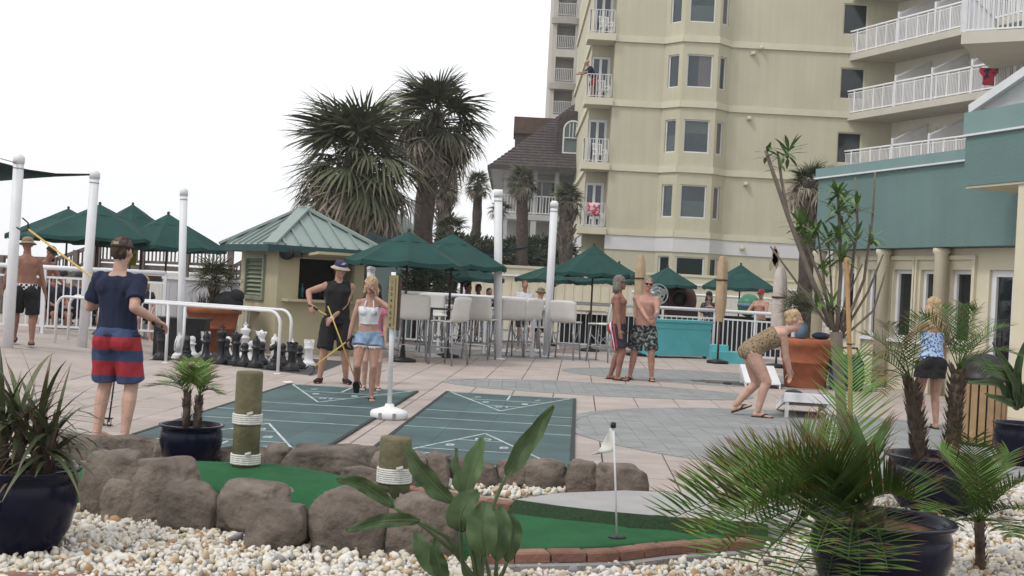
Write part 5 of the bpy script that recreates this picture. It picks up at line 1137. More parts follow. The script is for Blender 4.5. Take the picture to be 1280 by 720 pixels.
# feather fronds
PG = mat('date_palm_green', (.072, .140, .024), .55, .4, 5, tip=((.17, .045, .03), .55, 1.0), rnd=.3, spec=.2)
PGD = mat('date_palm_deep', (.056, .110, .026), .6, .4, 5, tip=((.13, .05, .03), .65, 1.02), rnd=.3, spec=.2)
def frond(B, C, T, n, ll, lw, parent, m_=PG, vee=.45, fwd=.75, droop=.25, rr=.006, seed=0, t0=.14, lift=0., out=1.):
    rg = random.Random(seed); B, C, T = Vector(B), Vector(C), Vector(T); f = lambda t: B*(1-t)**2+C*2*t*(1-t)+T*t*t; g_ = lambda t: ((C-B)*(1-t)+(T-C)*t).normalized()
    m = MB(); m.path([f(i/10) for i in range(11)], [rr*(1-.75*i/10) for i in range(11)], 5, True, [.15]*11)
    for k in range(n):
        t = t0+(1-t0)*(k+.5)/n; p = f(t); tg = g_(t); sd_ = tg.cross(Vector((0, 0, 1)))
        if sd_.length < .15: sd_ = tg.cross(Vector((.4, 1, 0)))
        sd_.normalize(); up = sd_.cross(tg); L = ll*(.45+.55*math.sin(PI*min(1, .18+.75*t)))*rg.uniform(.85, 1.12)
        for s in (-1, 1):
            d = tg*fwd*rg.uniform(.85, 1.15)+sd_*s*out+up*vee*rg.uniform(.7, 1.3)+Vector((0, 0, lift*rg.uniform(.7, 1.2))); m.blade(p, d, up+sd_*s*-.4, L, lw*rg.uniform(.8, 1.2), droop*rg.uniform(.3, 1.6), 4, .05, 1.0*rg.uniform(.8, 1.1), (.5, 1, .9, .6, .05))
    return m.build('frond', m_, parent)
def shag(parent, P, r, n, seed, name='trunk', mt=None):
    rg = random.Random(seed); m = MB(); m.path(P, [r*.8]*len(P), 10); 
    for k in range(n):
        s = rg.random()*(len(P)-1.001); i = int(s); q = Vector(P[i]).lerp(Vector(P[i+1]), s-i); a_ = rg.uniform(0, 2*PI); e = Vector((math.cos(a_), math.sin(a_), 0)); m.blade(q+e*r*.7, e*.7+Vector((0, 0, 1)), e, r*1.3*rg.uniform(.6, 1.3), r*.55, -.3, 2, 0, 0, (1, .7, .2))
    return m.build(name, mt or mat('shaggy_trunk', (.10, .075, .055), .95, .45, 14, .5, 30), parent)
def in_pot(pl, label, h, group, name='potted_palm'): return thing(name, label, 'palm', (pl.x, pl.y, h), 0, group)
# right foreground palm
TR = in_pot(PR1, 'large feathery date palm spreading from the nearest right hand pot', .38, 'potted date palms', 'date_palm')
O = Vector((PR1.x, PR1.y, .38)); ck = lambda x, y, d: at(x, y, d)-O
shag(TR, [(-.06, -.03, -.02), (-.12, -.08, .05), (-.17, -.12, .12)], .07, 60, 3)
HB = Vector((-.17, -.12, .10))
tips = [(836, 650, 5.8), (866, 618, 6.1), (905, 590, 6.2), (925, 610, 5.6), (950, 585, 6.4), (985, 600, 6.1), (1064, 446, 6.7), (1000, 545, 6.5), (1085, 560, 6.2), (892, 698, 5.4), (945, 706, 5.3), (985, 728, 5.2), (1030, 740, 5.15), (1075, 738, 5.15), (870, 672, 6.2), (1000, 605, 5.4), (1040, 612, 5.5), (1140, 628, 5.6), (930, 650, 5.3), (1110, 712, 5.2), (965, 690, 5.15), (1020, 690, 5.1), (1060, 700, 5.05), (910, 640, 5.9)]
for k, (x, y, d) in enumerate(tips):
    T = ck(x, y, d); mid = HB.lerp(T, .5); sp_ = Vector((T.x, T.y, 0)).length; C = mid+Vector((0, 0, .06+.13*sp_ if y > 555 else .03)); frond(HB+Vector((random.uniform(-.03, .03), random.uniform(-.03, .03), 0)), C, T, 34, .31, .0112, TR, PG if k % 4 else PGD, .5, .8, .15, .007, k, lift=(.5 if y < 690 else .3) if y > 500 else 0, out=.62 if y > 500 else .9)
# two trunk palm
TB2 = in_pot(PR2, 'date palm with two shaggy brown trunks rising from a navy pot', .37, 'potted date palms', 'date_palm'); O = Vector((PR2.x, PR2.y, .37))
for bx, tx, ty, fr_ in ((1150, 1139, 478, [(1067, 446, 8.7), (1082, 476, 8.5), (1078, 418, 9.0), (1108, 404, 8.6), (1150, 396, 8.9), (1100, 490, 8.4), (1120, 440, 9.4), (1095, 440, 8.2)]),
                        (1187, 1198, 462, [(1150, 392, 8.8), (1176, 384, 9.0), (1222, 386, 8.7), (1262, 408, 8.8), (1275, 445, 8.6), (1240, 470, 8.4), (1205, 380, 9.2), (1250, 400, 9.3), (1232, 420, 8.3)])):
    b = at(bx, 566, 8.8)-O; b.z = -.02; tp = at(tx, ty, 8.8)-O; shag(TB2, [b, b.lerp(tp, .35)+Vector((.01, 0, 0)), b.lerp(tp, .7), tp], .062, 260, bx)
    for k, (x, y, d) in enumerate(fr_): T = at(x, y, d)-O; C = tp.lerp(T, .5)+Vector((0, 0, .16)); frond(tp, C, T, 22, .19, .008, TB2, PGD if k % 2 else PG, .35, .8, .3, .005, bx+k)
# seedling palm
p = gnd(1226, 716); TS = thing('date_palm', 'young date palm growing in the gravel at lower right corner', 'palm', p, 0, 'potted date palms'); tp = at(1224, 652, 6.9)-p; shag(TS, [(0, 0, -.02), tp*.5, tp], .035, 50, 9)
for k, (x, y, d) in enumerate(((1140, 590, 6.6), (1175, 560, 7.1), (1215, 548, 6.6), (1262, 566, 7.0), (1285, 600, 6.7), (1160, 640, 6.4), (1290, 640, 6.5), (1195, 600, 6.2), (1250, 600, 6.3), (1235, 575, 7.3), (1170, 668, 6.5), (1268, 672, 6.4))): T = at(x, y, d)-p; frond(tp, tp.lerp(T, .5)+Vector((0, 0, .09)), T, 26, .20, .012, TS, PG, .4, .9, .3, .005, 70+k)
# small double palm in left pot
TD = in_pot(PS, 'young double stemmed palm in the small navy pot', .28, 'potted date palms', 'date_palm'); O = Vector((PS.x, PS.y, .28))
for bx, tx, ty, fr_ in ((233, 234, 490, [(184, 484, 9.0), (196, 470, 8.8), (210, 462, 9.1), (226, 455, 8.9), (236, 448, 9.0), (248, 460, 8.7), (205, 480, 8.6), (252, 474, 9.2)]), (246, 249, 494, [(262, 458, 9.0), (272, 472, 8.9), (250, 460, 9.2), (273, 492, 8.8), (236, 470, 8.8), (268, 482, 8.6), (256, 452, 8.9)])):
    b = at(bx, 528, PS.y)-O; b.z = -.02; tp = at(tx, ty, PS.y)-O; shag(TD, [b, b.lerp(tp, .5), tp], .032, 110, bx)
    for k, (x, y, d) in enumerate(fr_): T = at(x, y, d)-O; frond(tp, tp.lerp(T, .45)+Vector((0, 0, .07)), T, 20, .13, .008, TD, PG, .35, .8, .3, .004, bx+k)
# left spiky plant
SPK = mat('strap_green', (.062, .080, .032), .5, .4, 5, tip=((.16, .10, .06), .6, 1.05), rnd=.35, spec=.4); SPD = mat('strap_dead', (.14, .085, .06), .9, .3, 6, rnd=.3)
TL = in_pot(PL, 'spiky strap leaved plant with dead brown tips in the big left pot', .4, 'strap leaved plants', 'strap_plant'); rg = random.Random(5); O = Vector((PL.x, PL.y, .4))
for k, (x, y) in enumerate(((4, 528), (26, 515), (50, 525), (64, 540))):
    b = Vector((-.12+.08*k, rg.uniform(-.05, .05), -.03)); tp = at(x, y, PL.y)-O; shag(TL, [b, b.lerp(tp, .5), tp], .035, 60, k)
    for j in range(44):
        a_ = rg.uniform(0, 2*PI); e = R(rg.uniform(5, 85)); d = Vector((math.cos(a_)*math.cos(e), math.sin(a_)*math.cos(e), math.sin(e))); L = rg.uniform(.26, .52); dead = rg.random() < .22
        MB().blade(tp.lerp(b, rg.uniform(0, .75)), d, (0, 0, 1), L, .030 if not dead else .012, rg.uniform(.5, 1.7), 6, .1, rg.uniform(.7, 1.05), (.6, 1, 1, .85, .5, .05)).build('leaf', SPD if dead else SPK, TL)
# bird of paradise
BG = mat('paradise_leaf', (.055, .092, .036), .6, .35, 9, tip=((.16, .10, .055), .8, 1.0), spec=.25, rnd=.18); BS = mat('paradise_stalk', (.065, .095, .04), .5, .2, 9, rnd=.15)
Bp = gnd(606, 738); TBP = thing('paradise_plant', 'big leafed plant with torn paddle leaves at bottom centre of the gravel', 'plant', Bp)
def paddle(spine, wd, fold, m_=BG, stalk=None, tw_=0., name='leaf', parent=TBP, O=Bp, brown=1.):
    S = [at(*p)-O for p in spine]; n = 14
    def cr(t):
        q = t*(len(S)-1); i = min(int(q), len(S)-2); u = q-i; p0 = S[max(i-1, 0)]; p1 = S[i]; p2 = S[i+1]; p3 = S[min(i+2, len(S)-1)]
        return .5*((2*p1)+(p2-p0)*u+(2*p0-5*p1+4*p2-p3)*u*u+(3*p1-p0-3*p2+p3)*u**3)
    V = []; A = []; rg = random.Random(int(spine[0][0]*7+spine[-1][1]))
    for i in range(n+1):
        t = i/n; p = cr(t); tg = (cr(min(1, t+.02))-cr(max(0, t-.02))).normalized(); sd_ = tg.cross(Vector((0, -1, .25))).normalized(); nm = sd_.cross(tg); sd_ = sd_*math.cos(tw_)+nm*math.sin(tw_); nm = sd_.cross(tg)
        w_ = wd*(math.sin(PI*min(1, (t*.93+.035)))**.75)*(1-.25*t)
        for j in range(7): s = (j-3)/3; ww = w_*(1+.05*rg.uniform(-1, 1) if abs(s) > .9 else 1); V.append(p+sd_*s*ww+nm*abs(s)*ww*fold+nm*.012*math.sin(t*16+s*3)*abs(s)); A.append(.45*abs(s)**5*brown*rg.uniform(.6, 1.2)+(.95 if t > .93 else .4*t*abs(s)**3)*brown)
    m = MB(); m.add(V, [(i*7+j, i*7+j+1, i*7+j+8, i*7+j+7) for i in range(n) for j in range(6)], A, True); o = m.build(name, m_, parent)
    MB().path([cr(k/10)+Vector((0, -.001, 0)) for k in range(10)], [.007*(1-.08*k) for k in range(10)], 6).build('midrib', BS, o)
    if stalk: Q = [at(*p)-O for p in stalk]; Q = [Q[0]]+[a_.lerp(b_, u) for a_, b_ in zip(Q[:-1], Q[1:]) for u in (.25, .5, .75, 1)]; MB().path(Q, [.013-.005*k/len(Q) for k in range(len(Q))], 8).build('stalk', BS, o)
D0 = 5.85
paddle([(524, 651, 5.75), (500, 650, 5.7), (470, 653, 5.68), (432, 664, 5.65)], .038, .5, stalk=[(600, 740, D0), (580, 706, D0), (560, 672, 5.8), (524, 651, 5.75)])
paddle([(492, 634, 5.8), (470, 616, 5.78), (445, 603, 5.75), (420, 600, 5.7)], .040, .6, stalk=[(606, 740, D0), (570, 692, D0), (530, 658, 5.82), (492, 634, 5.8)])
paddle([(566, 628, 5.9), (545, 608, 5.92), (525, 585, 5.95), (506, 556, 6.0)], .062, .35, stalk=[(598, 740, D0), (592, 700, D0), (580, 660, 5.88), (566, 628, 5.9)], tw_=.5)
paddle([(578, 622, 5.9), (576, 600, 5.92), (573, 580, 5.95), (571, 560, 5.97)], .035, .9, stalk=[(602, 740, D0), (595, 690, D0), (585, 650, 5.88), (578, 622, 5.9)], tw_=.9)
paddle([(582, 622, 5.8), (588, 600, 5.82), (596, 575, 5.85), (603, 548, 5.9)], .060, .7, stalk=[(604, 740, D0), (596, 690, 5.83), (588, 655, 5.8), (582, 622, 5.8)], tw_=.3, brown=.4)
paddle([(633, 594, 6.0), (645, 572, 6.03), (665, 543, 6.08), (692, 507, 6.15)], .058, .55, stalk=[(600, 740, D0), (604, 690, 5.9), (617, 630, 5.96), (633, 594, 6.0)], tw_=-.35)
paddle([(576, 664, 5.65), (575, 648, 5.62), (582, 630, 5.62), (598, 614, 5.65)], .075, .35, stalk=[(594, 740, 5.8), (580, 715, 5.75), (577, 690, 5.7), (576, 664, 5.65)], tw_=.2, brown=.2)
paddle([(606, 695, 5.6), (603, 672, 5.58), (603, 650, 5.6), (607, 627, 5.65)], .085, .3, stalk=[(616, 742, 5.75), (613, 725, 5.7), (610, 712, 5.65), (606, 695, 5.6)], brown=.3)
paddle([(621, 700, 5.7), (624, 676, 5.7), (627, 655, 5.72), (626, 632, 5.75)], .060, .5, stalk=[(618, 742, 5.8), (620, 725, 5.75), (620, 715, 5.72), (621, 700, 5.7)], brown=.3)
paddle([(634, 702, 5.9), (639, 678, 5.9), (641, 660, 5.92), (634, 640, 5.95)], .055, .5, stalk=[(612, 742, 5.9), (622, 728, 5.9), (629, 715, 5.9), (634, 702, 5.9)], brown=.2)
paddle([(560, 722, 5.9), (545, 708, 5.92), (530, 690, 5.95), (519, 665, 6.0)], .06, .4, stalk=[(598, 742, D0), (585, 738, D0), (572, 730, 5.88), (560, 722, 5.9)], brown=.2)
paddle([(556, 725, 5.75), (550, 708, 5.74), (546, 695, 5.74), (544, 672, 5.75)], .045, .6, stalk=[(596, 742, 5.8), (580, 738, 5.78), (566, 732, 5.76), (556, 725, 5.75)], brown=.2)
# broad strap plant in right edge pot
TE = in_pot(PR3, 'broad leaved green plant in the pot at right edge', .36, 'strap leaved plants', 'paradise_plant'); TE['category'] = 'plant'; O = Vector((PR3.x, PR3.y, .36))
for a, b, c, w_ in (((1270, 510), (1255, 470), (1225, 445), .055), ((1272, 510), (1262, 465), (1240, 428), .05), ((1274, 510), (1270, 465), (1282, 425), .06), ((1270, 512), (1245, 480), (1205, 478), .045), ((1276, 510), (1290, 470), (1315, 450), .06), ((1272, 512), (1252, 500), (1230, 492), .045), ((1273, 512), (1266, 478), (1250, 445), .05)):
    paddle([(a[0], a[1], 11.9), ((a[0]*.6+b[0]*.4), (a[1]*.6+b[1]*.4)-2, 11.8), (b[0], b[1], 11.7), (c[0], c[1], 11.6)], w_, .5, parent=TE, O=O, brown=.1)
# frangipani style tree with stake
Tb = gnd(1060, 640); Tb = Vector((Tb.x, 8.4, 0)); d = 8.4; Tb.x = at(1060, 640, d).x
TF = thing('young_tree', 'thin pale branched tree with sparse leaf tufts beside bamboo stake', 'tree', Tb); W = lambda x, y, dd=0: at(x, y, d+dd)-Tb
BARK = mat('pale_bark', (.15, .125, .105), .9, .25, 14, .3, 40); TGR = mat('tuft_leaf', (.11, .19, .055), .5, .35, 9, tip=((.10, .13, .05), .7, 1.1), rnd=.15)
MB().path([(0, 0, -.02), W(1056, 560), W(1051, 500), W(1047, 450), W(1045, 415)], [.046, .040, .037, .040, .046], 12).build('trunk', BARK, TF)
BR = [([(1041, 412), (1015, 350), (985, 270), (966, 215), (957, 188)], .034, .0), ([(985, 270), (977, 225), (972, 190), (985, 196)], .02, .05), ([(1043, 415), (1030, 360), (1008, 305), (1000, 280)], .022, .1), ([(1046, 415), (1051, 340), (1049, 270), (1047, 238)], .026, -.1), ([(1050, 413), (1064, 345), (1072, 280), (1069, 222)], .022, .05), ([(1053, 415), (1080, 350), (1091, 270), (1094, 215)], .02, -.05), ([(1052, 420), (1085, 365), (1104, 318)], .018, .1), ([(1050, 425), (1092, 388), (1110, 330)], .016, -.1), ([(1036, 408), (1005, 365), (963, 308)], .018, -.15), ([(1038, 410), (1030, 350), (1022, 290)], .018, .2), ([(1042, 410), (1038, 340), (1036, 300)], .016, .25), ([(1044, 412), (1060, 370), (1078, 330)], .015, .2)]
for pts, r_, do in BR:
    P = [W(x, y, do*i/(len(pts)-1)) for i, (x, y) in enumerate(pts)]; Q = [P[0]]+[a_.lerp(b_, u)+Vector((0, 0, 0)) for a_, b_ in zip(P[:-1], P[1:]) for u in (.5, 1)]; MB().path(Q, [.62*r_*(1-.45*i/(len(Q)-1)) for i in range(len(Q))], 8).build('branch', BARK, TF)
rg = random.Random(21)
for x, y, do, n, L in ((958, 190, 0, 5, .10), (985, 194, .05, 8, .17), (975, 205, .05, 4, .14), (1000, 284, .1, 10, .17), (1008, 305, .1, 9, .18), (1047, 240, -.1, 10, .15), (1048, 265, -.1, 10, .18), (1050, 295, -.1, 10, .18), (1052, 322, -.1, 8, .16), (1070, 262, .05, 8, .17), (1068, 300, .05, 7, .16), (1020, 295, .2, 8, .16), (1036, 305, .25, 8, .17), (1091, 300, -.05, 5, .12), (1030, 335, .1, 6, .15), (1040, 385, 0, 6, .14), (1022, 380, 0, 6, .16)):
    for k in range(int(n*2.6)):
        a_ = rg.uniform(0, 2*PI); e = R(rg.uniform(-15, 70)); v = Vector((math.cos(a_)*math.cos(e), math.sin(a_)*math.cos(e), math.sin(e))); MB().blade(W(x, y, do)+Vector((0, 0, rg.uniform(-.04, .04))), v, (0, 0, 1), L*.95*rg.uniform(.75, 1.2), .029, rg.uniform(.2, .9), 4, 0, 1, (.2, .8, 1, .7, .05)).build('leaf', TGR, TF)
for k in range(5): MB().blade(W(968, 322, -.1)+Vector((0, 0, .02*k)), (rg.uniform(-.4, .4), 0, -1), (0, 1, 0), .10, .04, .2, 3, 0, 0, (.3, 1, .8, .1)).build('dead_leaf', FD, TF)
s0 = at(1064, 600, 8.2); s0.z = 0; t = thing('garden_stake', 'tan bamboo stake supporting the thin pale tree', 'stake', s0); MB().path([(0, 0, 0), (at(1063, 470, 8.2)-s0), (at(1058, 322, 8.2)-s0)], .016, 8).build('cane', mat('bamboo', (.33, .19, .08), .6, .2, 12), t)
for y_ in (430, 520): MB().path([(at(1062, y_, 8.2)-s0)+Vector((.02*math.cos(a_), .02*math.sin(a_), 0)) for a_ in [k*PI/5 for k in range(11)]], .004, 4).build('tie', GREENC, t)
# small palm in terracotta pot; shrub in wide planter
T2 = thing('fan_palm_shrub', 'small fan palm growing from the big terracotta pot', 'palm', (pt.x-.1, pt.y+.05, pt_h-.1), 0, 'small palms in terracotta planters'); tp = at(999, 388, pt.y)-Vector(T2.location); shag(T2, [(0, 0, 0), tp*.5, tp], .09, 80, 5)
for k in range(26): o = link('frond', random.choice(FANS), T2, tp, None); o.rotation_euler = Euler((random.uniform(-.4, .4), -R(80-95*(k/26)), k*2.4)); o.scale = (.52*random.uniform(.8, 1.1),)*3
T3 = thing('fan_palm_shrub', 'dark bushy palm in the wide terracotta planter beside the kiosk', 'palm', (pt2.x, pt2.y, .75), 0, 'small palms in terracotta planters'); tp = at(268, 352, pt2.y)-Vector(T3.location); shag(T3, [(0, 0, 0), tp*.5, tp], .10, 80, 6)
for k in range(34): o = link('frond', random.choice(FANS), T3, tp, None); o.rotation_euler = Euler((random.uniform(-.4, .4), -R(75-100*(k/34)), k*2.4)); o.scale = (.62*random.uniform(.8, 1.1),)*3
m = MB()
for k in range(420):
    a_ = random.uniform(0, 2*PI); e = R(random.uniform(15, 85)); m.blade((random.uniform(-.32, .32), random.uniform(-.3, .3), .0), (math.cos(a_)*math.cos(e), math.sin(a_)*math.cos(e), math.sin(e)), (0, 0, 1), random.uniform(.2, .42), .02, .5, 3, .1, .8)
m.build('undergrowth', LEAF, T3)
# ================================================================ PEOPLE
TRASH = []
def remesh(mb, name, m_, parent, vox, it=3, wr=0., wsc=9., zmin=None):
    me = mb.mesh(name, m_); o = bpy.data.objects.new(name, me); TMP.collection.objects.link(o)
    r = o.modifiers.new('r', 'REMESH'); r.mode = 'VOXEL'; r.voxel_size = vox; r.use_smooth_shade = True
    if it: s = o.modifiers.new('s', 'SMOOTH'); s.factor = .5; s.iterations = it
    TVL.update(); dg = TVL.depsgraph; n = bpy.data.meshes.new_from_object(o.evaluated_get(dg)); TRASH.append(o); TRASH.append(me)
    n.name = name; n.polygons.foreach_set('use_smooth', [True]*len(n.polygons))
    if not n.materials: n.materials.append(m_)
    if wr:
        k_ = len(n.vertices); co = np.empty(k_*3, np.float32); nn = np.empty(k_*3, np.float32); n.vertices.foreach_get('co', co); n.vertices.foreach_get('normal', nn); co = co.reshape(-1, 3); nn = nn.reshape(-1, 3)
        dv = np.array([wr*(noise.noise(Vector((c.x*wsc*1.6, c.y*wsc*1.6, c.z*wsc*.7)))+.5*noise.noise(Vector((c.x*wsc*3, c.y*wsc*3, c.z*wsc*1.4+5)))) for c in map(Vector, co.tolist())], np.float32); n.vertices.foreach_set('co', (co+nn*dv[:, None]).ravel()); n.update()
    return link(name, n, parent)
def ik(a, b, l1, l2, hint):
    a, b, hint = Vector(a), Vector(b), Vector(hint); d = b-a; L = min(d.length, (l1+l2)*.999); d.normalize(); b = a+d*L
    x = (l1*l1-l2*l2+L*L)/(2*L); h = math.sqrt(max(0, l1*l1-x*x)); n = hint-d*hint.dot(d)
    if n.length < 1e-4: n = Vector((0, 1, 0))
    n.normalize(); return a+d*x+n*h, b
TORSO = {'m': [(-.11, .12, .09, 0), (-.05, .158, .118, .0), (.02, .165, .122, .005), (.10, .158, .115, .012), (.20, .152, .110, .012), (.31, .168, .118, .008), (.40, .182, .120, .004), (.465, .172, .098, -.004), (.505, .11, .075, -.008), (.54, .062, .060, -.006), (.62, .054, .058, .004), (.68, .05, .055, .012)],
         'f': [(-.12, .12, .10, 0), (-.05, .165, .125, -.01), (.02, .162, .118, -.004), (.10, .134, .098, .004), (.18, .122, .092, .004), (.28, .138, .105, .01), (.36, .150, .112, .012), (.43, .150, .088, .0), (.485, .10, .065, -.006), (.53, .05, .05, -.004), (.61, .045, .048, .004), (.67, .044, .05, .012)]}
class Body: pass
def solve(sp):
    b = Body(); sx = b.sx = sp.get('sex', 'm'); b.lean = R(sp.get('lean', 0)); b.tw = R(sp.get('twist', 0)); b.side = R(sp.get('side', 0)); pel = b.pel = Vector(sp.get('pelvis', (0, 0, .93)))
    def fr(s):
        k = min(1, max(0, (s+.12)/.34)); k = k*k*(3-2*k); a = b.lean*(.35+.65*k) if sp.get('lean', 0) > 20 else b.lean*k; M = Matrix.Rotation(b.tw*k, 3, 'Z') @ Matrix.Rotation(b.side*k, 3, 'Y') @ Matrix.Rotation(a, 3, 'X'); return M
    b.fr = fr; N = 90; P = {}; p = pel.copy(); st = .75/60
    b.pos = lambda s: _pos(s)
    tab = [pel.copy()]; q = pel.copy()
    for i in range(70): q = q+fr(i*.0125)@Vector((0, 0, .0125)); tab.append(q)
    def _pos(s):
        if s <= 0: return pel+fr(s)@Vector((0, 0, s))
        i = min(69, int(s/.0125)); return tab[i].lerp(tab[i+1], s/.0125-i)
    sw = .174 if sx == 'm' else .152; b.sw = sw; b.sh = {}; b.el = {}; b.wr = {}; b.hip = {}; b.kn = {}; b.an = {}; b.toe = {}
    M = fr(.45)
    for S, sg in (('R', -1), ('L', 1)):
        raise_ = sp.get('shrug'+S, 0); b.sh[S] = _pos(.455)+M@Vector((sg*sw, .0, raise_)); t = sp.get('hand'+S, None)
        if t is None: t = b.sh[S]+Vector((sg*.07, -.06, -.52))
        h = sp.get('elb'+S, (sg*.35, .8, -.3)); b.el[S], b.wr[S] = ik(b.sh[S], t, .285, .255, h)
        b.hip[S] = pel+fr(0)@Vector((sg*(.092 if sx == 'm' else .095), 0, -.035)); f = sp.get('foot'+S, (sg*.11, 0, .085)); kn = sp.get('knee'+S, (sg*.12, -1, 0)); b.kn[S], b.an[S] = ik(b.hip[S], f[:3], .425, .405, kn)
        yaw = R(f[3]) if len(f) > 3 else R(-8*sg*-1); pit = R(f[4]) if len(f) > 4 else 0; b.toe[S] = Matrix.Rotation(yaw, 3, 'Z')@Matrix.Rotation(pit, 3, 'X')
    hy, hp, ht = (R(v) for v in sp.get('head', (0, 0, 0))); ba = fr(.55); Mh = Matrix.Rotation(b.tw+hy, 3, 'Z')@Matrix.Rotation(ht, 3, 'Y')@Matrix.Rotation(b.lean*(.5 if b.lean > .4 else .6)+hp, 3, 'X'); b.Mh = Mh
    b.neck = _pos(.60); b.hc = b.neck+Mh@Vector((0, -.018, .115)); return b
def hand(m, w, d, n, curl, sg, s=1.):
    d = d.normalized(); n = (n-d*n.dot(d)).normalized(); x = d.cross(n); M = Matrix((x*1.0, n, d)).transposed()
    m.ell(w+d*.048*s, (.041*s, .017*s, .056*s), M)
    for i, (o, l) in enumerate(((-.031, .84), (-.0105, 1.0), (.0105, .95), (.030, .74))):
        a = w+d*(.088 if i in (1, 2) else .08)*s+x*o*sg*s; dd = d+x*o*sg*1.5; dd.normalize()
        for j in range(3): c = curl*(.6+.35*j)*(1-.08*i); dd2 = (d*math.cos(c)+n*math.sin(c)+x*o*sg*1.2).normalized(); e = a+dd2*(.038, .028, .022)[j]*l*s; m.caps(a, e, .0098*s-.0008*j, .0092*s-.001*j, 7); a = e
    a = w+d*.03*s-x*.034*sg*s; e = a+(d*.65-x*.65*sg+n*.35).normalized()*.04*s; m.caps(a, e, .013*s, .0115*s, 7); m.caps(e, e+(d*.85-x*.15*sg+n*(.2+.5*min(1, curl)))*.033*s, .0115*s, .0095*s, 7)
def body_mesh(b, sp):
    m = MB(); T = TORSO[b.sx]; fat = sp.get('fat', 1.)
    m.loft([(b.pos(s)+b.fr(s)@Vector((0, -yo, 0)), b.fr(s)@Vector((rx*fat, 0, 0)), b.fr(s)@Vector((0, ry*fat, 0))) for s, rx, ry, yo in T], 20)
    M = b.fr(.4)
    if b.sx == 'f':
        for sg in (-1, 1): m.ell(b.pos(.335)+M@Vector((sg*.07, -.088, 0)), (.062, .055, .06), M)
    else:
        for sg in (-1, 1): m.ell(b.pos(.385)+M@Vector((sg*.08, -.082, 0)), (.085, .05, .062), M); m.ell(b.pos(.40)+M@Vector((sg*.09, .065, 0)), (.085, .05, .09), M)
    for sg in (-1, 1): m.ell(b.pos(-.06)+b.fr(0)@Vector((sg*.08, .075, 0)), (.088, .075, .095), b.fr(0))
    lk = sp.get('limb', 1.); ar = [v*lk for v in ((.056, .042, .043, .028) if b.sx == 'm' else (.044, .035, .036, .024))]; lg = [v*lk for v in ((.092, .062, .062, .037) if b.sx == 'm' else (.094, .058, .056, .034))]
    for S, sg in (('R', -1), ('L', 1)):
        sh, el, wr = b.sh[S], b.el[S], b.wr[S]; m.ell(sh, (ar[0]*1.18,)*3); m.caps(b.pos(.47)+M@Vector((sg*.06, 0, 0)), sh, .06, ar[0]*1.02)
        mid = sh.lerp(el, .45); m.caps(sh, mid, ar[0], ar[0]*.98); m.caps(mid, el, ar[0]*.98, ar[1]); f1 = el.lerp(wr, .3); m.caps(el, f1, ar[1], ar[2]*1.04); m.caps(f1, wr, ar[2]*1.04, ar[3])
        d = (wr-el).normalized(); n = Vector(sp.get('palm'+S, (-sg, -.3, 0))); hand(m, wr, Vector(sp['hd'+S]) if 'hd'+S in sp else d, n, sp.get('curl'+S, .35), sg, .98 if b.sx == 'm' else .88)
        hp, kn, an = b.hip[S], b.kn[S], b.an[S]; m.caps(hp, hp.lerp(kn, .4), lg[0], lg[0]*.92); m.caps(hp.lerp(kn, .4), kn, lg[0]*.92, lg[1]); bk = b.toe[S]@Vector((0, .014, 0)); c = kn.lerp(an, .32)+bk; m.caps(kn, c, lg[1]*.95, lg[2]); m.caps(c, an, lg[2], lg[3]); m.ell(kn+b.toe[S]@Vector((0, -.012, .01)), (.05, .05, .055))
        F_ = b.toe[S]; m.ell(an+F_@Vector((0, .03, -.045)), (.033, .042, .036), F_); m.ell(an+F_@Vector((0, -.05, -.048)), (.037, .085, .032), F_); m.ell(an+F_@Vector((0, -.115, -.060)), (.045, .055, .020), F_)
        for k in range(5): m.caps(an+F_@Vector((sg*(.028-.017*k)*-1, -.14, -.066)), an+F_@Vector((sg*(.032-.017*k)*-1, -.185+.006*k, -.069)), .0125 if k == 0 else .0095, .0105 if k == 0 else .008, 6)
    H = b.hc; h = b.Mh; e = lambda c, r: m.ell(H+h@Vector(c), r, h, 16, 12)
    m.caps(b.pos(.52), H+h@Vector((0, .02, -.06)), .058 if b.sx == 'm' else .046, .054 if b.sx == 'm' else .044)
    e((0, .014, .022), (.077, .096, .100)); e((0, -.020, -.045), (.060, .072, .078)); e((0, -.072, -.094), (.027, .020, .020)); e((0, -.074, .026), (.056, .022, .014))
    m.caps(H+h@Vector((0, -.090, .02)), H+h@Vector((0, -.108, -.022)), .009, .014, 8)
    for sg in (-1, 1): e((sg*.078, .008, -.008), (.010, .020, .032)); e((sg*.040, -.066, -.025), (.026, .022, .024)); e((sg*.013, -.098, -.026), (.010, .010, .009))
    e((0, -.089, -.058), (.024, .010, .009))
    return m
EYEW = mat('eye_white', (.6, .6, .58), .3); EYED = mat('eye_dark', (.03, .02, .015), .3); LIP = mat('lip', (.30, .11, .09), .6)
def face(b, root):
    H, h = b.hc, b.Mh
    for sg in (-1, 1): m = MB().ell(H+h@Vector((sg*.031, -.083, .006)), (.014, .008, .008), h).build('eye', EYEW, root); MB().ell(H+h@Vector((sg*.031, -.0885, .006)), (.0065, .004, .0065), h, 8, 6).build('iris', EYED, m)
    MB().ell(H+h@Vector((0, -.0965, -.058)), (.021, .005, .0055), h).build('lips', LIP, root)
def shades(b, root):
    H, h = b.hc, b.Mh; m = MB()
    for sg in (-1, 1): m.ell(H+h@Vector((sg*.034, -.094, .008)), (.031, .012, .021), h); m.bar(H+h@Vector((sg*.062, -.090, .014)), H+h@Vector((sg*.083, .02, .010)), .005, .008)
    m.bar(H+h@Vector((-.03, -.104, .014)), H+h@Vector((.03, -.104, .014)), .006, .006); m.build('sunglasses', BLACK, root)
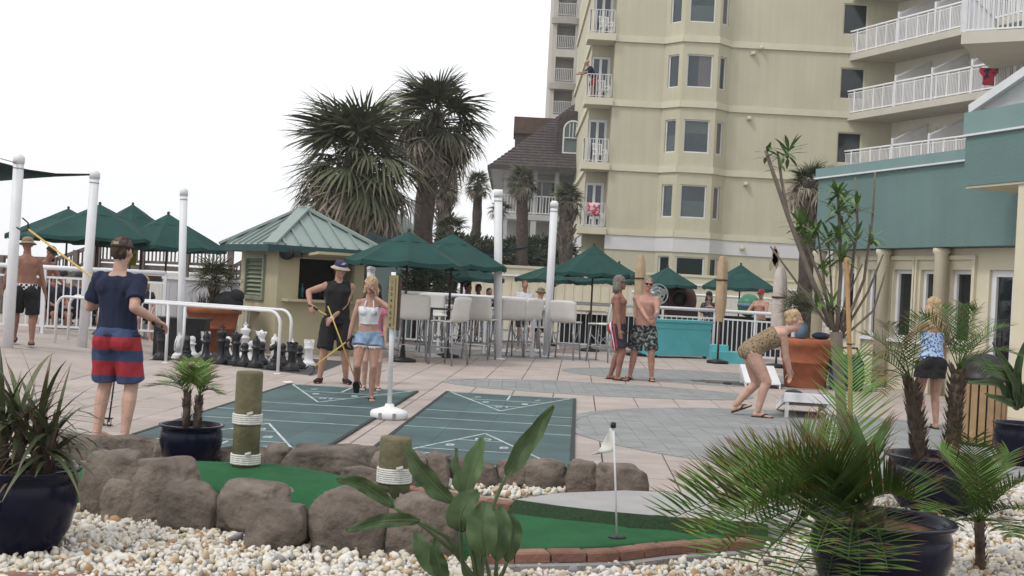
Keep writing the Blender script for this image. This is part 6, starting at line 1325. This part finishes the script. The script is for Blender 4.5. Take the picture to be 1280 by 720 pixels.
def hair(b, root, m_, kind, vox):
    H, h = b.hc, b.Mh; m = MB(); e = lambda c, r: m.ell(H+h@Vector(c), r, h, 16, 12)
    if kind == 'short': e((0, .026, .045), (.084, .094, .090)); e((0, .058, -.01), (.074, .062, .075))
    if kind == 'mid': e((0, .024, .042), (.090, .102, .094)); e((0, .058, -.03), (.086, .068, .11)); [e((sg*.068, .028, -.05), (.026, .052, .095)) for sg in (-1, 1)]
    if kind == 'long': e((0, .024, .042), (.093, .104, .096)); e((0, .07, -.06), (.098, .06, .15)); e((0, .078, -.21), (.10, .048, .14)); [e((sg*.075, .0, -.08), (.028, .045, .13)) for sg in (-1, 1)]
    if kind == 'bun': e((0, .024, .044), (.086, .098, .092)); e((0, .105, .05), (.045, .045, .045)); e((0, .06, -.02), (.072, .055, .07))
    m2 = MB(); o = remesh(m, 'hair', m_, root, max(vox, .010), 2, .014, 24.); 
    if kind in ('long', 'mid'):
        rg = random.Random(3); s = MB(); L = .17 if kind == 'mid' else .28
        for k in range(60): a = rg.uniform(.15, PI-.15) if k % 2 else rg.uniform(-.2, PI+.2); c = Vector((math.cos(a)*.088, .02+math.sin(a)*.088, .0)); s.path([H+h@c, H+h@(c*1.08+Vector((0, .0, -L*.5))), H+h@(c*1.1+Vector((rg.uniform(-.02, .02), .0, -L*rg.uniform(.8, 1.1))))], [.010, .010, .003], 5)
        s.build('hair_strands', m_, o)
def cap(b, root, m_, brim=0., mb=None, kind='cap', patch=None):
    H, h = b.hc, b.Mh@Matrix.Rotation(brim, 3, 'Z'); N = 20; V = []; m = MB()
    for i in range(9):
        ph = PI/2*i/8
        for k in range(N): a = 2*PI*k/N; V.append(H+h@Vector((.086*math.cos(ph)*math.cos(a), .018+.107*math.cos(ph)*math.sin(a), .035+.088*math.sin(ph)**(1.0 if kind == 'cap' else .6))))
    m.add(V, [(i*N+k, i*N+(k+1) % N, (i+1)*N+(k+1) % N, (i+1)*N+k) for i in range(8) for k in range(N)], 0, True); c = m.build('hat', m_, root); s = c.modifiers.new('t', 'SOLIDIFY'); s.thickness = .006; s.offset = 1
    m = MB(); V = []
    if kind == 'cap':
        for i in range(5):
            for k in range(11): a = -PI*.86+PI*.72*k/10; r = i/4; V.append(H+h@Vector(((.083+.002*r)*math.cos(a)*1.0, .018+(.105+.075*r)*math.sin(a), .036-.022*r-.012*math.cos(a)**2)))
        m.add(V, [(i*11+k, i*11+k+1, i*11+k+12, i*11+k+11) for i in range(4) for k in range(10)], 0, True)
    else:
        for i in range(4):
            for k in range(N+1): a = 2*PI*k/N; r = i/3; V.append(H+h@Vector(((.087+.052*r)*math.cos(a), .018+(.107+.055*r)*math.sin(a), .038-.038*r)))
        m.add(V, [(i*(N+1)+k, i*(N+1)+k+1, (i+1)*(N+1)+k+1, (i+1)*(N+1)+k) for i in range(3) for k in range(N)], 0, True)
    o = m.build('brim', mb or m_, c); s = o.modifiers.new('t', 'SOLIDIFY'); s.thickness = .006
    if patch: q = MB(); y0 = .018-.107*.82; [q.bar(H+h@Vector((x, y0-.022, .082+dz)), H+h@Vector((x+.045, y0-.022, .086+dz)), .006, .010) for x, dz in ((-.03, 0), (-.018, .016))]; q.build('emblem', patch, c)
def seg_t(b, s0, s1, e, extra=()):
    T = TORSO[b.sx]; out = []; ss = sorted({s0, s1, *[t[0] for t in T if s0 < t[0] < s1]})
    for s in ss:
        for i in range(len(T)-1):
            if T[i][0] <= s <= T[i+1][0]: u = (s-T[i][0])/(T[i+1][0]-T[i][0]); rx, ry, yo = [T[i][j]+(T[i+1][j]-T[i][j])*u for j in (1, 2, 3)]; break
        out.append((b.pos(s)+b.fr(s)@Vector((0, -yo, 0)), b.fr(s)@Vector((rx+e, 0, 0)), b.fr(s)@Vector((0, ry+e+.004, 0))))
    return out
def shorts(b, sp, m_, top, frac, e=.016, flare=.02, name='shorts', root=None, vox=.009, skirt=False):
    m = MB(); m.loft(seg_t(b, -.11, top, e), 20); lg = .092 if b.sx == 'm' else .094
    for sg in (-1, 1): m.ell(b.pos(-.06)+b.fr(0)@Vector((sg*.08, .072, 0)), (.088+e, .078+e, .095+e), b.fr(0))
    for S in ('R', 'L'): hp, kn = b.hip[S], b.kn[S]; k = hp.lerp(kn, frac); up = hp+(hp-kn).normalized()*.02; m.path([up, hp.lerp(kn, frac*.5), k], [lg+e, lg*.96+e+flare*.5, lg*(1-.30*frac)+e+flare], 18, True)
    if skirt: m.loft([(b.pos(.05), b.fr(0)@Vector((.155, 0, 0)), b.fr(0)@Vector((0, .13, 0))), (b.pos(-.15), b.fr(0)@Vector((.205, 0, 0)), b.fr(0)@Vector((0, .175, 0))), (b.pos(-.24), b.fr(0)@Vector((.22, 0, 0)), b.fr(0)@Vector((0, .18, 0)))], 22)
    return remesh(m, name, m_, root, vox, 2, .016, 7.)
def top(b, sp, m_, s0, s1, e=.012, sleeve=0., name='shirt', root=None, vox=.009, straps=False):
    m = MB(); S_ = seg_t(b, s0, s1, e)
    if s0 < 0: S_[0] = (S_[0][0], S_[0][1]*1.22, S_[0][2]*1.28)
    m.loft(S_, 20); M = b.fr(.4)
    for sg in (-1, 1):
        if b.sx == 'f' and s1 > .3: m.ell(b.pos(.335)+M@Vector((sg*.07, -.09, 0)), (.066, .058, .064), M)
        if b.sx == 'm' and s1 > .4: m.ell(b.pos(.385)+M@Vector((sg*.08, -.082, 0)), (.09+e*.5, .05+e, .066), M); m.ell(b.pos(.40)+M@Vector((sg*.09, .068, 0)), (.088, .05+e, .09), M)
    ar = .056 if b.sx == 'm' else .044
    for S, sg in (('R', -1), ('L', 1)):
        if sleeve: sh, el = b.sh[S], b.el[S]; m.ell(sh, (ar*1.18+e,)*3); m.caps(b.pos(.47)+M@Vector((sg*.06, 0, 0)), sh, .06+e, ar+e); m.path([sh+(sh-el)*.05, sh.lerp(el, sleeve*.5), sh.lerp(el, sleeve)], [ar+e*1.1, ar+e*1.5, ar+e*1.8], 14, True)
        elif s1 > .44 and not straps: m.caps(b.pos(.47)+M@Vector((sg*.05, 0, 0)), b.sh[S].lerp(b.pos(.46), .22), .058+e, .056+e)
        if straps: m.path([b.pos(.36)+M@Vector((sg*.08, -.115, 0)), b.pos(.48)+M@Vector((sg*.085, -.03, .03)), b.pos(.44)+M@Vector((sg*.075, .08, .0))], .016, 8)
    return remesh(m, name, m_, root, vox, 2, .012, 8.)
SOLE = mat('sandal_black', (.015, .013, .012), .8)
def footwear(b, root, kind='flip', m_=SOLE, m2=None):
    for S, sg in (('R', -1), ('L', 1)):
        F_, an = b.toe[S], b.an[S]; P = lambda x, y, z: an+F_@Vector((x, y, z))
        if kind == 'flip':
            out = [(.038, .07), (.043, -.02), (.052, -.11), (.045, -.17), (.02, -.205), (-.02, -.205), (-.045, -.17), (-.052, -.11), (-.043, -.02), (-.038, .07), (0, .088)]; n = len(out); m = MB(); m.add([P(x, y, -.084) for x, y in out]+[P(x, y, -.068) for x, y in out], [tuple(range(n))[::-1], tuple(range(n, 2*n))]+[(i, (i+1) % n, n+(i+1) % n, n+i) for i in range(n)]); o = m.build('sandal', m_, root)
            MB().path([P(.047, -.04, -.07), P(.036, -.09, -.028), P(.0, -.145, -.045)], .007, 6).path([P(-.047, -.04, -.07), P(-.036, -.09, -.028), P(0, -.145, -.045)], .007, 6).build('strap', m_, o)
        else:
            m = MB(); m.ell(P(0, .028, -.036), (.043, .056, .048), F_); m.ell(P(0, -.06, -.045), (.047, .10, .038), F_); m.ell(P(0, -.13, -.053), (.052, .065, .032), F_); o = remesh(m, 'shoe', m_, root, .009, 2); o2 = MB().ell(P(0, -.06, -.075), (.053, .14, .012), F_).build('shoe_sole', m2 or WHITE, o)
SK_L = mat('skin_light', (.47, .29, .225), .6, .16, 12, spec=.3); SK_M = mat('skin_tan', (.37, .215, .16), .6, .18, 12, spec=.3); SK_D = mat('skin_deep_tan', (.25, .125, .09), .6, .18, 12, spec=.3); SK_R = mat('skin_ruddy', (.41, .225, .175), .6, .2, 12, spec=.3)
H_BL = mat('hair_blond', (.40, .29, .17), .8, .3, 20); H_GR = mat('hair_grey', (.17, .155, .135), .85, .25, 20); H_BR = mat('hair_brown', (.045, .028, .02), .85, .3, 20)
def make(loc, rz, H, label, skin, sp, vox=.009, group=None):
    t = thing('person', label, 'person', loc, rz, group, H/1.75); b = solve(sp); b.root = t; b.vox = vox; remesh(body_mesh(b, sp), 'body', skin, t, vox, 2); return t, b
def loc_of(t, p):      # a world point in the person's own frame
    M = Matrix.Translation(t[0]) @ Matrix.Rotation(t[1], 4, 'Z') @ Matrix.Scale(t[2]/1.75, 4); return M.inverted() @ Vector(p)
CUE = mat('yellow_cue', (.52, .36, .08), .45, .1, 8)
def cue(a, c, label, tipc=BLACK):
    a, c = Vector(a), Vector(c); t = thing('shuffleboard_cue', label, 'cue', a, 0, 'yellow shuffleboard cues'); v = c-a; MB().path([(0, 0, 0), v], .0095, 8).build('shaft', CUE, t); d = v.normalized(); MB().path([-d*.02, d*.13], .014, 8).build('grip', tipc, t)
    x = d.cross(Vector((0, 1, 0))).normalized(); MB().path([v, v+d*.05+x*.045, v+d*.13+x*.05], .008, 6).path([v, v+d*.05-x*.045, v+d*.13-x*.05], .008, 6).build('fork', BLACK, t); return t
# --- 1 man in navy shirt, back to camera
b0 = gnd(139, 551); A = (b0, PI-.12, 1.74)
hr = loc_of(A, at(197, 401, 10.3)); hl = loc_of(A, at(141, 367, 10.62))
t, b = make(*A, 'man in navy T-shirt and red striped board shorts seen from behind', SK_L, dict(handR=hr, handL=hl, elbR=(-.35, .5, -1), elbL=(.7, .5, -1), curlR=1.3, curlL=1.3, palmR=(.3, 0, -1), palmL=(-1, -.3, 0), head=(-3, 5, 0), footR=(-.13, .02, .085, 12), footL=(.13, .0, .085, -12)), .009)
NAVY = mat('navy_cloth', (.012, .018, .045), .9, .15, 8); RED = (.33, .018, .03); BLU = (.03, .055, .13)
shorts(b, 0, zramp('striped_shorts', [(0., BLU), (.565, RED), (.69, BLU), (.79, RED), (.905, BLU)]), .05, .90, .02, .025, 'board_shorts', t)
top(b, 0, NAVY, -.015, .50, .012, .72, 'shirt', t); hair(b, t, H_BR, 'short', .009); face(b, t); cap(b, t, cells('cap_camo', (.05, .035, .03), (.10, .07, .055), 30, .5, 'noise', (.07, .055, .05)), 0)
bp = b.hc+b.Mh@Vector((0, .124, .06)); MB().box(bp, (.045, .012, .022)).build('cap_strap', TAN, t)
cue(at(203, 413, 10.2), at(36, 287, 10.85), 'yellow cue held across the navy shirted man, fork end at upper left')
p = gnd(133, 533); t = thing('shuffle_cue_stand', 'small black wire cue head standing on pavers between the man\'s legs', 'cue', p); m = MB()
for z in (.012, .075): m.path([(-.05, -.03, z), (.05, -.03, z), (.05, .03, z), (-.05, .03, z), (-.05, -.03, z)], .005, 5)
for x in (-.05, -.017, .017, .05): m.path([(x, -.03, .012), (x, -.03, .075)], .004, 5)
m.build('wire_basket', BLACK, t); MB().path([(.02, 0, .04), (.035, .02, .3), (.05, .05, .62)], .008, 6).build('handle', BLACK, t)
# --- 2 shirtless man at far left
A = (gnd(28, 431, .2), PI+.35, 1.68)
t, b = make(*A, 'shirtless man in tan hat and black shorts walking at far left', SK_D, dict(handR=(-.30, -.12, .86), handL=(.33, -.05, .9), footR=(-.14, .05, .085, 5), footL=(.14, -.22, .12, 0, -10), lean=4, head=(10, 5, 0), fat=1.06), .011)
shorts(b, 0, mat('black_cloth', (.012, .012, .014), .9, .2, 8), .0, .92, .018, .025, 'shorts', t, .011); m = MB(); m.loft(seg_t(b, -.03, .07, .026), 20); remesh(m, 'waistband', cells('check_cloth', (.7, .7, .7), (.02, .02, .02), 26, .5, 'chk'), t, .011, 1)
cap(b, t, mat('tan_hat', (.26, .20, .14), .9), 0, None, 'bucket'); footwear(b, t)
BLACKC = MATS['black_cloth']
# --- 3 capped man behind rail
A = (Vector((at(50, 330, 22.9).x, 22.9, .1)), PI/2-.4, 1.76)
t, b = make(*A, 'deeply tanned man in black cap leaning forward behind left railing', SK_D, dict(lean=22, handR=(-.2, -.5, 1.0), handL=(.2, -.5, 1.0), head=(0, 10, 0)), .014); shorts(b, 0, BLACKC, .05, .9, .018, .02, 'shorts', t, .014); cap(b, t, BLACKC)
# --- seated people behind the left railing
def seated(px, d, rz, H, label, skin, shirt=None, hairk='short', hm=H_BR, hat=None, sx='m', seat=.45, chair_=True, sl=.6, legs=BLACKC, vox=.016, z=0.):
    c = at(px, 350, d); sp = dict(sex=sx, pelvis=(0, 0, seat+.10), footR=(-.12, -.42, .085), footL=(.12, -.42, .085), handR=(-.14, -.36, seat+.22), handL=(.14, -.36, seat+.22), lean=6, head=(0, 4, 0), palmR=(0, 0, -1), palmL=(0, 0, -1))
    t, b = make(Vector((c.x, d, z)), rz, H, label, skin, sp, vox)
    if legs: shorts(b, 0, legs, .05, .8, .018, .02, 'shorts', t, vox)
    if shirt: top(b, 0, shirt, -.04, .49, .016, sl, 'shirt', t, vox)
    if hat: cap(b, t, hat[0], 0, None, hat[1])
    else: hair(b, t, hm, hairk, vox)
    if chair_: plastic_chair(Vector((c.x-math.sin(rz)*.0, d, z))+Matrix.Rotation(rz, 3, 'Z')@Vector((0, .02, (seat-.45))), rz, 'white plastic chair under the '+label.split(' behind')[0].replace('seated ', ''))
    return t, b
BLUEGREY = mat('bluegrey_cloth', (.17, .20, .25), .9, .15, 8); TEALC = mat('teal_cloth', (.03, .13, .12), .9, .2, 8); REDC = mat('red_cloth', (.25, .03, .04), .9, .2, 8); WHC = mat('white_cloth', (.62, .63, .65), .9, .06, 8); DGREY = mat('dark_cloth', (.03, .032, .04), .9, .2, 8)
seated(67, 24.2, .8, 1.75, 'seated tanned man in dark shirt behind the left white pickets', SK_D, DGREY)
seated(82, 25.2, -.4, 1.7, 'seated man in black cap and blue grey shirt behind the left pickets', SK_M, BLUEGREY, hat=(BLACKC, 'cap'))
seated(99, 24.4, .3, 1.72, 'seated man in navy shirt and wide dark hat behind the left pickets', SK_M, NAVY, hat=(DGREY, 'bucket'))
seated(164, 24.6, -.5, 1.72, 'seated man in teal shirt behind railing just right of navy shirted man', SK_M, TEALC)
seated(181, 24.4, .4, 1.68, 'seated blond woman in dark top behind railing near the board wall', SK_L, DGREY, 'mid', H_BL, sx='f', sl=.3)
seated(124, 26.3, .1, 1.7, 'seated shirtless man behind the railing hidden beside the navy shirt', SK_R)
# --- man in black tank top
A = (gnd(417, 479), .12, 1.74)
hr = loc_of(A, at(388, 381, 17.0)); hl = loc_of(A, at(416, 397, 16.95))
t, b = make(*A, 'man in black sleeveless shirt and bucket hat holding two yellow cues', SK_M, dict(handR=hr, handL=hl, elbR=(-1, .5, -.2), elbL=(1, .5, -.5), curlR=1.3, curlL=1.3, palmR=(.6, 0, -.8), palmL=(-.5, 0, -.8), head=(18, 10, 4), footR=(-.20, -.05, .085, -15), footL=(.17, 0, .085, 20)), .009)
shorts(b, 0, BLACKC, .04, .98, .02, .03, 'shorts', t); top(b, 0, BLACKC, -.06, .505, .018, 0, 'tank_top', t); hair(b, t, H_BR, 'short', .01); face(b, t); shades(b, t)
cap(b, t, mat('purple_navy', (.035, .03, .10), .85, .2, 8), 0, mat('cream_brim', (.36, .31, .24), .9), 'bucket', WHC); footwear(b, t, 'shoe', BLACKC, REDC); MB().lathe([(.034, 0), (.034, .03)], 14, b.wr['L'], M=(b.wr['L']-b.el['L']).to_track_quat('Z', 'Y').to_matrix()).build('wrist_band', WHC, t)
cue(at(387, 382, 16.95), at(487, 437, 17.3), 'yellow cue slanting down behind the woman in the white top'); cue(at(406, 372, 16.88), at(444, 474, 16.6), 'yellow cue pointing at the court from the tank top man\'s left hand')
# --- woman in white crop top
A = (gnd(456, 500.5), .08, 1.53)
hr = loc_of(A, at(436, 424, 14.85)); hl = loc_of(A, at(470, 372, 14.8))
t, b = make(*A, 'young blond woman in white crop top and denim shorts walking on court', SK_M, dict(sex='f', handR=hr, handL=hl, elbR=(-1, .4, 0), elbL=(1, -.2, -.8), curlR=1.3, curlL=.9, palmR=(1, 0, 0), palmL=(-1, 0, .3), hdL=(-.2, .0, 1), head=(-6, 6, 4), footR=(-.13, .12, .20, 0, -38), footL=(.09, -.06, .085, 8), kneeR=(-.05, -1, 0)), .0095)
DENIM = mat('denim', (.22, .32, .45), .95, .22, 14, .3, 60, tip=((.6, .62, .66), .5, 1)); shorts(b, 0, DENIM, .055, .30, .014, .018, 'denim_shorts', t, .008); m = MB()
rg = random.Random(2)
for S in ('R', 'L'):
    q = b.hip[S].lerp(b.kn[S], .31); [m.blade(q+Vector((math.cos(a)*.108, math.sin(a)*.108, .015)), (0, 0, -1), (math.cos(a), math.sin(a), 0), rg.uniform(.004, .035), .03, 0, 1, 0, 0, (1, .7)) for a in [k*PI/20 for k in range(40)]]
m.build('frayed_hem', WHC, t, kind='stuff'); top(b, 0, WHC, .155, .40, .010, 0, 'crop_top', t, .008); M_ = b.fr(.4); m = MB()
for sg in (-1, 1): m.path([b.pos(.36)+M_@Vector((sg*.07, -.128, 0)), b.pos(.46)+M_@Vector((sg*.055, -.085, .0)), b.pos(.53)+M_@Vector((sg*.04, .01, .0)), b.pos(.535)+M_@Vector((0, .055, 0))], .011, 8)
m.build('halter_strap', WHC, t); hair(b, t, H_BL, 'mid', .009); face(b, t); footwear(b, t)
cue(at(441, 421, 14.82), at(393, 458, 14.4), 'yellow cue pointing down in the right hand of the walking woman')
A = (gnd(463, 488), .1, 1.45)
t, b = make(*A, 'girl in pink top mostly hidden behind the walking woman', SK_L, dict(sex='f', handR=(-.2, -.15, .9), handL=(.2, -.1, .85)), .011); shorts(b, 0, DENIM, .05, .5, .014, .02, 'shorts', t, .011); top(b, 0, mat('pink_cloth', (.5, .16, .22), .9), -.03, .48, .012, .5, 'shirt', t, .011); hair(b, t, H_BR, 'mid', .011); footwear(b, t)
# --- two shirtless men
A = (gnd(769, 475), PI/2-.25, 1.78)
t, b = make(*A, 'shirtless man with long grey hair in red striped shorts, profile right', SK_D, dict(handR=(-.26, -.08, .80), handL=(.25, -.06, .82), head=(8, 2, 0), footR=(-.11, -.06, .085, -6), footL=(.10, .10, .085, 6), lean=-2), .0095)
m_ = bpy.data.materials.new('side_striped_shorts'); m_.use_nodes = True; N_ = m_.node_tree.nodes; L_ = m_.node_tree.links; tc = N_.new('ShaderNodeTexCoord'); sx_ = N_.new('ShaderNodeSeparateXYZ'); L_.new(tc.outputs['Object'], sx_.inputs[0]); ad = N_.new('ShaderNodeMath'); ad.operation = 'MULTIPLY_ADD'; ad.inputs[1].default_value = -.22; L_.new(sx_.outputs[2], ad.inputs[0]); L_.new(sx_.outputs[1], ad.inputs[2]); mr = N_.new('ShaderNodeMapRange'); mr.inputs[1].default_value = -.34; mr.inputs[2].default_value = .06; L_.new(ad.outputs[0], mr.inputs[0]); cr = N_.new('ShaderNodeValToRGB'); cr.color_ramp.interpolation = 'CONSTANT'; e_ = cr.color_ramp.elements; e_[0].color = (.012, .014, .03, 1); e_[1].position = .42; e_[1].color = (.35, .02, .03, 1)
for p_, c_ in ((.50, (.012, .014, .03)), (.56, (.6, .6, .62)), (.64, (.35, .02, .03)), (.92, (.6, .6, .62))): k_ = e_.new(p_); k_.color = (*c_, 1)
L_.new(mr.outputs[0], cr.inputs[0]); L_.new(cr.outputs[0], N_['Principled BSDF'].inputs['Base Color']); N_['Principled BSDF'].inputs['Roughness'].default_value = .75
shorts(b, 0, m_, .03, .84, .02, .03, 'shorts', t, .0095); hair(b, t, H_GR, 'mid', .01); face(b, t); shades(b, t); footwear(b, t)
A = (gnd(803, 476), -.18, 1.78); hr = loc_of(A, at(811, 402, 20.33)); hl = loc_of(A, at(819, 399, 20.3))
t, b = make(*A, 'smiling shirtless man in black floral shorts holding a can', SK_R, dict(handR=hr, handL=hl, elbR=(-.6, .6, -1), elbL=(.6, .6, -1), curlR=1.1, curlL=1.0, palmR=(.8, .2, 0), palmL=(-.8, .2, 0), head=(12, 2, 6), footR=(-.22, .06, .085, -25), footL=(.15, 0, .085, 12), fat=1.08), .0095)
shorts(b, 0, cells('floral_cloth', (.014, .015, .017), (.16, .18, .17), 22, .52, 'noise', (.30, .32, .28)), .02, .88, .022, .03, 'shorts', t, .0095); hair(b, t, H_GR, 'short', .01); face(b, t); shades(b, t); footwear(b, t)
cn = at(820, 395, 20.2); o = MB().lathe([(.028, 0), (.033, .008), (.033, .105), (.026, .122), (0, .122)], 16).build('drink_can', STEEL, None, cn-Vector((0, 0, .04)), (.2, .1, 0)); tag(o, 'small silver can in the hand of the smiling man', 'can')
# --- woman bending in leopard swimsuit
A = (gnd(946, 521), PI/2-.1, 1.70); hr = loc_of(A, at(989, 484, 15.35)); hl = loc_of(A, at(994, 486, 15.75))
t, b = make(*A, 'woman in leopard print swimsuit bending over the cornhole board', SK_L, dict(sex='f', pelvis=(0, .10, .875), lean=61, handR=hr, handL=hl, elbR=(-.6, .7, 0), elbL=(.6, .7, 0), curlR=.9, curlL=.9, palmR=(0, 0, -1), palmL=(0, 0, -1), head=(0, -24, 0), footR=(-.10, .0, .085, -6), footL=(.10, .28, .13, 4, -22), kneeR=(-.1, -1, 0), fat=1.16, limb=1.14), .0085)
LEO = cells('leopard_cloth', (.04, .026, .015), (.17, .115, .065), 40, .30, 'vor', (.25, .185, .115)); m = MB(); m.loft(seg_t(b, -.12, .385, .034), 20)
for sg in (-1, 1): m.ell(b.pos(-.06)+b.fr(0)@Vector((sg*.08, .075, .0)), (.112, .098, .112), b.fr(0)); m.ell(b.pos(.335)+b.fr(.35)@Vector((sg*.07, -.09, 0)), (.068, .060, .066), b.fr(.35))
for sg in (-1, 1): m.path([b.pos(.34)+b.fr(.4)@Vector((sg*.09, -.10, 0)), b.pos(.47)+b.fr(.4)@Vector((sg*.09, -.02, .03)), b.pos(.36)+b.fr(.4)@Vector((sg*.075, .10, 0))], .018, 8)
remesh(m, 'swimsuit', LEO, t, .0085, 2); hair(b, t, H_BL, 'bun', .009); face(b, t); footwear(b, t)
# --- woman in blue top
A = (Vector((at(1164, 450, 15.0).x, 15.0, 0)), PI+.1, 1.63)
t, b = make(*A, 'woman with long blond hair in blue patterned top and black skirt', SK_M, dict(sex='f', handR=(-.20, -.34, 1.08), handL=(.22, -.34, 1.1), elbR=(-1, .5, -.4), elbL=(1, .5, -.4), head=(-10, 8, 0), footR=(-.11, 0, .085), footL=(.11, .05, .085)), .009)
shorts(b, 0, BLACKC, .0, .25, .016, .02, 'skirt', t, .009, True); top(b, 0, cells('blue_print', (.02, .06, .30), (.10, .22, .50), 34, .34, 'vor', (.40, .50, .66)), .0, .37, .016, 0, 'top', t, .009); hair(b, t, H_BL, 'long', .009); face(b, t); footwear(b, t)
# --- people further back
A = (Vector((at(741, 110, 54.4).x, YT+.35, TRUE_FL[2]+.2)), -PI/2+.2, 1.8)
t, b = make(*A, 'man in navy shirt and tan cap leaning over a tower balcony', SK_M, dict(lean=30, handR=(-.22, -.62, 1.08), handL=(.22, -.62, 1.08), head=(0, 0, 0)), .02); top(b, 0, NAVY, -.06, .5, .016, .8, 'shirt', t, .02); shorts(b, 0, REDC, .03, .8, .018, .02, 'shorts', t, .02); cap(b, t, TAN)
A = (Vector((at(655, 380, 31.0).x, 31, 0)), .25, 1.66); t, b = make(*A, 'man in white printed T-shirt standing behind bar railing, left of hat', SK_R, dict(handR=(-.22, -.3, 1.0), handL=(.22, -.3, 1.0)), .014); top(b, 0, WHC, -.06, .5, .018, .75, 'shirt', t, .014); shorts(b, 0, DGREY, .03, .9, .018, .02, 'shorts', t, .014); hair(b, t, mat('hair_ginger', (.22, .10, .045), .85), 'short', .014); face(b, t); MB().bar(b.pos(.30)+Vector((-.08, -.142, 0)), b.pos(.30)+Vector((.08, -.142, 0)), .006, .05).build('shirt_print', DGREY, t)
seated(676, 28.6, PI-.3, 1.72, 'seated man in tan hat with bare back behind the bar railing', SK_R, None, hat=(mat('olive_hat', (.17, .16, .11), .9), 'bucket'), seat=.62, vox=.014)
seated(583, 31.5, .9, 1.75, 'seated sunburnt woman behind bar railing at far left of the group', SK_R, DGREY, 'short', H_BR, sx='f', seat=.62, sl=0)
seated(600, 32, -.4, 1.75, 'seated dark haired man behind bar railing left of the tall middle pole', SK_D, None, seat=.6); seated(611, 33, .4, 1.7, 'seated child in dark shirt behind bar railing beside the tall middle pole', SK_M, NAVY, seat=.55)
seated(555, 33, .4, 1.75, 'seated pale man in shade behind bar railing near the second umbrella pole', SK_L, WHC, seat=.6)
A = (Vector((at(886, 380, 31.6).x, 31.6, 0)), .15, 1.64); t, b = make(*A, 'woman in black cap and dark wrap standing left of the tan cover', SK_M, dict(sex='f', handR=(-.2, -.28, 1.0), handL=(.2, -.28, 1.02)), .014); top(b, 0, cells('wrap_print', (.02, .02, .025), (.16, .16, .18), 20, .55, 'noise'), -.1, .40, .022, .8, 'wrap', t, .014); shorts(b, 0, BLACKC, .03, .6, .018, .02, 'shorts', t, .014); hair(b, t, H_BR, 'mid', .014); cap(b, t, BLACKC); face(b, t)
A = (Vector((at(951, 380, 32.2).x, 32.2, 0)), -.7, 1.78); t, b = make(*A, 'shirtless man in red cap and sunglasses under the right green umbrella', SK_R, dict(handR=(-.1, -.36, 1.15), handL=(.12, -.36, 1.1), elbR=(-1, .4, -.5), elbL=(1, .4, -.5)), .014); shorts(b, 0, DGREY, .03, .85, .018, .02, 'shorts', t, .014); cap(b, t, REDC); shades(b, t)
A = (Vector((at(1000, 385, 29.5).x, 29.5, 0)), .3, 1.66); t, b = make(*A, 'person in white flowered shirt behind the fan palm in terracotta pot', SK_M, dict(sex='f', handR=(-.2, -.2, 1.0), handL=(.2, -.2, 1.0)), .014); top(b, 0, cells('flower_shirt', (.55, .56, .6), (.18, .22, .32), 18, .56, 'noise'), -.08, .47, .02, .7, 'shirt', t, .014); shorts(b, 0, DGREY, .03, .7, .018, .02, 'shorts', t, .014); hair(b, t, H_BR, 'mid', .014)
# ================================================================ HAZE (thin salt air between camera and the far buildings)
hm_ = bpy.data.materials.new('salt_haze'); hm_.use_nodes = True; N_ = hm_.node_tree.nodes; N_.remove(N_['Principled BSDF']); pv = N_.new('ShaderNodeVolumePrincipled'); pv.inputs['Density'].default_value = .0006; pv.inputs['Color'].default_value = (1, 1, 1, 1); pv.inputs['Anisotropy'].default_value = .2
hm_.node_tree.links.new(pv.outputs[0], N_['Material Output'].inputs['Volume'])
m = MB(); m.box((0, 265, 19.5), (1010, 660, 41.1)); o = m.build('haze', hm_, kind='stuff')
bpy.data.batch_remove(TRASH+TXT); bpy.data.scenes.remove(TMP)
bpy.context.view_layer.update()
